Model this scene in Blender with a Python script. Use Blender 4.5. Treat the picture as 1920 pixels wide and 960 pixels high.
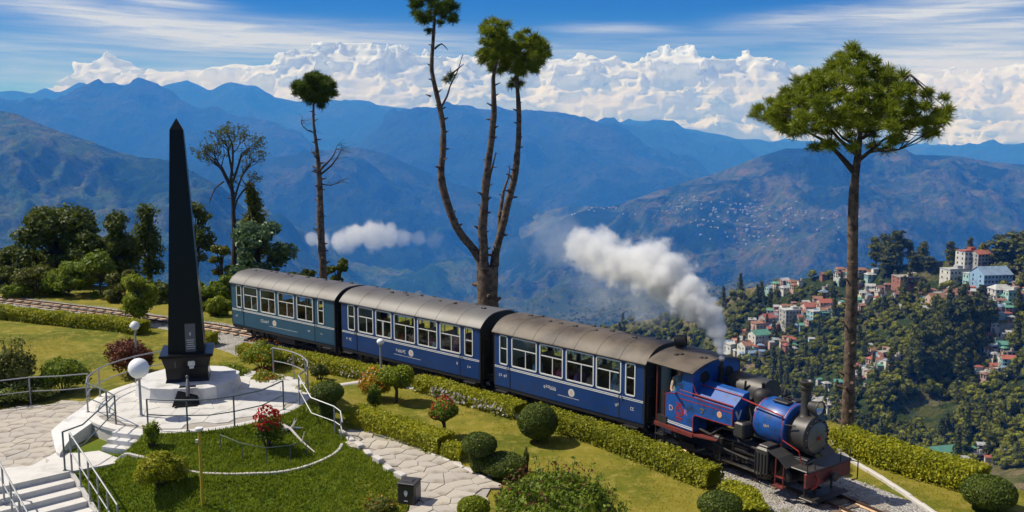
import bpy, math, random
import numpy as np
from mathutils import Matrix, Vector

for _o in list(bpy.data.objects):
    bpy.data.objects.remove(_o)
SC = bpy.context.scene
COL = SC.collection
R = math.radians

# ------------------------------------------------------------------ camera
FOC, HOR, CAMH = 1800.0, 222.0, 9.4          # focal length in 1920-wide pixels, horizon row, eye height
PIT = math.atan((480 - HOR) / FOC)
cam = bpy.data.cameras.new('camera')
cam.sensor_width = 36.0
cam.lens = FOC / 1920 * 36.0
cam.clip_start = 0.3
cam.clip_end = 90000
camo = bpy.data.objects.new('camera', cam)
camo.location = (0, 0, CAMH)
camo.rotation_euler = (math.pi / 2 - PIT, 0, 0)
COL.objects.link(camo)
SC.camera = camo
SC.render.resolution_x, SC.render.resolution_y = 1024, 512

# ------------------------------------------------------------------ light
SUN_EL = R(50)
SUN_H = Vector((-0.972, 0.235, 0)).normalized()      # horizontal direction towards the sun
SUN_DIR = Vector((SUN_H.x * math.cos(SUN_EL), SUN_H.y * math.cos(SUN_EL), math.sin(SUN_EL)))
sun = bpy.data.lights.new('sun', 'SUN')
sun.energy = 4.6
sun.angle = R(0.53)
sun.color = (1.0, 0.94, 0.84)
suno = bpy.data.objects.new('sun', sun)
suno.rotation_euler = SUN_DIR.to_track_quat('Z', 'Y').to_euler()
suno.location = (-60, 20, 80)
COL.objects.link(suno)

SC.view_settings.view_transform = 'Standard'
SC.view_settings.look = 'None'
SC.view_settings.exposure = 0.25
SC.view_settings.gamma = 1.0
cy = SC.cycles
cy.max_bounces = 7
cy.diffuse_bounces = 3
cy.glossy_bounces = 2
cy.transmission_bounces = 3
cy.transparent_max_bounces = 24
cy.volume_bounces = 4
cy.volume_step_rate = 1.0
cy.caustics_reflective = False
cy.caustics_refractive = False
cy.use_denoising = True
cy.sample_clamp_indirect = 4.0
HAZE = 1.02e-4
KD = 2.8                                     # how far off the mountains stand


class NT:
    """tiny helper round a node tree"""
    def __init__(s, tree):
        s.t = tree; s.n = tree.nodes; s.l = tree.links

    def node(s, kind, **kw):
        n = s.n.new(kind)
        for k, v in kw.items():
            setattr(n, k, v)
        return n

    def put(s, sock, v):
        if hasattr(v, 'is_linked') or isinstance(v, bpy.types.NodeSocket):
            s.l.new(v, sock)
        else:
            sock.default_value = v

    def math(s, op, a, b=0.0, c=None, clamp=False):
        n = s.node('ShaderNodeMath', operation=op, use_clamp=clamp)
        s.put(n.inputs[0], a); s.put(n.inputs[1], b)
        if c is not None:
            s.put(n.inputs[2], c)
        return n.outputs[0]

    def mix(s, f, a, b, mode='MIX'):
        n = s.node('ShaderNodeMix', data_type='RGBA', blend_type=mode)
        s.put(n.inputs[0], f)
        s.put(n.inputs[6], a if not isinstance(a, tuple) else (*a, 1.0)[:4])
        s.put(n.inputs[7], b if not isinstance(b, tuple) else (*b, 1.0)[:4])
        return n.outputs[2]

    def noise(s, vec, scale, detail=4.0, rough=0.55, dist=0.0, dims='3D'):
        n = s.node('ShaderNodeTexNoise', noise_dimensions=dims)
        if vec is not None:
            s.l.new(vec, n.inputs['Vector'])
        n.inputs['Scale'].default_value = scale
        n.inputs['Detail'].default_value = detail
        n.inputs['Roughness'].default_value = rough
        n.inputs['Distortion'].default_value = dist
        return n.outputs['Fac']

    def ramp(s, f, lo, hi, smooth=True):
        n = s.node('ShaderNodeMapRange', interpolation_type='SMOOTHSTEP' if smooth else 'LINEAR')
        s.put(n.inputs[0], f)
        s.put(n.inputs[1], lo); s.put(n.inputs[2], hi)
        return n.outputs[0]


# ------------------------------------------------------------------ world: clear mountain sky with thin high streaks
W = bpy.data.worlds.new('World')
SC.world = W
W.use_nodes = True
g = NT(W.node_tree)
g.n.clear()
sky = g.node('ShaderNodeTexSky', sky_type='NISHITA', sun_disc=False)
sky.sun_elevation = SUN_EL
sky.sun_rotation = math.atan2(SUN_H.x, SUN_H.y)
sky.altitude = 2200
sky.air_density = 1.0
sky.dust_density = 0.15
sky.ozone_density = 4.0
hs = g.node('ShaderNodeHueSaturation')
hs.inputs['Saturation'].default_value = 1.45
hs.inputs['Hue'].default_value = 0.51
g.l.new(sky.outputs[0], hs.inputs['Color'])
SKY_COL = g.mix(1.0, hs.outputs[0], (0.215, 0.425, 0.66), 'MULTIPLY')
tc = g.node('ShaderNodeTexCoord')
sep = g.node('ShaderNodeSeparateXYZ')
g.l.new(tc.outputs['Generated'], sep.inputs[0])
dx, dy, dz = sep.outputs
az = g.math('ARCTAN2', dx, dy)                       # azimuth, radians, 0 straight ahead
el = g.math('ARCSINE', dz)
# warp the streaks with stretched noise
cmb = g.node('ShaderNodeCombineXYZ')
g.put(cmb.inputs[0], g.math('MULTIPLY', az, 3.0)); g.put(cmb.inputs[1], g.math('MULTIPLY', el, 30.0))
nz1 = g.noise(cmb.outputs[0], 1.6, 6, 0.6, 0.6)
cmb2 = g.node('ShaderNodeCombineXYZ')
g.put(cmb2.inputs[0], g.math('MULTIPLY', az, 7.0)); g.put(cmb2.inputs[1], g.math('MULTIPLY_ADD', el, 130.0, g.math('MULTIPLY', az, 4.0)))
nz2 = g.noise(cmb2.outputs[0], 1.3, 6, 0.62, 0.8)
elw = g.math('ADD', el, g.math('MULTIPLY_ADD', nz1, 0.012, -0.006))


def sky_px(px, py):
    return math.atan((px - 960) / FOC), (HOR - py) / FOC * math.cos(math.atan((px - 960) / FOC))


# thin cloud streaks of the high layer: x, y, half length, half thickness, slope, strength
STREAKS = [(270, 45, 270, 24, 0.105, 1.0), (330, 14, 90, 9, 0.03, .65), (300, 88, 430, 22, -.02, .5),
           (650, 75, 330, 24, .03, .5), (110, 135, 300, 30, .0, .34), (1150, 62, 110, 10, .03, .6),
           (1180, 95, 330, 20, -.05, .36), (1570, 35, 200, 15, -.07, .75), (1820, 18, 170, 14, -.09, .85),
           (1820, 55, 200, 18, -.03, .7), (1800, 105, 250, 40, -.02, .75), (1850, 150, 250, 45, .0, .7),
           (700, 112, 420, 18, .0, .22), (1550, 125, 300, 20, -.01, .22), (1380, 150, 400, 16, 0, .12)]
tot = None
for (px, py, hl, ht, sl, am) in STREAKS:
    a0, e0 = sky_px(px, py)
    du = g.math('ADD', az, -a0)
    dv = g.math('ADD', elw, g.math('MULTIPLY_ADD', du, sl, -e0))
    u2 = g.math('POWER', g.math('ABSOLUTE', g.math('MULTIPLY', du, FOC / hl)), 2.6)
    v2 = g.math('POWER', g.math('ABSOLUTE', g.math('MULTIPLY', dv, FOC / ht)), 2.0)
    f = g.math('MULTIPLY', g.math('EXPONENT', g.math('MULTIPLY', g.math('ADD', u2, v2), -1.0)), am)
    tot = f if tot is None else g.math('ADD', tot, f)
# the same thin layer goes on at the sides and back of the sky
rest = g.math('MULTIPLY', g.ramp(nz1, .5, .8), g.math('MULTIPLY', g.ramp(g.math('ABSOLUTE', az), .55, .9), g.math('MULTIPLY', g.ramp(el, 0.0, .06), .6)))
tot = g.math('ADD', tot, rest)
tot = g.math('ADD', tot, g.math('MULTIPLY', g.ramp(nz1, .3, .7), g.math('MULTIPLY', g.ramp(el, .15, .40), .75)))  # unseen cirrus overhead, added to whiten and brighten the ambient light
cov = g.math('MULTIPLY', tot, g.math('MULTIPLY_ADD', g.ramp(nz2, .28, .72), .75, .45), clamp=True)
bg1 = g.node('ShaderNodeBackground'); g.l.new(SKY_COL, bg1.inputs[0]); bg1.inputs[1].default_value = 0.10
bg2 = g.node('ShaderNodeBackground'); bg2.inputs[0].default_value = (0.80, 0.86, 0.95, 1); bg2.inputs[1].default_value = 0.70
mx = g.node('ShaderNodeMixShader')
g.l.new(cov, mx.inputs[0]); g.l.new(bg1.outputs[0], mx.inputs[1]); g.l.new(bg2.outputs[0], mx.inputs[2])
wo = g.node('ShaderNodeOutputWorld'); g.l.new(mx.outputs[0], wo.inputs[0])

# ------------------------------------------------------------------ geometry helpers


def ray(px, py):
    x, y = (px - 960) / FOC, (480 - py) / FOC
    c, s = math.cos(PIT), math.sin(PIT)
    return np.array([x, c + y * s, -s + y * c])


def at(px, py, z=0.0):
    """ground point of the place that a photo pixel looks at (height z)"""
    d = ray(px, py); t = (z - CAMH) / d[2]
    return np.array([d[0] * t, d[1] * t, z])


def pp(px, py, Y):
    """point at distance Y ahead of the camera"""
    d = ray(px, py); t = Y / d[1]
    return np.array([d[0] * t, Y, CAMH + d[2] * t])


def _hash(ix, iy, iz, seed):
    h = (ix.astype(np.int64) * 374761393 + iy.astype(np.int64) * 668265263 + iz.astype(np.int64) * 2147483647 + seed * 974711) & 0x7fffffff
    h = ((h ^ (h >> 13)) * 1274126177) & 0x7fffffff
    h = (h ^ (h >> 16)) & 0xffff
    return h / 65535.0


def vnoise(x, y, z=None, seed=0):
    x = np.asarray(x, float); y = np.asarray(y, float)
    z = np.zeros_like(x) if z is None else np.asarray(z, float)
    ix, iy, iz = np.floor(x), np.floor(y), np.floor(z)
    fx, fy, fz = x - ix, y - iy, z - iz
    fx, fy, fz = (f * f * (3 - 2 * f) for f in (fx, fy, fz))
    r = 0
    for a in (0, 1):
        for b in (0, 1):
            for c in (0, 1):
                w = (fx if a else 1 - fx) * (fy if b else 1 - fy) * (fz if c else 1 - fz)
                r = r + w * _hash(ix + a, iy + b, iz + c, seed)
    return r


def fbm(x, y, z=None, oct=4, seed=0, gain=.5, ridged=False):
    s = 0; a = 1.0; tot = 0
    x = np.asarray(x, float); y = np.asarray(y, float)
    z = np.zeros_like(x) if z is None else np.asarray(z, float)
    for o in range(oct):
        n = vnoise(x, y, z, seed + o * 17)
        if ridged:
            n = 1 - np.abs(2 * n - 1)
        s = s + a * n; tot += a
        a *= gain; x = x * 2.03 + 5.1; y = y * 2.03 + 1.7; z = z * 2.03 + 3.3
    return s / tot


def mesh_np(name, V, F, smooth=False):
    """mesh from vertex array and face array(s) of equal size"""
    me = bpy.data.meshes.new(name)
    V = np.asarray(V, np.float32)
    Fs = F if isinstance(F, list) else [F]
    Fs = [np.asarray(f, np.int32) for f in Fs if len(f)]
    nl = sum(f.size for f in Fs); nf = sum(len(f) for f in Fs)
    me.vertices.add(len(V)); me.vertices.foreach_set('co', V.ravel())
    me.loops.add(nl); me.loops.foreach_set('vertex_index', np.concatenate([f.ravel() for f in Fs]))
    me.polygons.add(nf)
    st = np.concatenate([[0], np.cumsum(np.concatenate([np.full(len(f), f.shape[1]) for f in Fs]))[:-1]]).astype(np.int32)
    me.polygons.foreach_set('loop_start', st)
    me.update(calc_edges=True)
    if smooth:
        me.polygons.foreach_set('use_smooth', np.ones(nf, bool))
    return me


class MB:
    """collects simple shapes into ONE mesh"""
    def __init__(s):
        s.v = []; s.f = []; s.m = []; s.cur = 0; s.sm = []; s.smooth = False

    def add(s, vs, fs):
        o = len(s.v)
        s.v.extend([tuple(float(c) for c in p) for p in vs])
        for f in fs:
            s.f.append(tuple(i + o for i in f)); s.m.append(s.cur); s.sm.append(s.smooth)
        return s

    def box(s, x0, x1, y0, y1, z0, z1):
        vs = [(x, y, z) for z in (z0, z1) for y in (y0, y1) for x in (x0, x1)]
        return s.add(vs, [(0, 2, 3, 1), (4, 5, 7, 6), (0, 1, 5, 4), (2, 6, 7, 3), (0, 4, 6, 2), (1, 3, 7, 5)])

    def bevel_box(s, x0, x1, y0, y1, z0, z1, b):
        """box with chamfered vertical edges and top"""
        ring = lambda d, z: [(x0 + b + d, y0 + d, z), (x1 - b - d, y0 + d, z), (x1 - d, y0 + b + d, z), (x1 - d, y1 - b - d, z),
                             (x1 - b - d, y1 - d, z), (x0 + b + d, y1 - d, z), (x0 + d, y1 - b - d, z), (x0 + d, y0 + b + d, z)]
        return s.loft([ring(b, z0), ring(0, z0 + b), ring(0, z1 - b), ring(b, z1)], True)

    def loft(s, rings, caps=True, closed=True):
        n = len(rings[0]); vs = [p for r in rings for p in r]; fs = []
        for k in range(len(rings) - 1):
            for i in range(n if closed else n - 1):
                j = (i + 1) % n
                fs.append((k * n + i, k * n + j, (k + 1) * n + j, (k + 1) * n + i))
        if caps:
            fs.append(tuple(range(n - 1, -1, -1))); fs.append(tuple(range((len(rings) - 1) * n, len(rings) * n)))
        return s.add(vs, fs)

    def tube(s, pts, rad, n=8, caps=True):
        pts = [np.asarray(p, float) for p in pts]
        rad = [rad] * len(pts) if not hasattr(rad, '__len__') else rad
        rings = []; up = None
        for i, p in enumerate(pts):
            d = pts[min(i + 1, len(pts) - 1)] - pts[max(i - 1, 0)]
            d = d / (np.linalg.norm(d) + 1e-9)
            if up is None:
                up = np.array([0, 0, 1.]) if abs(d[2]) < .9 else np.array([1., 0, 0])
            a = np.cross(up, d); a /= np.linalg.norm(a) + 1e-9
            b = np.cross(d, a); up = b
            rings.append([p + rad[i] * (math.cos(t) * a + math.sin(t) * b) for t in (2 * math.pi * k / n for k in range(n))])
        return s.loft(rings, caps)

    def lathe(s, c, axis, prof, n=20, caps=True):
        """prof: (distance along axis, radius)"""
        c = np.asarray(c, float); d = np.asarray(axis, float); d /= np.linalg.norm(d)
        u = np.array([0, 0, 1.]) if abs(d[2]) < .9 else np.array([1., 0, 0])
        a = np.cross(u, d); a /= np.linalg.norm(a); b = np.cross(d, a)
        return s.loft([[c + d * h + r * (math.cos(2 * math.pi * k / n) * a + math.sin(2 * math.pi * k / n) * b) for k in range(n)] for h, r in prof], caps)

    def prism(s, poly, lo, hi, axis='z'):
        f = {'z': lambda p, h: (p[0], p[1], h), 'y': lambda p, h: (p[0], h, p[1]), 'x': lambda p, h: (h, p[0], p[1])}[axis]
        return s.loft([[f(p, lo) for p in poly], [f(p, hi) for p in poly]])

    def ball(s, c, r, n=12, k=8):
        r = (r, r, r) if not hasattr(r, '__len__') else r
        rings = [[(c[0] + r[0] * math.sin(t) * math.cos(a), c[1] + r[1] * math.sin(t) * math.sin(a), c[2] - r[2] * math.cos(t))
                  for a in (2 * math.pi * i / n for i in range(n))] for t in (math.pi * (j + .35) / (k - .3) for j in range(k))]
        return s.loft(rings)

    def mesh(s, name):
        me = bpy.data.meshes.new(name)
        me.from_pydata(s.v, [], s.f)
        me.polygons.foreach_set('material_index', s.m)
        me.polygons.foreach_set('use_smooth', s.sm)
        me.update()
        if any(s.sm):
            me.set_sharp_from_angle(angle=R(42))
        return me


def link(name, me, mats, parent=None, loc=None, rot=None):
    if isinstance(me, MB):
        me = me.mesh(name)
    for m in (mats if isinstance(mats, (list, tuple)) else [mats]):
        if m is not None:
            me.materials.append(m)
    o = bpy.data.objects.new(name, me)
    COL.objects.link(o)
    if parent is not None:
        o.parent = parent
    if loc is not None:
        o.location = loc
    if rot is not None:
        o.rotation_euler = rot
    return o


def tag(o, label=None, cat=None, group=None, kind=None):
    if label:
        n = len(label.split())
        assert 4 <= n <= 16, (n, label)
        o['label'] = label
    if cat:
        o['category'] = cat
    if group:
        o['group'] = group
    if kind:
        o['kind'] = kind
    return o


def thing(name, label, cat, loc=(0, 0, 0), rotz=0.0, group=None):
    o = bpy.data.objects.new(name, None)
    o.empty_display_size = .2
    COL.objects.link(o)
    o.location = loc; o.rotation_euler = (0, 0, rotz)
    return tag(o, label, cat, group)


KIDS = {}


def copy_tree(o, kids=None, loc=None, rot=None, scale=None, label=None, group=None):
    c = o.copy(); COL.objects.link(c)
    if loc is not None:
        c.location = loc
    if rot is not None:
        c.rotation_euler = rot
    if scale is not None:
        c.scale = scale
    if label:
        tag(c, label)
    if group:
        c['group'] = group
    for ch in (kids if kids is not None else list(o.children)):
        d = ch.copy(); COL.objects.link(d); d.parent = c
        for gch in list(ch.children):
            e = gch.copy(); COL.objects.link(e); e.parent = d
    return c


# ------------------------------------------------------------------ materials
def mat(name, col, rough=.7, metal=0.0, var=.18, scale=6.0, bump=0.0, bscale=None, col2=None, f2=(.45, .7), s2=1.5, coat=0.0, objrand=0.0, spec=.5, coords='Object', detail=5):
    m = bpy.data.materials.new(name); m.use_nodes = True
    t = NT(m.node_tree); b = t.n['Principled BSDF']
    tcn = t.node('ShaderNodeTexCoord'); vec = tcn.outputs[coords]
    n = t.noise(vec, scale, detail, .6)
    c = t.mix(n, tuple(max(0, x * (1 - var)) for x in col), tuple(min(1, x * (1 + var)) for x in col))
    if col2 is not None:
        c = t.mix(t.ramp(t.noise(vec, s2, 5, .62), *f2), c, col2)
    if objrand:
        oi = t.node('ShaderNodeObjectInfo')
        c = t.mix(1.0, c, t.mix(oi.outputs['Random'], (1 - objrand,) * 3, (1 + objrand * .5, 1 + objrand * .4, 1 - objrand * .2)), 'MULTIPLY')
    t.l.new(c, b.inputs['Base Color'])
    b.inputs['Roughness'].default_value = rough
    b.inputs['Metallic'].default_value = metal
    b.inputs['Specular IOR Level'].default_value = spec
    b.inputs['Coat Weight'].default_value = coat
    b.inputs['Coat Roughness'].default_value = .15
    if bump:
        bn = t.node('ShaderNodeBump'); bn.inputs['Strength'].default_value = bump; bn.inputs['Distance'].default_value = .02
        t.l.new(t.noise(vec, bscale or scale * 3, 6, .65), bn.inputs['Height']); t.l.new(bn.outputs[0], b.inputs['Normal'])
    return m


def leafmat(name, col, col2, trans=.35, rough=.55, objrand=.0, spec=.25):
    """leaf: each leaf gets a tone of its own between col and col2"""
    m = bpy.data.materials.new(name); m.use_nodes = True
    t = NT(m.node_tree); b = t.n['Principled BSDF']; out = t.n['Material Output']
    ge = t.node('ShaderNodeNewGeometry')
    tcn = t.node('ShaderNodeTexCoord')
    f = t.math('MULTIPLY_ADD', t.noise(tcn.outputs['Object'], 2.2, 3, .6), 1.3, t.math('MULTIPLY_ADD', ge.outputs['Random Per Island'], .6, -.45), clamp=True)
    c = t.mix(f, col, col2)
    if objrand:
        oi = t.node('ShaderNodeObjectInfo')
        c = t.mix(1.0, c, t.mix(oi.outputs['Random'], (1 - objrand, 1 - objrand, 1 - objrand), (1 + objrand * .8, 1 + objrand * .5, 1.0)), 'MULTIPLY')
    t.l.new(c, b.inputs['Base Color'])
    b.inputs['Roughness'].default_value = rough
    b.inputs['Specular IOR Level'].default_value = spec
    tr = t.node('ShaderNodeBsdfTranslucent'); t.l.new(c, tr.inputs[0])
    ms = t.node('ShaderNodeMixShader'); ms.inputs[0].default_value = trans
    t.l.new(b.outputs[0], ms.inputs[1]); t.l.new(tr.outputs[0], ms.inputs[2]); t.l.new(ms.outputs[0], out.inputs['Surface'])
    return m


M = {}
M['blue'] = mat('car blue paint', (.006, .040, .165), .45, var=.28, scale=1.2, col2=(.028, .035, .065), f2=(.5, .8), s2=3, coat=.25)
M['teal'] = mat('car teal paint', (.022, .085, .150), .45, var=.22, scale=1.2, col2=(.05, .07, .08), f2=(.6, .85), s2=3, coat=.2)
M['skirt'] = mat('grimy skirt', (.022, .016, .02), .7, var=.4)
M['white'] = mat('white trim paint', (.68, .68, .66), .5, var=.12, scale=9)
M['dullwhite'] = mat('worn lettering white', (.60, .60, .58), .6, var=.3, scale=25)
M['roof'] = mat('grey carriage roof', (.125, .118, .110), .52, metal=.10, var=.3, scale=1.6, col2=(.065, .053, .044), f2=(.42, .75), s2=.8, bump=.15, bscale=3)
M['roofb'] = mat('dusty brown carriage roof', (.115, .090, .064), .6, metal=.04, var=.32, scale=1.8, col2=(.045, .033, .025), f2=(.40, .66), s2=.7, bump=.15, bscale=3)
M['black'] = mat('sooty black', (.014, .013, .014), .6, var=.5, scale=5)
M['iron'] = mat('greasy iron', (.05, .046, .042), .5, metal=.5, var=.5, scale=8, col2=(.10, .065, .04), f2=(.5, .75), s2=6)
M['smokebox'] = mat('smokebox grey black', (.055, .052, .05), .48, metal=.35, var=.3, scale=4, col2=(.11, .085, .065), f2=(.5, .8), s2=3)
M['doorgrey'] = mat('smokebox door steel', (.16, .155, .145), .45, metal=.6, var=.25, scale=5, col2=(.10, .07, .05), f2=(.5, .8), s2=4)
M['locoblue'] = mat('locomotive blue paint', (.008, .080, .33), .42, var=.24, scale=1.5, col2=(.016, .034, .085), f2=(.46, .74), s2=2.6, coat=.2)
M['red'] = mat('red lining', (.30, .018, .012), .45, var=.25, scale=8)
M['redbeam'] = mat('faded red beam', (.17, .024, .018), .6, var=.4, scale=6, col2=(.06, .035, .03), f2=(.45, .7), s2=5)
M['brass'] = mat('dull brass', (.42, .30, .14), .35, metal=.8, var=.25)
M['steel'] = mat('bright steel', (.5, .48, .45), .3, metal=.9, var=.3)
M['lens'] = mat('lamp lens', (.5, .5, .48), .08, metal=.7, var=.15)
M['cushion'] = mat('seat covering', (.22, .14, .09), .8, var=.3)
M['interior'] = mat('interior lining', (.68, .70, .58), .7, var=.12)
M['granite'] = mat('polished black granite', (.008, .008, .008), .28, var=.3, scale=40, spec=.22)
M['granite2'] = mat('engraved grey plaque', (.10, .10, .105), .4, var=.5, scale=30)
M['marble'] = mat('white marble', (.62, .61, .59), .6, var=.09, scale=4, col2=(.40, .385, .36), f2=(.47, .74), s2=1.8)
M['concrete'] = mat('pale concrete', (.60, .58, .54), .85, var=.14, scale=3, col2=(.42, .39, .35), f2=(.5, .78), s2=1.4, bump=.25, bscale=22)
M['stone'] = mat('pale paving stone', (.44, .40, .35), .9, var=.22, scale=2.2, col2=(.24, .20, .16), f2=(.45, .72), s2=1.2, bump=.3, bscale=20, objrand=.10)
M['mortar'] = mat('mortar joint', (.33, .30, .26), .95, var=.25, scale=8)
M['kerb'] = mat('whitewashed kerb', (.52, .49, .45), .85, var=.15, scale=6, col2=(.42, .38, .33), f2=(.5, .75), s2=3, bump=.3)
M['railgrey'] = mat('galvanised rail', (.30, .31, .32), .5, metal=.25, var=.25, scale=6)
M['raildark'] = mat('painted dark rail', (.09, .115, .12), .5, metal=.1, var=.3, scale=6)
M['globe'] = mat('opal lamp globe', (.82, .83, .84), .3, var=.04)
M['pole_yellow'] = mat('yellow post paint', (.46, .33, .03), .5, var=.2)
M['binblack'] = mat('black litter bin', (.02, .02, .022), .4, var=.4, scale=5)
M['rail_steel'] = mat('rusty rail', (.14, .085, .05), .45, metal=.6, var=.3, scale=5)
M['sleeper'] = mat('weathered sleeper', (.15, .11, .08), .9, var=.35, scale=5, bump=.4)
M['pebble'] = mat('ballast pebble', (.42, .40, .37), .9, var=.3, scale=3, objrand=.1)
M['bark'] = mat('pine bark', (.155, .105, .072), .95, var=.4, scale=7, col2=(.055, .038, .028), f2=(.40, .62), s2=5, bump=1.0, bscale=9)
M['barkdark'] = mat('dark bark', (.05, .038, .03), .95, var=.4, scale=7, bump=.6)
M['deadwood'] = mat('bleached dead wood', (.5, .47, .43), .9, var=.25)
M['skin'] = mat('skin', (.42, .25, .17), .55, var=.1)
M['hair'] = mat('black hair', (.012, .010, .010), .5, var=.3)
M['glass'] = None
m = bpy.data.materials.new('carriage window glass'); m.use_nodes = True
t = NT(m.node_tree); t.n.remove(t.n['Principled BSDF'])
tr = t.node('ShaderNodeBsdfTransparent'); tr.inputs[0].default_value = (.93, .97, .94, 1)
gl = t.node('ShaderNodeBsdfGlossy'); gl.inputs['Roughness'].default_value = .04
fr = t.node('ShaderNodeFresnel'); fr.inputs[0].default_value = 1.5
ms = t.node('ShaderNodeMixShader'); t.l.new(fr.outputs[0], ms.inputs[0]); t.l.new(tr.outputs[0], ms.inputs[1]); t.l.new(gl.outputs[0], ms.inputs[2])
t.l.new(ms.outputs[0], t.n['Material Output'].inputs['Surface'])
M['glass'] = m
for nm, c in (('cloth_white', (0.9, 0.9, 0.9)), ('cloth_pink', (0.773, 0.192, 0.3)), ('cloth_red', (0.597, 0.098, 0.098)), ('cloth_tan', (0.638, 0.435, 0.273)), ('cloth_blue', (0.368, 0.638, 0.867)), ('cloth_teal', (.16, .27, .25)), ('cloth_violet', (0.435, 0.192, 0.368)), ('cloth_orange', (0.705, 0.354, 0.192))):
    M[nm] = mat(nm.replace('_', ' '), c, .85, var=.2, scale=9)
# foliage
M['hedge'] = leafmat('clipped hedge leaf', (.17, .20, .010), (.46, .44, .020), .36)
M['hedge_dark'] = leafmat('darker hedge leaf', (.14, .17, .012), (.38, .37, .020), .36)  # leaf tones a little darker than the plain hedge leaf
M['topiary'] = leafmat('dark topiary leaf', (.055, .085, .014), (.16, .20, .024), .30)
M['leaf_bright'] = leafmat('bright shrub leaf', (.14, .19, .012), (.34, .38, .022), .40)
M['leaf_mid'] = leafmat('green shrub leaf', (.09, .145, .014), (.25, .31, .024), .40)
M['leaf_dark'] = leafmat('dark tree leaf', (.042, .066, .012), (.15, .18, .022), .36)
M['leaf_olive'] = leafmat('olive tree leaf', (.07, .085, .014), (.19, .195, .026), .34)
M['leaf_blue'] = leafmat('glossy pale leaf', (.05, .095, .032), (.17, .26, .10), .28, .35, spec=.6)
M['leaf_red'] = leafmat('reddish shrub leaf', (.12, .032, .018), (.20, .075, .035), .3)
M['leaf_yellow'] = leafmat('yellow croton leaf', (.30, .25, .012), (.42, .32, .02), .35)
M['flower_red'] = leafmat('red flower', (.35, .012, .010), (.55, .05, .02), .2)
M['flower_white'] = leafmat('white flower', (.34, .33, .30), (.55, .53, .5), .25)
M['flower_orange'] = leafmat('orange flower', (.5, .14, .015), (.6, .25, .02), .25)
M['needle'] = leafmat('pine needle', (.060, .105, .008), (.32, .36, .018), .38, .5)
M['needle_dark'] = leafmat('dark pine needle', (.035, .075, .010), (.13, .18, .014), .34, .5)
M['grass_green'] = leafmat('green grass blade', (.075, .135, .006), (.29, .34, .018), .40)
M['grass_dry'] = leafmat('dry lawn blade', (.17, .165, .012), (.34, .30, .035), .3)
M['forest'] = leafmat('hillside leaf', (.060, .085, .012), (.25, .275, .034), .28, .7, objrand=.55)
M['conifer'] = leafmat('hillside conifer', (.045, .062, .013), (.15, .16, .026), .24, .7, objrand=.3)

# ------------------------------------------------------------------ the ground of the garden
def catmull(P, step=.25):
    P = [np.asarray(p, float) for p in P]
    P = [2 * P[0] - P[1]] + P + [2 * P[-1] - P[-2]]
    out = []
    for i in range(1, len(P) - 2):
        n = max(2, int(np.linalg.norm(P[i + 1] - P[i]) / step))
        for k in range(n):
            u = k / n
            out.append(.5 * ((2 * P[i]) + (-P[i - 1] + P[i + 1]) * u + (2 * P[i - 1] - 5 * P[i] + 4 * P[i + 1] - P[i + 2]) * u * u + (-P[i - 1] + 3 * P[i] - 3 * P[i + 1] + P[i + 2]) * u ** 3))
    out.append(P[-2])
    return np.array(out)


def offset(path, d):
    """path moved sideways, positive to the left of its direction"""
    t = np.gradient(path, axis=0); t /= np.linalg.norm(t, axis=1)[:, None]
    return path + np.stack([-t[:, 1], t[:, 0]], 1) * d


def seg_dist(px, py, line):
    """distance of points to a polyline (vectorised)"""
    best = np.full(np.shape(px), 1e9)
    for (a, b) in zip(line[:-1], line[1:]):
        d = b - a; L = (d @ d) + 1e-12
        u = np.clip(((px - a[0]) * d[0] + (py - a[1]) * d[1]) / L, 0, 1)
        best = np.minimum(best, np.hypot(px - a[0] - u * d[0], py - a[1] - u * d[1]))
    return best


def inside(px, py, poly):
    r = np.zeros(np.shape(px), bool)
    n = len(poly)
    for i in range(n):
        x0, y0 = poly[i]; x1, y1 = poly[(i + 1) % n]
        c = ((y0 > py) != (y1 > py)) & (px < (x1 - x0) * (py - y0) / (y1 - y0 + 1e-12) + x0)
        r ^= c
    return r


TRACK = catmull([(-62, 58), (-45, 54.8), (-34, 51.8), (-25.7, 48.7), (-18, 44.9), (-11.3, 41.0), (-6.0, 36.75), (0, 31.55), (4.44, 27.27), (7.62, 23.1), (9.3, 20.0), (10.8, 16), (12.4, 9), (13, 2)], .3)
TC = np.array([-10.0, 30.0]); TR = 3.42                        # terrace centre and radius
PLATEAU = [(-90, 66), (-45, 59), (-28, 55), (-16, 51), (-10, 48), (-6, 45), (-1.5, 42), (1.5, 37), (5, 33.2), (8.4, 30.0), (9.9, 28.2), (10.7, 26.4), (11.5, 24.9), (12.4, 23.2), (13.4, 20.5), (15, 15), (18, 4), (20, -12), (-90, -12)]


STO = at(127, 886, 0)[:2]                                      # head of the stairs and the directions along and down them
STV = STO - at(-60, 931, 0)[:2]; STV = STV / np.linalg.norm(STV); STD = np.array([STV[1], -STV[0]])


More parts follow.
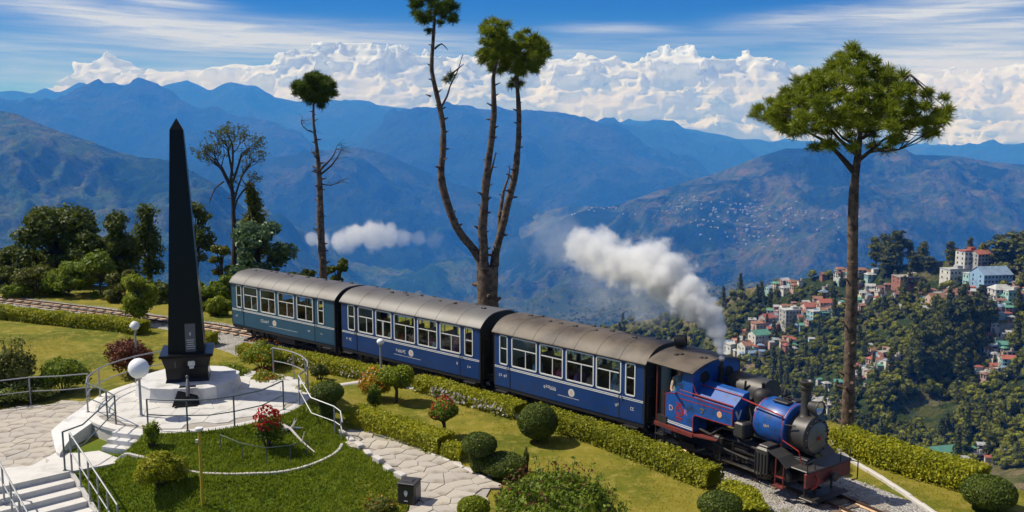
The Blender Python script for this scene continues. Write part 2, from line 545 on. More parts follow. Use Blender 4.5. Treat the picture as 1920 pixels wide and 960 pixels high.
def gz(x, y):
    """height of the garden ground"""
    x = np.asarray(x, float); y = np.asarray(y, float)
    r = np.hypot(x - TC[0], y - TC[1])
    an = np.degrees(np.arctan2(y - TC[1], x - TC[0]))           # -90 towards the camera
    front = np.clip((an + 175) / 25, 0, 1) * np.clip((0 - an) / 40, 0, 1)
    z = .46 * np.clip((5.7 - r) / 2.1, 0, 1) ** 1.0 * np.clip((an + 102) / 4, 0, 1) * np.clip((25 - an) / 15, 0, 1)
    lower = np.clip((an + 136) / 12, 0, 1) * np.clip((-42 - an) / 22, 0, 1)
    z = z - lower * .40 * np.clip(r - 6.3, 0, 4.5)
    z = z - np.clip((an + 180) / 30, 0, 1) * np.clip((-124 - an) / 8, 0, 1) * .35 * np.clip(r - 7.3, 0, 5) * (an < -100)
    z = z + .05 * (fbm(x * .35, y * .35, oct=3, seed=5) - .5) * np.clip((r - 4) / 2, 0, 1)
    u = (x - STO[0]) * STV[0] + (y - STO[1]) * STV[1]; v = (x - STO[0]) * STD[0] + (y - STO[1]) * STD[1]
    sl = -.35 * np.clip(v, 0, 4.2)
    w = np.clip((1.7 - u) / 1.5, 0, 1) * np.clip(v / .4, 0, 1) * (v < 9)
    z = z * (1 - w) + np.minimum(z, sl + .02) * w
    z = np.where((u < .06) & (v > -.3) & (v < 9), np.minimum(z, sl - .42), z)
    out = ~inside(x, y, PLATEAU)
    d = np.where(out, seg_dist(x, y, [np.array(p, float) for p in PLATEAU]), 0)
    z = z - np.where(d < 2.5, .16 * d * d, 1.0 + (d - 2.5) * .85) - (d > 2) * (fbm(x * .2, y * .2, oct=4, seed=9) - .5) * np.clip(d - 2, 0, 4)
    return z


xs = np.concatenate([np.arange(-90, -30, 1.2), np.arange(-30, 18, .3), np.arange(18, 82, 1.5)])
ys = np.concatenate([np.arange(-12, 18, 1.0), np.arange(18, 46, .3), np.arange(46, 132, 1.2)])
GX, GY = np.meshgrid(xs, ys)
GZ = gz(GX, GY)


def grid_faces(nx, ny):
    i = np.arange(nx - 1)[None, :] + (np.arange(ny - 1) * nx)[:, None]
    return np.stack([i, i + 1, i + nx + 1, i + nx], -1).reshape(-1, 4)


def lawn_material():
    m = bpy.data.materials.new('dry lawn and green turf'); m.use_nodes = True
    t = NT(m.node_tree); b = t.n['Principled BSDF']
    v = t.node('ShaderNodeTexCoord').outputs['Object']
    big = t.noise(v, .35, 5, .6, .4); mid = t.noise(v, 2.2, 5, .65); fine = t.noise(v, 26, 4, .7)
    c = t.mix(t.ramp(big, .38, .62), (.235, .20, .024), (.105, .125, .010))
    c = t.mix(t.math('MULTIPLY', t.ramp(mid, .46, .66), .85), c, (.30, .245, .050))
    c = t.mix(t.math('MULTIPLY', t.ramp(fine, .42, .75), .6), c, (.085, .095, .008))
    # the mound and the ground outside the railway loop are fresher
    sp = t.node('ShaderNodeSeparateXYZ'); t.l.new(v, sp.inputs[0])
    d = t.node('ShaderNodeVectorMath', operation='DISTANCE'); t.l.new(v, d.inputs[0]); d.inputs[1].default_value = (-8.6, 24.8, 0)
    green = t.ramp(t.math('MULTIPLY_ADD', mid, 1.6, d.outputs['Value']), 6.2, 4.6)
    c = t.mix(green, c, t.mix(fine, (.05, .09, .006), (.14, .19, .012)))
    t.l.new(c, b.inputs['Base Color']); b.inputs['Roughness'].default_value = .95; b.inputs['Specular IOR Level'].default_value = .15
    bn = t.node('ShaderNodeBump'); bn.inputs['Strength'].default_value = .8; bn.inputs['Distance'].default_value = .04
    t.l.new(t.noise(v, 18, 6, .75), bn.inputs['Height']); t.l.new(bn.outputs[0], b.inputs['Normal'])
    return m


M['lawn'] = lawn_material()
ME = mesh_np('lawn', np.stack([GX, GY, GZ], -1).reshape(-1, 3), grid_faces(len(xs), len(ys)), True)
lawn = link('lawn', ME, M['lawn'])
tag(lawn, 'dry yellow green lawn of the hilltop garden', kind='structure')


def sheet_strip(path, wl, wr, z, wob=.0, seed=0):
    """flat ribbon along a path on the ground, with an uneven edge"""
    s = np.arange(len(path)) * .3
    L = path * 1.0; t = np.gradient(path, axis=0); t /= np.linalg.norm(t, axis=1)[:, None]; n = np.stack([-t[:, 1], t[:, 0]], 1)
    cols = []
    wl = np.asarray(wl) * np.ones(len(path)); wr = np.asarray(wr) * np.ones(len(path))
    for u in np.linspace(0, 1, 9):
        k = (1 - u) * (wl + wob * (fbm(s * .8, s * 0 + 1, oct=3, seed=seed) - .5)) - u * (wr + wob * (fbm(s * .8, s * 0 + 7, oct=3, seed=seed) - .5))
        cols.append(path + n * k[:, None])
    P = np.stack(cols, 1)
    Z = gz(P[..., 0], P[..., 1]) + z
    Z[:, 0] -= .05; Z[:, -1] -= .05
    return np.concatenate([P, Z[..., None]], -1).reshape(-1, 3), grid_faces(9, len(path))


def gravel_material():
    m = bpy.data.materials.new('pale track gravel'); m.use_nodes = True
    t = NT(m.node_tree); b = t.n['Principled BSDF']
    v = t.node('ShaderNodeTexCoord').outputs['Object']
    vo = t.node('ShaderNodeTexVoronoi'); vo.inputs['Scale'].default_value = 22; t.l.new(v, vo.inputs['Vector'])
    hs_ = t.node('ShaderNodeSeparateColor'); t.l.new(vo.outputs['Color'], hs_.inputs[0])
    c = t.mix(hs_.outputs[0], (.22, .21, .19), (.47, .44, .40))
    c = t.mix(t.ramp(t.noise(v, .7, 5, .6), .5, .7), c, (.30, .25, .19))
    c = t.mix(t.math('MULTIPLY', t.ramp(t.noise(v, 1.7, 6, .65), .56, .68), .7), c, (.14, .14, .05))
    t.l.new(c, b.inputs['Base Color']); b.inputs['Roughness'].default_value = .95
    bn = t.node('ShaderNodeBump'); bn.inputs['Strength'].default_value = 1.0; bn.inputs['Distance'].default_value = .04; bn.invert = True
    t.l.new(vo.outputs['Distance'], bn.inputs['Height']); t.l.new(bn.outputs[0], b.inputs['Normal'])
    return m


M['gravel'] = gravel_material()
sk = np.clip((TRACK[:, 0] - 4.5) / 3, 0, 1)
V, F = sheet_strip(TRACK, 1.15 + sk * .75, 1.25 + sk * .55, .03, .3, 4)
tag(link('gravel_bed', mesh_np('gravel_bed', V, F), M['gravel']), 'pale gravel bed under the railway track', kind='structure')

# ------------------------------------------------------------------ far terrain


def lut(pts):
    pts = sorted(pts); X = np.array([p[0] for p in pts], float)
    return lambda q, k: np.interp(q, X, np.array([p[k] for p in pts], float))


def sheet_mountain(name, label, ridge, foot, material, nx=300, nt=110, amp=60., wl=420., seed=1, power=1.0, rough=.5, back=.35, ridge_amp=.25, tree=0.):
    """a mountain side that really rises from its foot to its ridge, with gullies, and falls away behind"""
    ridge = [(a, b, c * KD) for a, b, c in ridge]; foot = [(a, b, c * KD) for a, b, c in foot]; amp *= KD; wl *= KD; tree *= KD
    rf, ff = lut(ridge), lut(foot)
    x0, x1 = max(ridge[0][0], foot[0][0]), min(ridge[-1][0], foot[-1][0])
    q = np.linspace(x0, x1, nx)
    tt = np.concatenate([np.linspace(-back, 0, 14)[:-1], np.linspace(0, 1, nt)])
    Q, T = np.meshgrid(q, tt)
    ry, rd, fy, fd = rf(Q, 1), rf(Q, 2), ff(Q, 1), ff(Q, 2)
    zr = CAMH - (ry - HOR) / FOC * rd; zf = CAMH - (fy - HOR) / FOC * fd
    u = np.clip(T, 0, 1)
    D = rd + (fd - rd) * u - np.minimum(T, 0) * rd * .6
    Z = zr + (zf - zr) * u ** power
    Z = Z + np.minimum(T, 0) * (zr - zf) * 1.6
    X = (Q - 960) / FOC * D
    n = fbm(X / wl, D / wl, oct=6, seed=seed, ridged=True, gain=rough) - .55
    n2 = fbm(X / wl * 3, D / wl * 3, Z / wl * 3, oct=4, seed=seed + 3) - .5
    env = np.clip(np.abs(T) * 5, ridge_amp, 1) * np.clip((1.02 - T) * 8, 0, 1)
    n3 = fbm(X / wl * 9, D / wl * 9, oct=3, seed=seed + 5, ridged=True) - .5
    Z = Z + amp * (n * 2.5 + n2 * .9 + n3 * .32) * env
    if tree:
        Z = Z + tree * (fbm(X / (tree * 1.6), D / (tree * 1.6), oct=3, seed=seed + 8) - .5)
    V = np.stack([X, D, Z], -1).reshape(-1, 3)
    o = link(name, mesh_np(name, V, grid_faces(nx, len(tt))[:, ::-1], True), material)
    tag(o, label, kind='structure')
    return (q, tt, X, D, Z)


def hill_material(name, forest, field, soil, wl, fields=.5, seed=0.0, bare=.62):
    wl = wl * (KD if wl > 200 else 1)
    m = bpy.data.materials.new(name); m.use_nodes = True
    t = NT(m.node_tree); b = t.n['Principled BSDF']
    tcn = t.node('ShaderNodeTexCoord')
    mp = t.node('ShaderNodeMapping'); t.l.new(tcn.outputs['Object'], mp.inputs[0]); mp.inputs['Location'].default_value = (seed, seed * 2, 0)
    v = mp.outputs[0]
    big = t.noise(v, 1.0 / wl, 5, .6, .5); mid = t.noise(v, 4.0 / wl, 5, .65, .3); fine = t.noise(v, 22.0 / wl, 4, .7)
    vo = t.node('ShaderNodeTexVoronoi'); vo.inputs['Scale'].default_value = 16.0 / wl; t.l.new(v, vo.inputs['Vector'])
    sc = t.node('ShaderNodeSeparateColor'); t.l.new(vo.outputs['Color'], sc.inputs[0])
    cf = t.mix(fine, tuple(x * .4 for x in forest), tuple(x * 1.9 for x in forest))
    ce = t.mix(sc.outputs[0], field, soil)
    ce = t.mix(t.ramp(fine, .35, .7), ce, tuple(x * .6 for x in field))
    f = t.ramp(t.math('ADD', t.math('MULTIPLY_ADD', mid, .55, t.math('MULTIPLY', big, .75)), t.math('MULTIPLY_ADD', fine, .36, -.18)), bare, bare + .09)
    c = t.mix(t.math('MULTIPLY', f, fields), cf, ce)
    t.l.new(c, b.inputs['Base Color']); b.inputs['Roughness'].default_value = 1.0; b.inputs['Specular IOR Level'].default_value = .05
    bn = t.node('ShaderNodeBump'); bn.inputs['Strength'].default_value = .9; bn.inputs['Distance'].default_value = wl * .035
    t.l.new(t.noise(v, 26.0 / wl, 5, .72), bn.inputs['Height']); t.l.new(bn.outputs[0], b.inputs['Normal'])
    return m


M['hill_left'] = hill_material('left mountain cover', (.010, .030, .008), (.062, .11, .018), (.13, .12, .042), 420, 1.0, 3, .60)
M['hill_mid'] = hill_material('centre mountain cover', (.010, .021, .009), (.040, .060, .018), (.10, .085, .04), 700, .9, 9, .66)
M['hill_right'] = hill_material('right mountain cover', (.007, .018, .008), (.052, .080, .017), (.16, .115, .05), 480, 1.0, 21, .61)
M['hill_far'] = hill_material('far range cover', (.014, .022, .014), (.04, .042, .026), (.06, .05, .036), 1400, .8, 5, .66)
M['near_hill'] = hill_material('town hill ground', (.030, .044, .012), (.10, .11, .028), (.26, .19, .11), 130, .95, 2, .60)

far_b = 560
sheet_mountain('far_range', 'farthest blue mountain range under the clouds',
               [(-900, 190, 5700), (-300, 172, 5700), (-60, 185, 5700), (10, 179, 5700), (40, 176, 5700), (75, 181, 5700), (95, 172, 5700), (120, 180, 5700), (165, 165, 5700), (200, 182, 5700), (235, 176, 5700), (262, 190, 5700), (330, 168, 5700), (360, 164, 5700), (400, 185, 5700), (440, 178, 5700), (490, 196, 5700), (560, 205, 5700), (650, 200, 5700), (780, 210, 5700), (900, 205, 5700), (1010, 215, 5700), (1130, 238, 5700), (1260, 246, 5700), (1380, 262, 5700), (1500, 268, 5700), (1650, 280, 5700), (1800, 290, 5700), (2200, 260, 5700), (2900, 220, 5700)],
               [(-900, 420, 4700), (2900, 420, 4700)], M['hill_far'], 420, 60, 190, 1500, 11, 1.0)
sheet_mountain('blue_range', 'blue hazy mountain range behind the middle valley',
               [(-900, 230, 4400), (-200, 235, 4400), (60, 205, 4400), (150, 188, 4400), (270, 195, 4400), (360, 222, 4400), (450, 238, 4400), (520, 246, 4400), (600, 290, 4400), (640, 312, 4400), (700, 250, 4400), (760, 216, 4400), (860, 207, 4400), (960, 213, 4400), (1060, 238, 4400), (1150, 258, 4400), (1220, 285, 4400), (1330, 322, 4400), (1450, 350, 4400), (2900, 350, 4400)],
               [(-900, 470, 3400), (2900, 470, 3400)], M['hill_far'], 420, 80, 210, 1100, 23, 1.0, ridge_amp=.12)
sheet_mountain('center_mountain', 'blue green mountain in the middle of the valley',
               [(-300, 420, 3000), (100, 345, 3000), (330, 302, 3000), (395, 306, 3000), (440, 308, 3000), (500, 302, 3000), (560, 290, 3000), (620, 283, 3000), (668, 277, 3000), (720, 289, 3000), (790, 318, 3000), (860, 348, 3000), (940, 375, 3000), (1010, 398, 3000), (1080, 425, 3000), (1250, 500, 3000), (1500, 560, 3000)],
               [(-300, 660, 2150), (1500, 660, 2150)], M['hill_mid'], 380, 110, 105, 620, 31, .95, ridge_amp=.12)
sheet_mountain('left_mountain', 'green mountain slope rising at the left edge',
               [(-900, 60, 1700), (-400, 130, 1750), (-120, 185, 1800), (0, 208, 1800), (40, 216, 1800), (90, 238, 1800), (150, 258, 1800), (205, 280, 1800), (262, 296, 1800), (300, 300, 1800), (345, 312, 1800), (400, 345, 1800), (460, 395, 1800), (520, 450, 1800), (580, 505, 1800), (700, 600, 1800), (900, 690, 1800)],
               [(-900, 700, 1050), (900, 700, 1150)], M['hill_left'], 340, 130, 58, 330, 41, .9, ridge_amp=.08)
RM = sheet_mountain('right_mountain', 'long mountain ridge with villages behind the town',
               [(780, 640, 2500), (900, 530, 2500), (980, 455, 2500), (1060, 404, 2500), (1110, 388, 2500), (1150, 386, 2500), (1200, 370, 2500), (1260, 350, 2500), (1330, 330, 2500), (1400, 303, 2500), (1470, 281, 2500), (1530, 278, 2500), (1580, 272, 2500), (1640, 279, 2500), (1700, 292, 2500), (1790, 293, 2500), (1860, 305, 2500), (1930, 309, 2500), (2100, 330, 2500), (2700, 300, 2500)],
               [(780, 690, 1650), (2700, 690, 1500)], M['hill_right'], 420, 130, 82, 430, 57, .92, ridge_amp=.10, tree=0)

vm = hill_material('valley floor cover', (.03, .045, .016), (.1, .11, .04), (.2, .16, .1), 700, .8, 4)
mbv = MB(); S_ = 30000
xs2 = np.linspace(-30000, 30000, 90); ys2 = np.linspace(-9000, 30000, 80)
VX, VY = np.meshgrid(xs2, ys2)
link('valley_floor', mesh_np('valley_floor', np.stack([VX, VY, -1800 + 60 * (fbm(VX / 2500, VY / 2500, oct=4, seed=6) - .5) + 0 * VX], -1).reshape(-1, 3), grid_faces(90, 80), True), vm)['kind'] = 'structure'
bpy.data.objects['valley_floor']['label'] = 'wooded floor of the deep valley'

# the hill with the town: analytic surface so that trees and houses stand on it
HR = lut([(820, 668, 1250), (980, 645, 1020), (1100, 628, 900), (1160, 612, 840), (1240, 600, 790), (1330, 577, 730), (1400, 545, 700), (1450, 535, 690), (1520, 522, 670), (1600, 508, 650), (1700, 497, 615), (1800, 487, 595), (1870, 478, 580), (1920, 468, 570), (2050, 440, 550), (2250, 415, 520), (2700, 380, 470)])
HF = lut([(820, 820, 760), (1000, 1000, 520), (1300, 1010, 440), (1600, 1010, 370), (1900, 1010, 330), (2300, 1010, 300), (2700, 1010, 280)])


def hill_point(px, py):
    """point of the town hill seen at a photo pixel"""
    px = np.asarray(px, float); py = np.asarray(py, float)
    ry, rd, fy, fd = HR(px, 1), HR(px, 2), HF(px, 1), HF(px, 2)
    u = (py - ry) / (fy - ry)
    uu = np.clip(u, 0, 1)
    D = rd + (fd - rd) * (uu * .75 + .25 * uu * uu) - np.minimum(u, 0) * 320
    # a nearer spur of forest runs down towards the lower left
    sx = 1830 - (py - 560) * 1.05
    D = D - 26 * np.exp(-((px - sx - 40) / 90) ** 2) * np.clip((py - 540) / 60, 0, 1) * np.clip((860 - py) / 90, 0, 1)
    X = (px - 960) / FOC * D
    Z = CAMH - (py - HOR) / FOC * D
    Z = np.where(u < 0, Z, Z) + np.minimum(u, 0) * 60 * 0
    Z = Z + 5.0 * (fbm(X / 45, D / 45, oct=4, seed=71, ridged=True) - .55) * np.clip(uu * 6, .15, 1)
    return np.stack([X, D, Z], -1)


q = np.linspace(820, 2700, 260); tt = np.linspace(0, 1, 120)
Q, T = np.meshgrid(q, tt)
PY = HR(Q, 1) + (HF(Q, 1) - HR(Q, 1)) * T
HP = hill_point(Q, PY)
# behind the ridge the ground falls away, in front it runs on down the valley
bk = [HP[0] + np.array([0, d, -z]) for d, z in ((160, 130), (80, 52), (35, 17), (12, 4))]
fr_ = [HP[-1] + np.array([0, -d, -z]) for d, z in ((60, 25), (140, 70), (260, 190))]
HP = np.concatenate([np.stack(bk), HP, np.stack(fr_)])
tag(link('town_hill', mesh_np('town_hill', HP.reshape(-1, 3), grid_faces(260, HP.shape[0])[:, ::-1], True), M['near_hill']), 'wooded hill that carries the town', kind='structure')

# low wooded spur below the train, behind the steam
M['spur'] = hill_material('spur cover', (.026, .040, .012), (.07, .085, .02), (.16, .13, .07), 160, .8, 14, .63)
sheet_mountain('wooded_spur', 'dark wooded spur below the train',
               [(760, 690, 1500), (1000, 640, 1380), (1060, 612, 1340), (1110, 600, 1300), (1180, 585, 1260), (1260, 572, 1220), (1340, 562, 1180), (1450, 550, 1150), (1700, 540, 1150)],
               [(760, 800, 1000), (1700, 800, 900)], M['spur'], 260, 70, 24, 120, 63, .9, tree=9)

# ------------------------------------------------------------------ clouds: a bank of cumulus beyond the mountains, outside the haze
cm = bpy.data.materials.new('sunlit cumulus'); cm.use_nodes = True
t = NT(cm.node_tree); t.n.remove(t.n['Principled BSDF'])
CC = (.92, .965, 1.0, 1)
di = t.node('ShaderNodeBsdfDiffuse'); di.inputs[0].default_value = CC
tl = t.node('ShaderNodeBsdfTranslucent'); tl.inputs[0].default_value = CC
v = t.node('ShaderNodeTexCoord').outputs['Object']
bn = t.node('ShaderNodeBump'); bn.inputs['Strength'].default_value = .22; bn.inputs['Distance'].default_value = 90
t.l.new(t.noise(v, 1 / 260., 5, .6), bn.inputs['Height']); t.l.new(bn.outputs[0], di.inputs['Normal'])
ms = t.node('ShaderNodeMixShader'); ms.inputs[0].default_value = .52
t.l.new(di.outputs[0], ms.inputs[1]); t.l.new(tl.outputs[0], ms.inputs[2]); t.l.new(ms.outputs[0], t.n['Material Output'].inputs['Surface'])
M['cloud'] = cm


def surface_net(F, org, step):
    """skin of a scalar field on a grid (positive inside): one vertex per crossed cell, one quad per crossed edge"""
    S = F > 0
    nx, ny, nz = F.shape
    c = [(0, 0, 0), (1, 0, 0), (0, 1, 0), (1, 1, 0), (0, 0, 1), (1, 0, 1), (0, 1, 1), (1, 1, 1)]
    sub = lambda A, d: A[d[0]:nx - 1 + d[0], d[1]:ny - 1 + d[1], d[2]:nz - 1 + d[2]]
    cnt = sum(sub(S, d).astype(np.int8) for d in c)
    act = (cnt > 0) & (cnt < 8)
    idx = np.full(act.shape, -1, np.int64); ii = np.argwhere(act); idx[act] = np.arange(len(ii))
    P = np.zeros((len(ii), 3)); W = np.zeros(len(ii))
    for a in range(8):
        for b in range(a + 1, 8):
            d = np.array(c[b]) - np.array(c[a])
            if np.abs(d).sum() != 1:
                continue
            fa = F[ii[:, 0] + c[a][0], ii[:, 1] + c[a][1], ii[:, 2] + c[a][2]]; fb = F[ii[:, 0] + c[b][0], ii[:, 1] + c[b][1], ii[:, 2] + c[b][2]]
            m_ = (fa > 0) != (fb > 0); t_ = np.where(m_, fa / (fa - fb + 1e-12), 0)
            P += m_[:, None] * (np.array(c[a]) + d * t_[:, None]); W += m_
    V = org + (ii + P / W[:, None]) * step
    Q = []
    for ax in range(3):
        o1, o2 = [k for k in range(3) if k != ax]
        A = np.moveaxis(S, ax, 0); e = A[:-1] != A[1:]
        jj = np.argwhere(e); flip = A[:-1][e]
        co = np.zeros((len(jj), 3), int); co[:, ax] = jj[:, 0]; co[:, o1] = jj[:, 1]; co[:, o2] = jj[:, 2]
        ok = (co[:, o1] > 0) & (co[:, o2] > 0) & (co[:, o1] < F.shape[o1] - 1) & (co[:, o2] < F.shape[o2] - 1)
        co = co[ok]; flip = flip[ok]
        g_ = lambda da, db: idx[tuple((co - np.eye(3, dtype=int)[o1] * da - np.eye(3, dtype=int)[o2] * db).T)]
        q_ = np.stack([g_(0, 0), g_(1, 0), g_(1, 1), g_(0, 1)], 1)
        fl = flip if ax != 1 else ~flip
        q_[~fl] = q_[~fl][:, ::-1]
        Q.append(q_[(q_ >= 0).all(1)])
    return V, np.concatenate(Q)


def cloud_bank(name, label, Y0, Y1, tops, base_py, seed, res):
    Ym = (Y0 + Y1) / 2
    tx = np.array([(px - 960) / FOC * Ym for px, py in tops]); tz = np.array([CAMH + (HOR - py) / FOC * Ym for px, py in tops])
    zb = CAMH + (HOR - base_py) / FOC * Ym; z1 = tz.max() + 260
    gx = np.arange(tx[0], tx[-1], res); gy = np.arange(Y0, Y1, res * 1.5); gz_ = np.arange(zb - 200, z1, res)
    Xg, Yg, Zg = np.meshgrid(gx, gy, gz_, indexing='ij')
    sx, sy, sz = Xg + seed * 3100, Yg, Zg * 1.2
    big = fbm(sx / 2600, sy / 2600, sz / 2600, oct=2, seed=seed)
    # cauliflower billows: folded noise, coarse to fine
    bil = 0; am = 1.0; tot = 0; wl = 900.
    for k in range(4):
        nn = vnoise(sx / wl, sy / wl, sz / wl, seed + 11 * k)
        bil = bil + am * (1 - np.abs(2 * nn - 1) * 1.35); tot += am; am *= .56; wl *= .49
    bil = bil / tot
    front = (Yg - Y0) / (Y1 - Y0)
    top = np.interp(Xg, tx, tz) - 1750 * (1 - np.clip(front * 1.45, 0, 1)) ** 1.15
    e = (top - Zg) / 330. + (bil - .50) * 3.1 + (big - .5) * 1.3
    e = e + (big - .62) * 3.4 * np.clip((-3000 - Xg) / 3500, 0, 1)
    e = np.minimum(e, (Zg - zb) / 260. + (bil - .5) * 2.4)
    e = np.minimum(e, (1 - front) * 9 - .5); e = np.minimum(e, front * 9 + (bil - .5) * 2 - .4)
    e[0] = e[-1] = -1; e[:, 0] = e[:, -1] = -1; e[:, :, 0] = e[:, :, -1] = -1
    V, Q = surface_net(e, np.array([gx[0], gy[0], gz_[0]]), np.array([res, res * 1.5, res]))
    tag(link(name, mesh_np(name, V, Q, True), M['cloud']), label, kind='structure')


cloud_bank('cumulus_bank', 'long bank of white cumulus cloud over the mountains', 20000, 23600,
           [(40, 230), (95, 176), (110, 160), (145, 134), (180, 110), (205, 116), (228, 142), (320, 142), (355, 136), (395, 112), (430, 110), (460, 122), (540, 114), (600, 107), (680, 102), (745, 98), (790, 109), (860, 117), (960, 121), (1080, 125), (1150, 131), (1190, 122), (1270, 117), (1310, 112), (1350, 123), (1400, 130), (1460, 136), (1520, 150), (1580, 176), (1640, 182), (1700, 174), (1760, 168), (1800, 156), (1860, 142), (1930, 126), (2050, 118), (2200, 150), (2400, 190), (2600, 280)],
           330, 4, 46.)

# thin veil of vapour in front of and just above the cumulus, which softens its outline
vm_ = bpy.data.materials.new('cloud veil'); vm_.use_nodes = True
t = NT(vm_.node_tree); t.n.clear()
v = t.node('ShaderNodeTexCoord').outputs['Object']
sp = t.node('ShaderNodeSeparateXYZ'); t.l.new(v, sp.inputs[0])
mp = t.node('ShaderNodeMapping'); t.l.new(v, mp.inputs[0]); mp.inputs['Scale'].default_value = (.55, 1, 1.5)
nn = t.noise(mp.outputs[0], 1 / 1500., 4, .55)
d_ = t.math('MULTIPLY', t.ramp(nn, .46, .72), t.math('MULTIPLY', t.ramp(sp.outputs[2], 1500, 700), t.ramp(t.math('ABSOLUTE', sp.outputs[0]), 15000, 11500)))
pv = t.node('ShaderNodeVolumePrincipled'); pv.inputs['Color'].default_value = (.97, .985, 1, 1); pv.inputs['Absorption Color'].default_value = (1, 1, 1, 1)
t.l.new(t.math('MULTIPLY', d_, 7.5e-4), pv.inputs['Density']); t.l.new(pv.outputs[0], t.node('ShaderNodeOutputMaterial').inputs['Volume'])
vm_.cycles.volume_step_rate = .32
mb = MB(); mb.box(-15000, 15000, 19600, 21600, -1200, 1500)
tag(link('cloud_veil', mb, vm_), 'thin white vapour drifting before the cumulus bank', kind='stuff')

# ------------------------------------------------------------------ railway track
def track_frame(s0):
    """position and heading on the track nearest to a ground point"""
    d = np.hypot(TRACK[:, 0] - s0[0], TRACK[:, 1] - s0[1]); i = int(np.argmin(d))
    return i


TRK = thing('railway_track', 'narrow gauge railway track curving round the garden under the train', 'railway track')
GAUGE = .31
for sd in (-GAUGE, GAUGE):
    pth = offset(TRACK, sd); mb = MB(); rings = []
    tg = np.gradient(pth, axis=0); tg /= np.linalg.norm(tg, axis=1)[:, None]
    for p, d_ in zip(pth, tg):
        n_ = np.array([-d_[1], d_[0]]); zb = float(gz(p[0], p[1]))
        rings.append([(p[0] + n_[0] * a, p[1] + n_[1] * a, zb + h) for a, h in ((-.05, .05), (.05, .05), (.018, .085), (.026, .14), (-.026, .14), (-.018, .085))])
    mb.loft(rings)
    link('rail', mb, M['rail_steel'], TRK)
L_ = np.concatenate([[0], np.cumsum(np.linalg.norm(np.diff(TRACK, axis=0), axis=1))])
rg = random.Random(4)
sl_me = []
for k in range(4):
    b_ = MB().bevel_box(-.62, .62, -.09, .09, -.03, .075, .012)
    sl_me.append(b_.mesh('sleeper')); sl_me[-1].materials.append(M['sleeper'])
s_ = 16.0
while s_ < L_[-1] - 4:
    i = int(np.searchsorted(L_, s_)); p = TRACK[i]; d_ = TRACK[min(i + 1, len(TRACK) - 1)] - TRACK[i - 1]
    o = bpy.data.objects.new('sleeper', rg.choice(sl_me)); COL.objects.link(o); o.parent = TRK
    o.location = (p[0], p[1], float(gz(*p)) + rg.uniform(-.01, .01)); o.rotation_euler = (0, 0, math.atan2(d_[1], d_[0]) + math.pi / 2 + rg.uniform(-.05, .05))
    o.scale = (rg.uniform(.92, 1.06), rg.uniform(.85, 1.1), 1)
    s_ += rg.uniform(.58, .70)


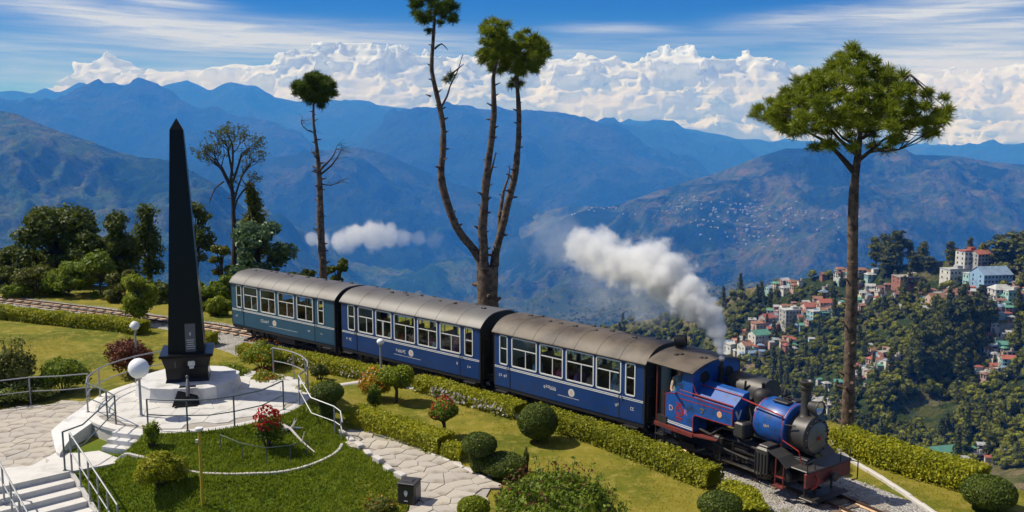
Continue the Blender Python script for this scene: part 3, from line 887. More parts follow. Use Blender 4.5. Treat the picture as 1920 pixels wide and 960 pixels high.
# ------------------------------------------------------------------ people
def person(label, loc, rz, shirt, pose='seat', trousers='cloth_tan', group=None, lean=0.0, arm='rest', scarf=None):
    """one continuous skinned body with clothes and hair; loc = hips on the seat or the ground under the feet"""
    root = thing('person', label, 'person', loc, rz, group)
    hip = .0 if pose == 'seat' else .88
    V = [(0, 0, hip), (0 + lean * .4, 0, hip + .22), (lean, 0, hip + .44), (lean * 1.2 + .01, 0, hip + .54), (lean * 1.2 + .03, 0, hip + .64), (lean * 1.2 + .02, 0, hip + .72)]
    E_ = [(0, 1), (1, 2), (2, 3), (3, 4), (4, 5)]
    Rr = [.13, .125, .13, .05, .085, .065]
    for sd in (-1, 1):
        sh = len(V); V.append((lean, .17 * sd, hip + .44)); E_.append((2, sh)); Rr.append(.062)
        if arm == 'out' and sd < 0:
            V += [(lean + .12, .27 * sd, hip + .24), (lean + .30, .34 * sd, hip + .20), (lean + .38, .35 * sd, hip + .20)]
        else:
            V += [(lean + .05, .19 * sd, hip + .18), (lean + .24, .15 * sd, hip + .06), (lean + .31, .14 * sd, hip + .05)]
        E_ += [(sh, sh + 1), (sh + 1, sh + 2), (sh + 2, sh + 3)]; Rr += [.046, .036, .03]
        hd = len(V) - 1; hx, hy, hz_ = V[hd]
        for f in range(4):
            V.append((hx + .075, hy + (f - 1.5) * .018, hz_ - .012 * abs(f - 1.5))); E_.append((hd, len(V) - 1)); Rr.append(.009)
        V.append((hx + .035, hy - .035 * sd, hz_ + .02)); E_.append((hd, len(V) - 1)); Rr.append(.010)
        lg = len(V); V.append((0, .085 * sd, hip - .02)); E_.append((0, lg)); Rr.append(.085)
        V += [(.38, .10 * sd, hip + .01), (.36, .10 * sd, hip - .38), (.48, .10 * sd, hip - .41)] if pose == 'seat' else [(.02, .10 * sd, hip - .42), (0, .11 * sd, .07), (.14, .12 * sd, .035)]
        E_ += [(lg, lg + 1), (lg + 1, lg + 2), (lg + 2, lg + 3)]; Rr += [.06, .042, .034]
    me = bpy.data.meshes.new('body'); me.from_pydata(V, E_, []); me.update()
    o = link('body', me, M['skin'], root)
    md = o.modifiers.new('skin', 'SKIN')
    for i, sv in enumerate(me.skin_vertices[0].data):
        sv.radius = (Rr[i], Rr[i]); sv.use_root = (i == 0)
    sb = o.modifiers.new('sub', 'SUBSURF'); sb.levels = 1; sb.render_levels = 1
    hx, hz_ = lean * 1.2 + .03, hip + .655
    # face
    mb = MB(); mb.smooth = True
    for sd in (-1, 1):
        mb.ball((hx + .079, .032 * sd, hz_ + .012), (.010, .014, .009), 6, 4)
    link('eyes', mb, M['hair'], root)
    mb = MB(); mb.smooth = True
    mb.ball((hx + .092, 0, hz_ - .012), (.018, .014, .022), 6, 4)
    for sd in (-1, 1):
        mb.ball((hx, .084 * sd, hz_), (.018, .012, .028), 6, 4)
    link('nose_and_ears', mb, M['skin'], root)
    # clothes
    mb = MB(); mb.smooth = True

    def ov(x, z, rx, ry, n=14):
        return [(x + rx * math.cos(a), ry * math.sin(a), z) for a in (2 * math.pi * i / n for i in range(n))]
    mb.loft([ov(0, hip - .04, .145, .185), ov(lean * .2, hip + .1, .15, .18), ov(lean * .6, hip + .28, .155, .195), ov(lean * .9, hip + .40, .14, .205), ov(lean, hip + .475, .11, .17), ov(lean * 1.1, hip + .515, .065, .075)])
    a0 = MB(); a0.smooth = True
    for sd in (-1, 1):
        el = (lean + .12, .27 * sd, hip + .24) if (arm == 'out' and sd < 0) else (lean + .05, .19 * sd, hip + .18)
        mb.tube([(lean, .15 * sd, hip + .44), (lean + .03, .185 * sd, hip + .36), el], [.072, .060, .050], 8)
    link('shirt', mb, M[shirt], root)
    mb = MB(); mb.smooth = True
    for sd in (-1, 1):
        if pose == 'seat':
            mb.tube([(-.02, .085 * sd, hip - .02), (.37, .10 * sd, hip + .01), (.37, .10 * sd, hip - .34)], [.11, .085, .062], 8)
        else:
            mb.tube([(0, .085 * sd, hip + .03), (.02, .10 * sd, hip - .42), (0, .11 * sd, .10)], [.115, .085, .075], 8)
    link('trousers', mb, M[trousers], root)
    mb = MB(); mb.smooth = True
    if scarf:
        mb.ball((hx - .015, 0, hz_ + .025), (.105, .10, .115), 10, 7)
        mb.tube([(hx - .06, 0, hz_ - .03), (hx - .11, 0, hip + .40)], [.07, .10], 8)
        link('head_scarf', mb, M[scarf], root)
    else:
        mb.ball((hx - .022, 0, hz_ + .035), (.098, .094, .092), 10, 7)
        link('hair', mb, M['hair'], root)
    return root


# ------------------------------------------------------------------ carriages
def frame_ring(mb, x0, x1, z0, z1, y0, y1, w=.035, c=.05):
    """rounded rectangular frame in the xz plane"""
    def rr(e):
        a, b_, c_, d_ = x0 + e, x1 - e, z0 + e, z1 - e; k = max(c - e * .6, .012)
        P = []
        for (cx, cz, s0) in ((b_ - k, d_ - k, 0), (a + k, d_ - k, 90), (a + k, c_ + k, 180), (b_ - k, c_ + k, 270)):
            P += [(cx + k * math.cos(R(s0 + q)), cz + k * math.sin(R(s0 + q))) for q in (0, 45, 90)]
        return P
    o, i = rr(0), rr(w)
    n = len(o)
    vs = [(p[0], y, p[1]) for y in (y0, y1) for P in (o, i) for p in P]
    fs = []
    for k in range(n):
        j = (k + 1) % n
        fs += [(k, j, n + j, n + k), (2 * n + k, 3 * n + k, 3 * n + j, 2 * n + j), (k, 2 * n + k, 2 * n + j, j), (n + k, n + j, 3 * n + j, 3 * n + k)]
    mb.add(vs, fs)


WHEEL_CACHE = {}


def wheel(parent, x, y, r, w=.06, name='wheel', m='iron', spokes=0):
    key = (r, w, spokes, m)
    if key not in WHEEL_CACHE:
        mb = MB(); mb.smooth = False
        mb.lathe((0, -w / 2, 0), (0, 1, 0), [(0, r * 1.12), (.015, r * 1.12), (.02, r), (w, r * .985), (w, r * .82), (w * .5, r * .80), (w * .5, r * .22), (w * 1.1, r * .2), (w * 1.1, .001)], 22, False)
        mb.lathe((0, -w / 2, 0), (0, 1, 0), [(0, .001), (0, r * 1.12)], 22, False)
        WHEEL_CACHE[key] = mb.mesh(name); WHEEL_CACHE[key].materials.append(M[m])
    o = bpy.data.objects.new(name, WHEEL_CACHE[key]); COL.objects.link(o); o.parent = parent
    o.location = (x, y, r + .14); o.rotation_euler = (0, 0, math.pi if y < 0 else 0)
    return o


def glyphs(mb, x, z, h, n, y, rg, w=.6):
    """a short run of painted characters, upright strokes and bars (too small in the photo to read)"""
    for k in range(n):
        cx = x + k * h * (w + .18); a = rg.randint(0, 3); t_ = h * .16; q = h * w
        y0, y1 = y - .003, y
        if a in (0, 1):
            mb.box(cx, cx + t_, y0, y1, z, z + h)
        if a in (0, 2):
            mb.box(cx + t_, cx + q, y0, y1, z + h - t_, z + h)
        if a in (0, 1, 3):
            mb.box(cx + t_, cx + q, y0, y1, z, z + t_)
        if a in (1, 2, 3):
            mb.box(cx + q - t_, cx + q, y0, y1, z + t_, z + h * .8)
        if a in (2, 3):
            mb.box(cx, cx + q - t_, y0, y1, z + h * .42, z + h * .42 + t_)


def carriage(label, A, B, paint, roofm, wins, doors, seed, letter_x, letter_n, logo_x, underline, marks, single):
    """A, B: ground points of the near side's rear and front ends; wins: near-side window spans"""
    rg = random.Random(seed)
    A = np.array(A, float); B = np.array(B, float); ang = math.atan2(B[1] - A[1], B[0] - A[0]); L = float(np.linalg.norm(B - A)) - .28
    nrm = np.array([-math.sin(ang), math.cos(ang)])
    o0 = A + nrm * 1.0
    root = thing('railway_carriage', label, 'railway carriage', (o0[0], o0[1], .0), ang)
    sill, head, top, bot = 1.47, 2.43, 2.53, .72
    body = MB()
    allw = sorted(wins + doors)
    for sd in (-1, 1):
        ya, yb = (-1.0, -.95) if sd < 0 else (.95, 1.0)
        body.box(0, L, ya, yb, bot, sill); body.box(0, L, ya, yb, head, top)
        e = 0.0
        for (a, b_) in allw + [(L, L)]:
            if a > e:
                body.box(e, a, ya, yb, sill, head)
            e = b_
    link('body', body, M[paint], root)
    # inner lining, floor and ceiling
    mb = MB(); mb.box(.02, L - .02, -.945, .945, .78, .84); mb.box(.02, L - .02, -.94, .94, 2.49, 2.52)
    mb.box(.02, L - .02, -.945, -.925, .845, sill - .02); mb.box(.02, L - .02, .925, .945, .845, sill - .02)
    mb.box(.002, .02, -.94, .94, .85, 2.48); mb.box(L - .02, L - .002, -.94, .94, .85, 2.48)
    link('interior_lining', mb, M['interior'], root)
    # dark ends with doorway, window and gangway frame
    for nm, x0, x1, s in (('end_wall', -.05, .0, -1), ('end_wall', L, L + .05, 1)):
        mb = MB()
        mb.box(x0, x1, -1.0, -.38, bot, top); mb.box(x0, x1, .38, 1.0, bot, top); mb.box(x0, x1, -.38, .38, 2.3, top)
        prof = [(-1.0, top)] + [(y, top + .40 * (1 - abs(y / 1.0) ** 2.8)) for y in np.linspace(-1, 1, 15)[1:-1]] + [(1.0, top)]
        mb.prism(prof, x0, x1, 'x')
        w_ = link(nm, mb, M['black'], root)
        mb = MB(); xx = (x0 - .12, x0) if s < 0 else (x1, x1 + .12)
        mb.box(*xx, -.46, -.38, bot, 2.34); mb.box(*xx, .38, .46, bot, 2.34); mb.box(*xx, -.46, .46, 2.34, 2.42)
        link('gangway_frame', mb, M['black'], w_)
        mb = MB(); frame_ring(mb, -.9, -.55, 1.5, 2.1, 0, .015); 
        mb.v = [((x1 if s > 0 else x0 - .015) + p[1], p[0], p[2]) for p in mb.v]
        link('end_window', mb, M['iron'], w_)
        mb = MB(); mb.tube([((x1 if s > 0 else x0) + s * .06, -.93, .9), ((x1 if s > 0 else x0) + s * .06, -.93, 1.6)], .012, 6); mb.tube([((x1 if s > 0 else x0) + s * .06, .93, .9), ((x1 if s > 0 else x0) + s * .06, .93, 1.6)], .012, 6)
        mb.box(*(xx), -.7, .7, .80, .86)
        link('grab_rail', mb, M['iron'], w_)
        mb = MB(); c_ = x0 - .06 if s < 0 else x1 + .06
        mb.tube([(c_, 0, .5), (c_ + s * .22, 0, .5)], .05, 8); mb.lathe((c_ + s * .2, 0, .5), (s, 0, 0), [(0, .11), (.04, .12), (.06, .06)], 12)
        link('buffer', mb, M['iron'], root)
    # roof
    mb = MB(); mb.smooth = True
    prof = []
    for y in np.concatenate([[-1.06], -1.05 + np.array([0, .01, .03, .06, .1, .16, .25, .4, .6, .8]), [0]]):
        prof.append((y, 2.50 + .45 * (1 - abs(min(1, abs(y) / 1.06)) ** 3.0)))
    prof = prof + [(-y, z) for y, z in prof[-2::-1]]
    prof[0] = (-1.06, 2.49); prof[-1] = (1.06, 2.49)
    step = L / 7
    mb.loft([[(x, y, z) for y, z in prof] + [(x, y * .97, z - .035) for y, z in prof[::-1]] for x in (-.10, L + .10)])
    rf = link('roof', mb, M[roofm], root)
    for k in range(1, 7):
        mb = MB()
        x = k * step
        mb.loft([[(xx, y * (1 + u), z + u) for xx, u in ((x - .022, -.004), (x - .014, .006), (x + .014, .006), (x + .022, -.004))] for y, z in prof], False, False)
        link('roof_rib', mb, M[roofm], rf)
    k = .45
    while k < L - .3:
        mb = MB(); y = rg.choice((-.12, .12, .3)); z = 2.50 + .45 * (1 - abs(y / 1.06) ** 3.0)
        mb.bevel_box(k, k + rg.uniform(.10, .2), y - .04, y + .04, z - .02, z + rg.uniform(.025, .05), .012)
        link('roof_vent', mb, M['black'], rf); k += rg.uniform(.4, .75)
    mb = MB(); mb.box(-.08, L + .08, -1.02, -1.003, 2.455, 2.49); mb.box(-.08, L + .08, 1.003, 1.02, 2.455, 2.49)
    link('gutter', mb, M['black'], root)
    # windows: white frame, transom, mullion, pane
    for sd in (-1, 1):
        for i, (a, b_) in enumerate(allw):
            mb = MB(); door = (a, b_) in doors
            y0, y1 = (-1.014, -.965) if sd < 0 else (.965, 1.014)
            frame_ring(mb, a - .008, b_ + .008, sill - .008, head + .008, y0, y1, .040 if not door else .036, .06)
            zt = sill + (head - sill) * .62 if not door else sill + (head - sill) * .55
            ym0, ym1 = (-1.0, -.975) if sd < 0 else (.975, 1.0)
            mb.box(a + .03, b_ - .03, ym0, ym1, zt - .014, zt + .014)
            if not door:
                xm = a + (b_ - a) * (.55 if i not in single else .42)
                mb.box(xm - .014, xm + .014, ym0, ym1, sill + .03, zt - .014)
                if i in single:
                    mb.box(xm + .04, xm + .065, ym0, ym1, sill + .03, zt - .014)
            w_ = link('window', mb, M['white'] if sd < 0 else M['dullwhite'], root)
            mb = MB(); yg = -.985 if sd < 0 else .985
            mb.add([(a + .02, yg, sill + .02), (b_ - .02, yg, sill + .02), (b_ - .02, yg, head - .02), (a + .02, yg, head - .02)], [(0, 1, 2, 3)])
            link('pane', mb, M['glass'], w_)
    # doors at both ends of the near side, waist stripes, lettering
    x_d0, x_d1 = doors[0][1] + .10, doors[1][0] - .22
    for sd in (-1, 1):
        for (a, b_) in ((.03, x_d0), (x_d1, L - .03)):
            mb = MB(); y0, y1 = (-1.006, -.999) if sd < 0 else (.999, 1.006)
            mb.box(a, b_, y0, y1, bot + .03, sill - .05)
            d_ = link('door', mb, M[paint], root)
            mb = MB(); xs3 = b_ if a < 1 else a
            mb.box(xs3 - .012, xs3 + .012, *((-1.012, -.999) if sd < 0 else (.999, 1.012)), bot + .02, 2.44)
            link('door_jamb', mb, M['black'], d_)
            mb = MB(); xh = b_ - .1 if a < 1 else a + .1
            mb.tube([(xh, sd * 1.03, 1.42), (xh, sd * 1.03, 1.30)], .012, 6); link('handle', mb, M['brass'], d_)
    for sd in (-1, 1):
        mb = MB()
        for (a, b_) in ((.0, x_d0 - .02), (x_d0 + .02, x_d1 - .02), (x_d1 + .02, L)):
            for z in (1.335, 1.378):
                mb.box(a, b_, *((-1.0095, -1.0) if sd < 0 else (1.0, 1.0095)), z, z + .022)
        link('waist_stripe', mb, M['white'], root)
    mb = MB(); glyphs(mb, letter_x, 1.04, .115, letter_n, -1.0, rg)
    link('lettering', mb, M['dullwhite'], root)
    mb = MB(); mb.lathe((logo_x, -1.0, 1.10), (0, -1, 0), [(0, .125), (.003, .125), (.003, .001)], 18, False)
    lg = link('emblem', mb, M['dullwhite'], root)
    mb = MB(); mb.lathe((logo_x, -1.0035, 1.12), (0, -1, 0), [(0, .06), (.002, .06), (.002, .001)], 12, False); mb.box(logo_x - .05, logo_x + .05, -1.0055, -1.0035, 1.0, 1.03)
    link('emblem_mark', mb, M['cloth_tan'], lg)
    mb = MB(); mb.box(underline[0], underline[1], -1.003, -1.0, .93, .942)
    link('underline', mb, M['dullwhite'], root)
    mb = MB()
    for (x, n_, h_) in marks:
        glyphs(mb, x, 1.05, h_, n_, -1.0065, rg)
    link('number_marks', mb, M['dullwhite'], root)
    # solebar, steps, bogies
    mb = MB(); mb.box(-.02, L + .02, -.985, -.90, .60, .715); mb.box(-.02, L + .02, .90, .985, .60, .715); mb.box(.2, L - .2, -.3, .3, .45, .70)
    for x in np.linspace(.5, L - .5, 6):
        mb.box(x - .04, x + .04, -.9, .9, .56, .66)
    mb.tube([(L * .25, -.7, .62), (L * .36, -.7, .36), (L * .64, -.7, .36), (L * .75, -.7, .62)], .02, 6)
    mb.bevel_box(L * .42, L * .6, -.85, -.4, .32, .6, .03); mb.lathe((L * .3, -.5, .45), (1, 0, 0), [(0, .02), (.02, .14), (.5, .14), (.52, .02)], 12)
    link('underframe', mb, M['black'], root)
    for x in (.95, L - 1.0):
        mb = MB()
        for sd in (-1, 1):
            mb.prism([(x - .75, .30), (x - .62, .50), (x + .62, .50), (x + .75, .30), (x + .3, .26), (x - .3, .26)], sd * .44 - .03, sd * .44 + .03, 'y')
            for dx_ in (-.45, .45):
                mb.bevel_box(x + dx_ - .07, x + dx_ + .07, sd * .5 - .05, sd * .5 + .05, .27, .46, .015)
            mb.tube([(x - .12, sd * .48, .34), (x, sd * .48, .28), (x + .12, sd * .48, .34)], .03, 6)
        mb.box(x - .12, x + .12, -.6, .6, .38, .52)
        bg = link('bogie', mb, M['iron'], root)
        for dx_ in (-.45, .45):
            for sd in (-.335, .335):
                wheel(bg, x + dx_, sd, .22)
    mb = MB()
    for x in (.35, L - .4):
        mb.box(x - .25, x + .25, -1.12, -.93, .56, .585); mb.box(x - .25, x - .23, -.99, -.93, .56, .7); mb.box(x + .23, x + .25, -.99, -.93, .56, .7)
    link('footstep', mb, M['black'], root)
    # seats
    for x in np.arange(1.15, L - .9, .82):
        mb = MB(); mb.bevel_box(x - .22, x + .22, -.9, -.2, 1.08, 1.20, .03); mb.bevel_box(x - .30, x - .22, -.9, -.2, .98, 1.72, .03); mb.box(x - .15, x + .15, -.8, -.3, .84, 1.08)
        link('seat', mb, M['cushion'], root)
        mb = MB(); mb.bevel_box(x - .22, x + .22, .2, .9, 1.08, 1.20, .03); mb.bevel_box(x - .30, x - .22, .2, .9, .98, 1.72, .03); mb.box(x - .15, x + .15, .3, .8, .84, 1.08)
        link('seat', mb, M['cushion'], root)
    fwd = np.array([math.cos(ang), math.sin(ang)])

    def world(x, y, z):
        p = o0 + fwd * x + nrm * y
        return (p[0], p[1], z), ang
    return root, world, L


C1 = carriage('teal blue railway carriage at the rear of the train', (-11.94, 40.26), (-6.62, 36.00), 'teal', 'roof',
              [(.83, 1.78), (1.98, 2.95), (3.14, 4.14), (4.32, 5.30)], [(.34, .68), (5.60, 5.94)], 3, 1.95, 6, 2.85, (2.5, 4.3), [(.22, 2, .10), (4.95, 2, .10), (5.72, 3, .05)], ())
C2 = carriage('dark blue railway carriage in the middle with five wide windows', (-6.48, 35.92), (-.88, 31.08), 'blue', 'roof',
              [(.94, 1.79), (1.93, 2.79), (2.93, 4.02), (4.16, 5.14), (5.28, 6.25)], [(.35, .74), (6.45, 6.83)], 5, 3.0, 6, 3.80, (2.9, 4.3), [(.22, 1, .11), (.38, 2, .11), (6.05, 1, .12), (6.58, 3, .07)], (2,))
C3 = carriage('dark blue railway carriage with brown roof coupled behind the locomotive', (-.56, 30.72), (3.95, 26.36), 'blue', 'roofb',
              [(.77, 1.86), (1.99, 2.95), (3.08, 4.17), (4.26, 5.19)], [(.22, .58), (5.35, 5.70)], 7, 2.15, 6, 3.30, (2.75, 3.6), [(.20, 2, .09), (.40, 2, .10), (4.98, 2, .11), (5.55, 2, .09)], (0,))

PG = 'passengers sitting in the carriages'


def passengers(car, lst):
    _, world, L = car
    for x, y, shirt, lab, scarf, dr in lst:
        loc, a = world(x, y, 1.21)
        person(lab, loc, a + dr, shirt, 'seat', 'cloth_violet', PG, .05, 'rest', scarf)


passengers(C1, [(1.3, -0.74, 'cloth_white', 'passenger in pale top behind the first wide window of the teal carriage', None, 0),
                (2.3, -0.74, 'cloth_tan', 'passenger in tan top behind the second wide window of the teal carriage', None, .2),
                (2.72, -0.62, 'cloth_orange', 'passenger in orange top behind the second wide window of the teal carriage', None, 3.0),
                (3.5, -0.74, 'cloth_pink', 'passenger in pink top behind the third wide window of the teal carriage', None, .1),
                (3.9, -0.72, 'cloth_tan', 'passenger in tan top behind the third wide window of the teal carriage', 'cloth_orange', 3.1),
                (4.75, -0.74, 'cloth_orange', 'passenger in orange top behind the fourth wide window of the teal carriage', None, 0)])
passengers(C2, [(2.5, -0.74, 'cloth_white', 'passenger in white top behind the second wide window of the middle carriage', None, .3),
                (3.2, -0.74, 'cloth_red', 'passenger in red top at the middle window of the middle carriage', None, 0),
                (3.75, -0.72, 'cloth_orange', 'passenger in orange top at the middle window of the middle carriage', None, 2.9),
                (4.55, -0.74, 'cloth_pink', 'passenger in pink top behind the fourth wide window of the middle carriage', None, 0),
                (4.98, -0.74, 'cloth_white', 'passenger in white top behind the fourth wide window of the middle carriage', 'cloth_white', 3.0),
                (5.8, -0.74, 'cloth_violet', 'passenger in violet top behind the last wide window of the middle carriage', 'cloth_pink', .1)])
passengers(C3, [(1.62, -0.74, 'cloth_blue', 'passenger in pale blue top behind the first wide window of the brown roofed carriage', None, .1),
                (2.42, -0.74, 'cloth_red', 'passenger in red top behind the second wide window of the brown roofed carriage', None, 0),
                (2.72, -0.67, 'cloth_pink', 'passenger in pink top behind the second wide window of the brown roofed carriage', None, 3.1),
                (3.35, -0.74, 'cloth_violet', 'passenger in violet top behind the third wide window of the brown roofed carriage', None, .1),
                (4.0, -0.74, 'cloth_tan', 'passenger in tan top behind the third wide window of the brown roofed carriage', None, 3.0),
                (4.75, -0.74, 'cloth_blue', 'passenger in sky blue top behind the last wide window of the brown roofed carriage', 'cloth_blue', .0),
                (5.0, -0.74, 'cloth_white', 'passenger in white top behind the last wide window of the brown roofed carriage', None, 3.1)])

# ------------------------------------------------------------------ locomotive (local x runs forward, near side is y < 0)
LO = np.array([4.44, 27.27]); LA = R(-54)
LOCO = thing('steam_locomotive', 'small blue and black saddle tank steam locomotive with red lining', 'steam locomotive', (LO[0], LO[1], 0), LA)


def lp(name, mb, m, parent=None):
    return link(name, mb, M[m] if not isinstance(m, (list, tuple)) else [M[k] for k in m], parent or LOCO)


LF = np.array([math.cos(LA), math.sin(LA)]); LN = np.array([-math.sin(LA), math.cos(LA)])


def loco_world(x, y, z):
    p = LO + LF * x + LN * y
    return np.array([p[0], p[1], z])


# frames and running gear
mb = MB(); mb.box(.75, 5.1, -.42, -.36, .42, .88); mb.box(.75, 5.1, .36, .42, .42, .88); mb.box(.75, 5.0, -.36, .36, .60, .80)
lp('main_frame', mb, 'black')
mb = MB(); mb.box(.66, 2.12, -1.0, 1.0, .91, .965); mb.box(.66, 2.12, -1.02, -1.0, .86, .965); mb.prism([(2.12, .90), (2.95, .99), (2.95, 1.02), (2.12, .955)], -1.0, -.55, 'y')
lp('footplate', mb, 'redbeam')
mb = MB()
for z, h in ((.36, .03), (.62, .03)):
    mb.box(.72, 1.05, -1.05, -.8, z, z + h)
mb.box(.72, .745, -1.02, -.98, .36, .91); mb.box(1.02, 1.045, -1.02, -.98, .36, .91); mb.box(.74, 1.1, -.98, -.9, .97, 1.18)
lp('cab_step', mb, 'iron')
for x, r_ in ((2.62, .335), (3.95, .335)):
    for sd in (-.335, .335):
        wl_ = wheel(LOCO, x, sd, r_, .08, 'driving_wheel')
        mb = MB(); mb.lathe((.0, .03, -.14), (0, 1, 0), [(0, .07), (.14, .06)], 10); mb.prism([(-.18, .1), (.18, .1), (.26, .26), (-.26, .26)], .03, .08, 'y')
        link('crank', mb, M['steel'], wl_)
for sd in (-1, 1):
    mb = MB(); y = sd * .50
    mb.box(2.55, 4.02, y - .02, y + .02, .31, .385)
    lp('coupling_rod', mb, 'steel')
    mb = MB(); y = sd * .60
    mb.prism([(2.60, .31), (4.0, .70), (4.02, .77), (2.58, .39)], y - .02, y + .02, 'y'); mb.box(3.3, 4.2, y + sd * .05 - .03, y + sd * .05 + .03, .80, .85); mb.box(3.3, 4.2, y + sd * .05 - .03, y + sd * .05 + .03, .66, .70)
    mb.tube([(2.6, y, .36), (2.9, y, .98), (3.4, y, 1.02)], .03, 6); mb.tube([(2.4, y, .9), (3.7, y, .9)], .025, 6)
    mb.tube([(3.0, y, .62), (4.2, y, .55)], .022, 6); mb.tube([(3.55, y, .5), (3.6, y, 1.15)], .03, 6)
    lp('valve_gear', mb, 'iron')
    mb = MB(); y0, y1 = (-1.0, -.50) if sd < 0 else (.50, 1.0)
    mb.bevel_box(4.22, 4.66, y0, y1, .56, 1.24, .05); mb.bevel_box(4.30, 4.60, y0 + .05, y1 - .05, 1.24, 1.30, .02)
    cyl = lp('cylinder', mb, 'smokebox')
    mb = MB(); mb.smooth = True
    mb.lathe((4.655, (y0 + y1) / 2, .80), (1, 0, 0), [(0, .20), (.05, .20), (.07, .16), (.07, .001)], 16, False)
    link('cylinder_cover', mb, M['iron'], cyl)
    mb = MB(); mb.box(4.62, 4.66, y0 - .012, y0 + .2, .60, 1.2)
    for k in range(4):
        mb.box(4.25 + k * .1, 4.28 + k * .1, y0 - .02, y0, .5, 1.1)
    link('cladding_strip', mb, M['black'], cyl)
    # injector pipes, sand boxes and lubricators along the side
    mb = MB(); y = sd * .82
    mb.tube([(2.2, y, 1.1), (2.6, y, 1.05), (2.9, y * .9, 1.3), (3.3, y * .85, 1.32), (3.5, y * .9, 1.1), (4.1, y * .9, 1.05)], .035, 8)
    mb.tube([(2.7, y, .86), (3.2, y, .78), (3.9, y, .74)], .028, 8); mb.tube([(3.5, y * .85, 1.3), (3.7, y * .92, 1.18), (3.95, y * .92, 1.28)], .03, 8)
    mb.tube([(2.95, y, .45), (2.95, y, 1.05)], .022, 6); mb.tube([(3.35, y, .5), (3.38, y, 1.05)], .018, 6)
    lp('pipework', mb, 'iron')
    mb = MB(); mb.smooth = True
    mb.lathe((2.78, y, 1.02), (1, 0, 0), [(0, .02), (.01, .10), (.16, .10), (.17, .02)], 12); mb.lathe((2.98, y, .90), (0, 0, 1), [(0, .02), (.01, .07), (.16, .07), (.18, .02)], 10)
    lp('injector', mb, 'brass' if sd > 0 else 'iron')
    mb = MB(); mb.bevel_box(3.42, 3.78, *sorted((sd * .52, sd * .92)), 1.25, 1.66, .04)
    lp('sand_box', mb, 'smokebox')
    mb = MB(); mb.tube([(.95, sd * .55, .45), (1.3, sd * .55, .36), (1.9, sd * .55, .36), (2.2, sd * .55, .5)], .045, 8); mb.prism([(1.2, .28), (1.9, .28), (1.8, .48), (1.3, .48)], sd * .55 - .04, sd * .55 + .04, 'y')
    lp('spring', mb, 'iron')
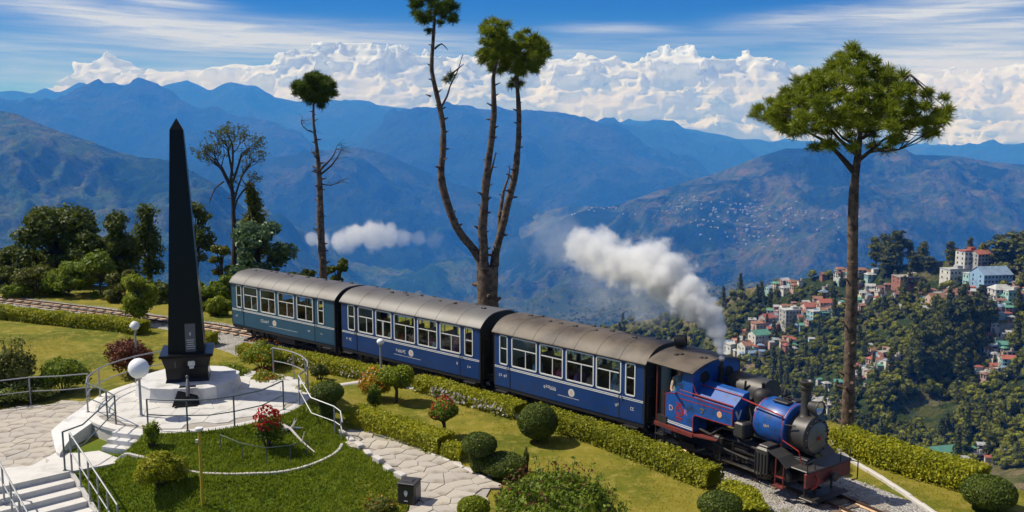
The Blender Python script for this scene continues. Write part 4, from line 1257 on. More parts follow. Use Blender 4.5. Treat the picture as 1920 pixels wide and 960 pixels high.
# bunker and side tank
side = [(1.02, 1.0), (2.08, 1.0), (2.08, 1.40), (2.14, 1.47), (3.44, 1.50), (3.44, 1.97), (1.55, 1.97), (1.48, 1.99), (1.40, 1.92), (1.16, 1.91), (1.12, 1.86), (1.02, 1.84)]
for sd in (-1, 1):
    mb = MB(); mb.prism(side, *sorted((sd * .95, sd * .42)), 'y')
    tk = lp('side_tank', mb, 'locoblue')
    y = sd * .953

    def lining(pts, w=.022):
        b_ = MB()
        for (a, c) in zip(pts[:-1], pts[1:]):
            d = np.array(c, float) - np.array(a, float); d /= np.linalg.norm(d); n_ = np.array([-d[1], d[0]]) * w / 2
            q_ = [np.array(a) - n_ - d * w / 2, np.array(a) + n_ - d * w / 2, np.array(c) + n_ + d * w / 2, np.array(c) - n_ + d * w / 2]
            b_.prism([tuple(p) for p in q_], *sorted((sd * .9495, sd * (.954 + .0006 * (len(b_.v) // 8)))), 'y')
        return b_
    link('red_lining', lining([(1.035, 1.02), (1.035, 1.83), (1.13, 1.85), (1.17, 1.895), (1.40, 1.905), (1.49, 1.975), (1.56, 1.955), (3.425, 1.955), (3.425, 1.515), (2.13, 1.485), (2.07, 1.40), (2.07, 1.02)]), M['red'], tk)
    link('red_lining', lining([(1.56, 1.82), (3.42, 1.86)]), M['red'], tk)
    b_ = MB(); b_.box(1.03, 2.06, *sorted((sd * .949, sd * .956)), 1.035, 1.06); b_.box(1.03, 2.06, *sorted((sd * .949, sd * .956)), 1.085, 1.105)
    link('white_stripe', b_, M['white'], tk)
    if sd < 0:
        b_ = MB()
        for r0, r1 in ((.155, .115), (.085, .06)):
            n_ = 20; vs = []
            for yy in (-.9555, -.949):
                for rr_ in (r0, r1):
                    vs += [(1.56 + rr_ * math.cos(2 * math.pi * k / n_), yy, 1.46 + rr_ * math.sin(2 * math.pi * k / n_)) for k in range(n_)]
            fs = []
            for k in range(n_):
                j = (k + 1) % n_
                fs += [(k, j, n_ + j, n_ + k), (k, 2 * n_ + k, 2 * n_ + j, j), (n_ + k, n_ + j, 3 * n_ + j, 3 * n_ + k)]
            b_.add(vs, fs)
        b_.box(1.44, 1.68, -.958, -.949, 1.24, 1.285); b_.prism([(1.47, 1.63), (1.65, 1.63), (1.68, 1.70), (1.61, 1.66), (1.56, 1.72), (1.51, 1.66), (1.44, 1.70)], -.957, -.949, 'y')
        for k in range(4):
            b_.box(1.47 + k * .05, 1.495 + k * .05, -.957, -.949, 1.17, 1.215)
        link('crest', b_, M['red'], tk)
        for ch, x, mm in (('D', 1.24, 'cloth_orange'), ('R', 1.79, 'cloth_violet')):
            cu = bpy.data.curves.new('letter', 'FONT'); cu.body = ch; cu.size = .22; cu.extrude = .002; cu.align_x = 'CENTER'
            cu.materials.append(M[mm])
            tmp = bpy.data.objects.new('letter_curve', cu); me_ = bpy.data.meshes.new_from_object(tmp); bpy.data.objects.remove(tmp)
            lo = bpy.data.objects.new('letter', me_); COL.objects.link(lo); lo.parent = tk
            lo.location = (x, -.953, 1.40); lo.rotation_euler = (math.pi / 2, 0, 0)
        b_ = MB(); b_.lathe((3.0, -.949, 1.72), (0, -1, 0), [(0, .085), (.012, .085), (.016, .06), (.012, .001)], 16, False)
        link('number_plate', b_, M['cloth_orange'], tk)
        b_ = MB(); b_.box(2.32, 2.46, -.962, -.949, 1.69, 1.73); b_.box(2.36, 2.42, -.965, -.949, 1.60, 1.66)
        link('data_plate', b_, M['brass'], tk)
    # sloping bunker top
    mb = MB(); mb.prism([(sd * .92, 1.973), (sd * .50, 2.30), (sd * .30, 2.33), (sd * .28, 1.973)], 2.02, 3.42, 'x')
    bt = lp('coal_bunker_top', mb, 'locoblue')
    b_ = MB(); b_.tube([(2.04, sd * .905, 2.02), (3.42, sd * .905, 2.02)], .014, 6); b_.tube([(2.04, sd * .60, 2.255), (3.40, sd * .60, 2.255)], .014, 6); b_.tube([(1.56, sd * .94, 2.06), (3.44, sd * .94, 2.06)], .012, 6)
    link('red_rail', b_, M['red'], bt)
# V shaped mark on the tank front
mb = MB(); mb.prism([(-.86, 1.90), (-.80, 1.90), (-.73, 1.74), (-.66, 1.90), (-.60, 1.90), (-.70, 1.66), (-.70, 1.60), (-.76, 1.60), (-.76, 1.66)], 3.44, 3.446, 'x')
lp('painted_mark', mb, 'dullwhite')
# tarred cover on the far bunker
mb = MB(); mb.smooth = True
mb.loft([[(x, .52 + .44 * math.cos(a), 2.02 + .50 * math.sin(a)) for a in np.linspace(0, math.pi, 12)] for x in (2.25, 2.5, 2.8, 3.1, 3.45)], True)
lp('coal_cover', mb, 'smokebox')
# cab
mb = MB()
cabp = [(-.92, 1.95), (-.92, 2.70)] + [(y, 2.70 + .22 * (1 - (y / .92) ** 2)) for y in np.linspace(-.92, .92, 9)[1:-1]] + [(.92, 2.70), (.92, 1.95)]
mb.prism([(1.42, 1.95), (2.02, 1.95), (2.02, 2.70), (1.66, 2.70), (1.62, 2.30), (1.42, 2.22)], -.945, -.915, 'y')
lp('cab_side', mb, 'locoblue'); mb = MB()
mb.prism([(1.42, 1.95), (2.02, 1.95), (2.02, 2.70), (1.66, 2.70), (1.62, 2.30), (1.42, 2.22)], .915, .945, 'y')
lp('cab_side', mb, 'locoblue')
mb = MB(); mb.prism(cabp, 1.985, 2.02, 'x')
fp = lp('cab_front', mb, 'locoblue')
for y in (-.48, .48):
    b_ = MB(); b_.lathe((2.02, y, 2.44), (1, 0, 0), [(0, .17), (.02, .17), (.02, .135), (.0, .13)], 18, False)
    pw = link('spectacle_window', b_, M['black'], fp)
    b_ = MB(); b_.lathe((2.022, y, 2.44), (1, 0, 0), [(0, .13), (.004, .13), (.004, .001)], 18, False)
    link('pane', b_, M['black'], pw)
mb = MB(); mb.tube([(2.02, -.93, 2.62), (2.02, -.93, 2.32), (2.12, -.93, 2.12), (2.24, -.93, 2.03)], .014, 6); mb.tube([(2.02, .93, 2.62), (2.02, .93, 2.32), (2.12, .93, 2.12), (2.24, .93, 2.03)], .014, 6)
lp('red_edge', mb, 'red')
mb = MB()
for sd in (-1, 1):
    for a_ in ((.70, .96, 2.72, .022), (.98, .95, 1.9, .014)):
        lp('cab_post', MB().tube([(a_[0], sd * a_[1], .97), (a_[0], sd * a_[1], a_[2])], a_[3], 6), 'redbeam')
mb = MB(); mb.smooth = True
arc = [(y, 2.66 + .27 * (1 - abs(y / 1.12) ** 2.2)) for y in np.linspace(-1.12, 1.12, 15)]
xs_ = [.42, .8, 1.2, 1.6, 2.16]
mb.loft([[(x, y, z) for y, z in arc] + [(x, y * .985, z - .03) for y, z in arc[::-1]] for x in xs_])
cr = lp('cab_roof', mb, 'roofb')
for (x, y) in ((.95, -.55), (1.05, -.45), (1.7, -.35), (1.8, -.3)):
    b_ = MB(); z = 2.66 + .27 * (1 - abs(y / 1.12) ** 2.2); b_.bevel_box(x, x + .12, y - .05, y + .05, z - .02, z + .03, .01)
    link('roof_hatch', b_, M['black'], cr)
mb = MB(); mb.box(.75, 1.0, -.9, .9, .97, 1.75); mb.bevel_box(1.85, 1.98, -.5, .5, .97, 2.2, .04); mb.lathe((1.85, 0, 1.5), (-1, 0, 0), [(0, .35), (.12, .35), (.14, .3), (.14, .001)], 16, False)
mb.tube([(1.75, -.2, 1.9), (1.6, -.45, 2.1)], .02, 6); mb.tube([(1.8, .2, 2.0), (1.5, .3, 2.0)], .02, 6)
lp('cab_fittings', mb, 'black')
# rear headlamp on the cab roof
mb = MB(); mb.smooth = True
mb.lathe((.62, -.05, 3.13), (.80, .55, .05), [(-.14, .10), (-.12, .16), (.16, .175), (.20, .185), (.20, .15)], 20, False); mb.box(.55, .7, -.12, .05, 2.88, 3.02)
rl = lp('rear_headlamp', mb, 'black')
mb = MB(); mb.smooth = True
dd = np.array([.80, .55, .05]); dd /= np.linalg.norm(dd); cc = np.array([.62, -.05, 3.13])
mb.lathe(cc + dd * .17, dd, [(0, .155), (-.06, .10), (-.08, .001)], 18, False)
link('reflector', mb, M['smokebox'], rl)
# safety valve stack in front of the cab (gives the steam)
mb = MB(); mb.smooth = True
mb.lathe((2.22, -.05, 2.0), (0, 0, 1), [(0, .13), (.25, .12), (.28, .085), (.62, .075), (.64, .09), (.72, .09), (.73, .05), (.92, .045), (.93, .001)], 14, False)
SV = lp('safety_valve', mb, 'black')
# boiler, saddle tank, smokebox
mb = MB(); mb.smooth = True
mb.lathe((2.02, 0, 1.62), (1, 0, 0), [(0, .46), (1.75, .46), (1.76, .50), (1.80, .50), (1.81, .46), (2.5, .46)], 28)
mb.lathe((3.30, 0, 1.62), (1, 0, 0), [(0, .47), (.02, .50), (.06, .50), (.08, .47)], 28)
lp('boiler', mb, 'smokebox')
mb = MB(); mb.smooth = True
sec = [(.62 * math.cos(a), 1.66 + .60 * math.sin(a)) for a in np.linspace(R(-38), R(218), 26)]
sec = sec + [(-.40, 1.24), (.40, 1.24)]
mb.loft([[(x, y * k, 1.66 + (z - 1.66) * k) for y, z in sec] for x, k in ((3.80, .965), (3.83, 1.0), (4.74, 1.0), (4.77, .965))])
sd_ = lp('saddle_tank', mb, 'locoblue')
for x in (3.84, 4.715):
    b_ = MB(); b_.loft([[(xx, y * 1.006, 1.66 + (z - 1.66) * 1.006) for y, z in sec[:-2]] for xx in (x, x + .02)], False, False)
    link('red_lining', b_, M['red'], sd_)
b_ = MB(); glyphs(b_, 4.18, 1.66, .07, 3, -.622, random.Random(3)); link('tank_mark', b_, M['cloth_tan'], sd_)
b_ = MB(); b_.tube([(3.40, -.58, 2.20), (4.72, -.58, 2.05)], .022, 8); b_.tube([(3.40, -.58, 2.20), (3.40, -.42, 2.0)], .014, 6); b_.tube([(4.70, -.58, 2.05), (4.70, -.55, 1.92)], .014, 6)
lp('red_handrail', b_, 'red')
mb = MB(); mb.bevel_box(4.12, 4.62, -.26, -.02, 2.24, 2.30, .02); mb.bevel_box(4.20, 4.62, .06, .34, 2.22, 2.29, .02); mb.lathe((4.35, .1, 2.26), (0, 0, 1), [(0, .12), (.05, .12), (.06, .05), (.10, .05)], 12)
link('filler_lid', mb, M['black'], sd_)
mb = MB(); mb.smooth = True
mb.lathe((4.22, .14, 2.28), (0, 0, 1), [(0, .06), (.06, .05), (.1, .07), (.16, .05), (.22, .03), (.25, .001)], 10, False)
link('whistle', mb, M['black'], sd_)
mb = MB(); mb.smooth = True
mb.lathe((4.77, 0, 1.58), (1, 0, 0), [(0, .47), (.42, .47), (.44, .50), (.52, .50), (.55, .47), (.56, .42)], 30)
sb_ = lp('smokebox', mb, 'smokebox')
mb = MB(); mb.smooth = True
mb.lathe((5.33, 0, 1.55), (1, 0, 0), [(0, .39), (.015, .385), (.03, .33), (.045, .20), (.05, .001)], 30, False)
dr = link('smokebox_door', mb, M['doorgrey'], sb_)
mb = MB(); mb.smooth = True
mb.lathe((5.37, 0, 1.55), (1, 0, 0), [(0, .05), (.05, .045), (.07, .03), (.08, .001)], 12, False); mb.tube([(5.40, -.09, 1.52), (5.40, .09, 1.58)], .012, 6)
link('handle', mb, M['red'], dr)
mb = MB()
for k in range(14):
    a = 2 * math.pi * k / 14
    mb.lathe((5.33, .435 * math.cos(a), 1.56 + .435 * math.sin(a)), (1, 0, 0), [(0, .024), (.03, .024), (.03, .001)], 6, False)
mb.box(5.34, 5.37, .30, .44, 1.42, 1.47); mb.box(5.34, 5.37, .30, .44, 1.64, 1.69)
link('door_clamp', mb, M['black'], dr)
mb = MB(); mb.smooth = True
mb.lathe((4.96, 0, 1.98), (0, 0, 1), [(0, .20), (.05, .155), (.12, .125), (.72, .118), (.74, .150), (.80, .152), (.82, .128), (.86, .165), (.93, .172), (.945, .14), (.90, .10)], 24, False)
ch = lp('chimney', mb, 'smokebox')
mb = MB(); mb.smooth = True; mb.lathe((4.96, 0, 2.715), (0, 0, 1), [(0, .151), (.02, .156), (.06, .156), (.075, .151)], 24, False)
link('chimney_band', mb, M['iron'], ch)
mb = MB(); mb.smooth = True
mb.lathe((5.12, 0, 2.31), (1, 0, 0), [(-.05, .03), (-.02, .13), (.20, .165), (.26, .19), (.28, .19), (.27, .165)], 22, False); mb.box(5.15, 5.3, -.05, .05, 2.0, 2.18)
hl = lp('headlamp', mb, 'smokebox')
mb = MB(); mb.smooth = True; mb.lathe((5.36, 0, 2.31), (1, 0, 0), [(0, .17), (-.05, .11), (-.07, .001)], 18, False)
link('reflector', mb, M['lens'], hl)
mb = MB(); mb.smooth = True
mb.lathe((3.62, 0, 2.02), (0, 0, 1), [(0, .30), (.06, .275), (.20, .27), (.30, .235), (.37, .16), (.40, .05), (.40, .045), (.52, .045), (.54, .06), (.56, .001)], 22, False)
lp('steam_dome', mb, 'black')
for pts_, r_ in (([(3.35, -.38, 1.95), (3.55, -.45, 1.98), (3.7, -.52, 1.75), (3.7, -.62, 1.4)], .025), ([(2.9, .1, 2.05), (2.95, .1, 2.45)], .03), ([(4.74, -.55, 1.84), (5.0, -.50, 1.86), (5.05, -.49, 1.86)], .018), ([(4.0, .3, 2.15), (4.0, .3, 2.42)], .03)):
    mb = MB(); mb.smooth = True; mb.tube(pts_, r_, 8)
    lp('boiler_pipe', mb, 'iron')
# front running plates, buffer beam, cow catcher, steps and rails
mb = MB()
mb.loft([[(x, y, z) for x, z in ((4.62, 1.22), (4.95, 1.12), (5.20, .93), (5.20, .90), (4.95, 1.09), (4.62, 1.19))] for y in (-.98, -.45)])
mb.loft([[(x, y, z) for x, z in ((4.62, 1.22), (4.95, 1.12), (5.20, .93), (5.20, .90), (4.95, 1.09), (4.62, 1.19))] for y in (.45, .98)])
mb.bevel_box(5.17, 5.72, -.80, .95, .895, .935, .015)
lp('running_plate', mb, 'smokebox')
mb = MB(); mb.bevel_box(5.62, 5.70, -.85, .92, .52, .89, .015)
bb = lp('buffer_beam', mb, 'redbeam')
mb = MB(); mb.tube([(5.70, .1, .68), (5.84, .1, .68)], .06, 10); mb.lathe((5.82, .1, .68), (1, 0, 0), [(0, .12), (.03, .13), (.06, .10), (.06, .001)], 16, False); mb.box(5.7, 5.8, -.2, .4, .60, .64)
link('coupling', mb, M['iron'], bb)
mb = MB(); mb.tube([(5.70, -.5, .80), (5.82, -.55, .72), (5.82, -.62, .58), (5.72, -.66, .50)], .03, 8); mb.tube([(5.2, -.50, 1.22), (5.22, -.55, 1.28), (4.75, -.60, 1.45), (4.72, -.60, 1.30)], .016, 6); mb.tube([(5.22, -.55, 1.28), (5.30, -.5, .95)], .016, 6)
link('red_pipe', mb, M['red'], bb)
for y in (-.80, .90):
    link('grab_rail', MB().tube([(5.68, y, .90), (5.68, y, 1.16), (5.66, y * .6, 1.18), (5.66, y * .6, .92)], .014, 6), M['black'], bb)
link('grab_rail', MB().tube([(5.66, .92, .88), (5.84, 1.02, .86), (5.84, 1.02, .42), (5.70, 1.0, .34)], .018, 6), M['black'], bb)
mb = MB(); mb.bevel_box(5.36, 5.80, -.72, .62, .155, .205, .015); mb.box(5.45, 5.49, -.6, -.56, .205, .55); mb.box(5.45, 5.49, -.2, -.16, .205, .55); mb.box(5.45, 5.49, .46, .50, .205, .55); mb.prism([(5.75, .155), (5.92, .21), (5.75, .25)], -.7, .6, 'y')
lp('rail_guard', mb, 'iron')
mb = MB()
mb.tube([(4.86, -.94, 1.10), (4.86, -.96, .42), (5.1, -.96, .42), (5.1, -.94, .95)], .018, 6); mb.box(4.82, 5.14, -1.04, -.86, .38, .415); mb.box(4.84, 5.12, -.98, -.90, .62, .64)
lp('front_step', mb, 'redbeam')
mb = MB(); mb.box(4.4, 5.6, -.40, .40, .48, .85); mb.smooth = False; mb.lathe((5.0, -.45, .62), (0, -1, 0), [(0, .16), (.25, .16), (.27, .10), (.27, .001)], 14, False); mb.lathe((4.95, -.30, .95), (1, 0, 0), [(0, .02), (.02, .12), (.4, .12), (.42, .02)], 12)
lp('front_frame', mb, 'black')

dl = loco_world(1.22, -.62, .97)
person('locomotive driver in grey green shirt leaning out of the cab', tuple(dl), LA - .5, 'cloth_teal', 'stand', 'cloth_red', None, .06, 'out', None)

# ------------------------------------------------------------------ monument, terrace, paving


def clip_poly(poly, p, n):
    """keep the part of a convex polygon with (x-p).n <= 0"""
    out = []
    for i in range(len(poly)):
        a, b = poly[i], poly[(i + 1) % len(poly)]
        da, db = (a - p) @ n, (b - p) @ n
        if da <= 0:
            out.append(a)
        if (da < 0 < db) or (db < 0 < da):
            out.append(a + (b - a) * da / (da - db))
    return out


def crazy_paving(parent, outline, size, zf, seed, gap=.018, thick=.03, matn='stone', lim=290, convex=True, keep=None):
    """irregular flat stones laid edge to edge: every stone an object of its own"""
    rg = np.random.default_rng(seed)
    outl = np.array(outline, float)
    lo, hi = outl.min(0), outl.max(0)
    pts = []
    ny = int((hi[1] - lo[1]) / size) + 3; nx = int((hi[0] - lo[0]) / size) + 3
    for j in range(-1, ny):
        for i in range(-1, nx):
            pts.append(lo + np.array([(i + .5 * (j % 2) + rg.uniform(-.42, .42)) * size, (j + rg.uniform(-.42, .42)) * size]))
    pts = np.array(pts); n_ = 0
    for k, c in enumerate(pts):
        if not inside(np.array([c[0]]), np.array([c[1]]), [tuple(q) for q in outl])[0]:
            continue
        if keep is not None and not keep(c):
            continue
        cell = [c + np.array(d) * size * 1.6 for d in ((-1, -1), (1, -1), (1, 1), (-1, 1))]
        d2 = np.hypot(*(pts - c).T)
        for q_ in pts[(d2 > 0) & (d2 < size * 3.2)]:
            v = q_ - c; L = np.linalg.norm(v)
            cell = clip_poly(cell, c + v / 2 - v / L * gap / 2, v / L)
            if len(cell) < 3:
                break
        if convex:
            A = 0
            for i in range(len(outl)):
                A += outl[i][0] * outl[(i + 1) % len(outl)][1] - outl[(i + 1) % len(outl)][0] * outl[i][1]
            for i in range(len(outl)):
                if len(cell) < 3:
                    break
                e = outl[(i + 1) % len(outl)] - outl[i]; nn = np.array([e[1], -e[0]]) * (1 if A > 0 else -1); nn = nn / np.linalg.norm(nn)
                cell = clip_poly(cell, outl[i], nn)
        if len(cell) < 3 or n_ >= lim:
            continue
        n_ += 1
        z = float(zf(c[0], c[1])); h = thick + rg.uniform(-.006, .006); tx, ty = rg.uniform(-.012, .012, 2)
        mb = MB(); P = np.array(cell)
        ctr = P.mean(0)
        f = lambda p_, k_, zz: (ctr[0] + (p_[0] - ctr[0]) * k_ - c[0], ctr[1] + (p_[1] - ctr[1]) * k_ - c[1], zz)
        tilt = lambda p_: (p_[0] - ctr[0]) * tx + (p_[1] - ctr[1]) * ty
        zl = (lambda p_: float(zf(p_[0], p_[1])) - z)
        mb.loft([[f(p_, 1, zl(p_) - .02) for p_ in P], [f(p_, 1, zl(p_) + h - .008 + tilt(p_)) for p_ in P], [f(p_, .965, zl(p_) + h + tilt(p_)) for p_ in P]])
        o = link('paving_stone', mb, M[matn], parent, (c[0], c[1], z))


# plaza at the left
stairA = at(125, 884, 0)[:2]; su = np.array([-.66, -.75]); su /= np.linalg.norm(su); sd2 = np.array([.70, -.714])
walkB = at(222, 852, 0)[:2]
plaza = [at(-330, 800)[:2], at(-40, 776)[:2], at(160, 753)[:2], at(172, 772)[:2], at(100, 812)[:2], at(104, 852)[:2], at(60, 880)[:2], at(-40, 905)[:2], at(-330, 905)[:2]]
mbp = MB(); mbp.prism([tuple(p) for p in plaza], -.05, .028)
pz = link('plaza_paving', mbp, M['mortar']); tag(pz, 'crazy paved plaza left of the monument', kind='structure')
crazy_paving(pz, plaza, .46, lambda x, y: 0.0, 12, .010, .045, convex=False, keep=lambda c: c[1] < 31.2 and c[0] > -17.5)
# walkway between plaza, stairs and terrace steps
walk = [at(104, 852)[:2], at(150, 852)[:2], at(186, 848)[:2], at(238, 868)[:2], at(127, 888)[:2], at(0, 917)[:2], at(-160, 950)[:2], at(-200, 900)[:2], at(60, 876)[:2]]
mbp = MB(); mbp.prism([tuple(p) for p in walk], -.5, .05)
wk = link('walkway', mbp, M['concrete']); tag(wk, 'pale concrete walkway at the head of the stairs', kind='structure')

# stairs going down to the right front
sv = (at(127, 886, 0)[:2] - at(-60, 931, 0)[:2]); w_ = np.linalg.norm(sv); sv /= w_; dn = np.array([sv[1], -sv[0]])
ST = thing('stairs', 'broad white concrete stairs going down from the walkway', 'stairs', (*at(127, 886, 0)[:2], 0), math.atan2(sv[1], sv[0]))
for k in range(8):
    mb = MB(); dep = .43; zt = .045 - .15 * (k + 1)
    mb.bevel_box(-3.6, .02, -dep * (k + 1) - .03, -dep * k, zt - .35, zt, .012)
    link('step', mb, M['concrete'], ST)
mb = MB(); mb.prism([(.0, .06), (-3.5, -1.14), (-3.5, -1.5), (.0, -.4)], .021, .12, 'x')
link('side_kerb', mb, M['concrete'], ST)

# raised terrace with kerb wall
TA = thing('terrace', 'round raised white terrace round the monument', 'terrace', (TC[0], TC[1], 0))
n_ = 72
ringp = lambda r: [(r * math.cos(2 * math.pi * k / n_), r * math.sin(2 * math.pi * k / n_)) for k in range(n_)]
mb = MB(); mb.smooth = True
mb.loft([[(x, y, z) for x, y in ringp(r)] for r, z in ((TR, -.3), (TR, .36), (TR + .04, .37), (TR + .04, .455), (TR + .02, .47), (TR - .26, .47))])
link('kerb_wall', mb, M['concrete'], TA)
mb = MB(); mb.loft([[(x, y, z) for x, y in ringp(r)] for r, z in ((TR - .25, .40), (TR - .25, .474))])
tf = link('terrace_floor', mb, M['mortar'], TA)
M['terrace_stone'] = mat('white terrace slab', (.57, .555, .525), .7, var=.10, scale=2.5, col2=(.38, .36, .33), f2=(.48, .74), s2=1.3, objrand=.05)
crazy_paving(tf, ringp(TR - .26), .78, lambda x, y: .474, 31, .012, .022, 'terrace_stone')
# three small steps from the walkway up to the terrace
dv = -np.array([math.cos(R(-107)), math.sin(R(-107))]); s0 = TC - dv * (TR + .70)
SS = thing('small_steps', 'three small white steps up to the terrace', 'steps', (*s0, 0), math.atan2(dv[1], dv[0]))
for k in range(3):
    mb = MB(); mb.bevel_box(.05 + k * .22, .78, -.50, .50, .0 if k == 0 else .14 * k + .03, .14 * (k + 1) + .032, .01)
    link('step', mb, M['marble'], SS)
# white sloping side wall of the mound at its left
mb = MB()
wp = [at(172, 772, 0)[:2], at(148, 790, 0)[:2], at(120, 806, 0)[:2], at(97, 822, 0)[:2], at(106, 856, 0)[:2]]
for (a, b_) in zip(wp[:-1], wp[1:]):
    d = b_ - a; n2 = np.array([-d[1], d[0]]); n2 /= np.linalg.norm(n2)
inner = [at(205, 760, .45)[:2], at(190, 782, .42)[:2], at(165, 800, .35)[:2], at(135, 822, .25)[:2], at(112, 853, .12)[:2]]
hs2 = [.43, .40, .33, .24, .10]
rows = []
for o_, i_, h in zip(wp, inner, hs2):
    rows.append([(o_[0], o_[1], -.1), (o_[0], o_[1], h * .75 + .06), (i_[0], i_[1], h + .06), (i_[0], i_[1], -.1)])
mb.loft(rows)
tag(link('mound_side_wall', mb, M['marble']), 'white curving side wall of the grassy mound by the plaza', 'low wall')

# obelisk
f0, f1 = at(314, 719, .95)[:2], at(389, 714, .95)[:2]
ex = (f1 - f0); bw = np.linalg.norm(ex); ex /= bw; ey = np.array([-ex[1], ex[0]])
bw = 1.34
oc = (f0 + f1) / 2 + ey * bw / 2
oa = math.atan2(ex[1], ex[0])
OB = thing('obelisk_monument', 'tall black granite obelisk on a flared pedestal and white plinth', 'monument', (oc[0], oc[1], .47), oa)
sq = lambda h, z: [(-h, -h, z), (h, -h, z), (h, h, z), (-h, h, z)]
mb = MB(); mb.loft([sq(.68, .46), sq(.64, .60), sq(.66, .95), sq(.76, 1.30), sq(.80, 1.32)])
link('pedestal', mb, M['granite'], OB)
mb = MB(); mb.loft([sq(.82, 1.32), sq(.82, 1.40), sq(.79, 1.415)])
pdm = link('pedestal_ledge', mb, M['granite'], OB)
mb = MB(); mb.loft([sq(.565, 1.41), sq(.205, 8.58)])
sh = link('shaft', mb, M['granite'], OB)
mb = MB(); mb.loft([sq(.207, 8.58), sq(.004, 8.94)])
link('pyramid_cap', mb, M['granite'], OB)
# plaque and small emblem on the front
sl = (.565 - .205) / 7.17
mb = MB(); mb.add([(-.02, -.57, 1.45), (.30, -.57, 1.45), (.30, -.57 + sl * .92, 2.37), (-.02, -.57 + sl * .92, 2.37), (-.02, -.56, 1.45), (.30, -.56, 1.45), (.30, -.56 + sl * .92, 2.37), (-.02, -.56 + sl * .92, 2.37)],
               [(0, 1, 2, 3), (4, 7, 6, 5), (0, 4, 5, 1), (1, 5, 6, 2), (2, 6, 7, 3), (3, 7, 4, 0)])
pq = link('plaque', mb, M['granite2'], sh)
rg = random.Random(2)
for k in range(5):
    z = 1.55 + k * .07; w2 = rg.uniform(.10, .13)
    mb = MB(); mb.box(.14 - w2, .14 + w2, -.578 + sl * (z - 1.41), -.570 + sl * (z - 1.41), z, z + .018)
    link('engraved_line', mb, M['dullwhite'], sh)
mb = MB(); mb.box(.125, .15, -.578 + sl * .62, -.57 + sl * .62, 1.98, 2.10); mb.box(.105, .17, -.579 + sl * .64, -.57 + sl * .64, 2.03, 2.05)
link('engraved_emblem', mb, M['dullwhite'], sh)
mb = MB(); mb.bevel_box(.04, .26, -.735, -.68, 1.02, 1.20, .02); mb.bevel_box(.08, .22, -.72, -.66, .93, 1.02, .01)
link('stone_crest', mb, M['dullwhite'], OB)
mb = MB(); mb.bevel_box(-.36, -.33, -.73, -.66, .98, 1.2, .008)
link('metal_plate', mb, M['granite2'], OB)
# plinth: white octagon with a recess in front
mb = MB()
oct_ = []
for k in range(10):
    a = 2 * math.pi * k / 10 + .2
    oct_.append((1.62 * math.cos(a), 1.50 * math.sin(a) + .02))
mb.loft([[(x * k, y * k, z) for x, y in oct_] for k, z in ((1.05, 0), (1.0, .42), (1.015, .43), (1.015, .475), (1.0, .48))])
pl_ = link('plinth', mb, M['marble'], OB)
mb = MB()
mb.prism([(-.40, -1.42), (.56, -1.66), (.92, -1.50), (.30, -.72), (-.18, -.72)], .002, .50)
link('recess_block', mb, M['marble'], OB)
mb = MB(); mb.loft([[(-.42, -1.86, .01), (.42, -1.86, .01), (.30, -1.40, .505), (-.22, -1.40, .505)], [(-.40, -1.56, .01), (.40, -1.56, .01), (.28, -1.2, .508), (-.20, -1.2, .508)]])
nich = link('recess', mb, M['granite'], OB)
mb = MB(); mb.bevel_box(-.34, .36, -1.98, -1.84, .01, .07, .02)
link('basin', mb, M['granite'], OB)
mb = MB(); mb.smooth = True
mb.tube([(.06, -1.72, .30), (.07, -1.62, .52), (.06, -1.50, .68), (.05, -1.42, .80)], [.05, .07, .06, .03], 8); mb.ball((.05, -1.42, .86), .05, 8, 6)
link('small_figure', mb, M['granite2'], OB)


# ------------------------------------------------------------------ railings


def railing(label, tops, hts, m, post_idx=None, mids=(.5,), r=.022, extra=()):
    """tops: 3-D line of the top rail; hts: how far each post reaches down"""
    root = thing('railing', label, 'railing', tuple(tops[0] - np.array([0, 0, hts[0]])))
    o = np.array(root.location)
    mb = MB(); mb.smooth = True; mb.tube([p - o for p in tops], r, 7); link('top_rail', mb, M[m], root)
    for f in mids:
        mb = MB(); mb.smooth = True
        mb.tube([p - o - np.array([0, 0, h * f]) for p, h in zip(tops, hts)], r * .8, 7); link('middle_rail', mb, M[m], root)
    for i in (range(len(tops)) if post_idx is None else post_idx):
        p = tops[i] - o
        mb = MB(); mb.smooth = True; mb.tube([p - np.array([0, 0, hts[i] + .03]), p], r * 1.15, 7); link('post', mb, M[m], root)
        mb = MB(); mb.lathe(p - np.array([0, 0, hts[i]]), (0, 0, 1), [(-.02, .06), (.012, .06), (.014, .03), (.014, .001)], 8, False); link('post_foot', mb, M[m], root)
    return root


def arc(a0, a1, r, z, n):
    return [np.array([TC[0] + r * math.cos(R(a)), TC[1] + r * math.sin(R(a)), z]) for a in np.linspace(a0, a1, n)]


def onpost(px, pybase, z0, h):
    p = at(px, pybase, z0); return np.array([p[0], p[1], z0 + h])


H_ = .92
fr = [onpost(278, 806, .47, H_)] + [onpost(x, y, .47, H_) for x, y in ((310, 808), (352, 808), (396, 807), (440, 800), (492, 788), (532, 768))]
railing('dark thin railing along the front edge of the round terrace', fr, [H_] * 7, 'raildark', [0, 2, 4, 6])
bk2 = arc(-12, 62, TR - .05, .47 + H_ + .02, 9)
railing('curved silver railing behind the right side of the monument', bk2, [H_ + .02] * 9, 'railgrey', [0, 2, 4, 6, 8])
bk3 = arc(118, 206, TR - .05, .47 + H_, 10)
railing('curved grey railing round the left rear of the terrace', bk3, [H_] * 10, 'railgrey', [0, 3, 6, 9])
lk = [np.array([*at(122, 882, .05)[:2], 1.12]), np.array([*at(160, 868, .05)[:2], 1.14]), onpost(218, 800, .40, .95), onpost(202, 789, .46, .92), bk3[-1]]
railing('grey railing from the stair head up beside the small steps', lk, [1.07, 1.1, .95, .92, .92], 'raildark', [0, 2, 3])
t0 = np.array([*at(124, 884, .05)[:2], 1.12]); st = []
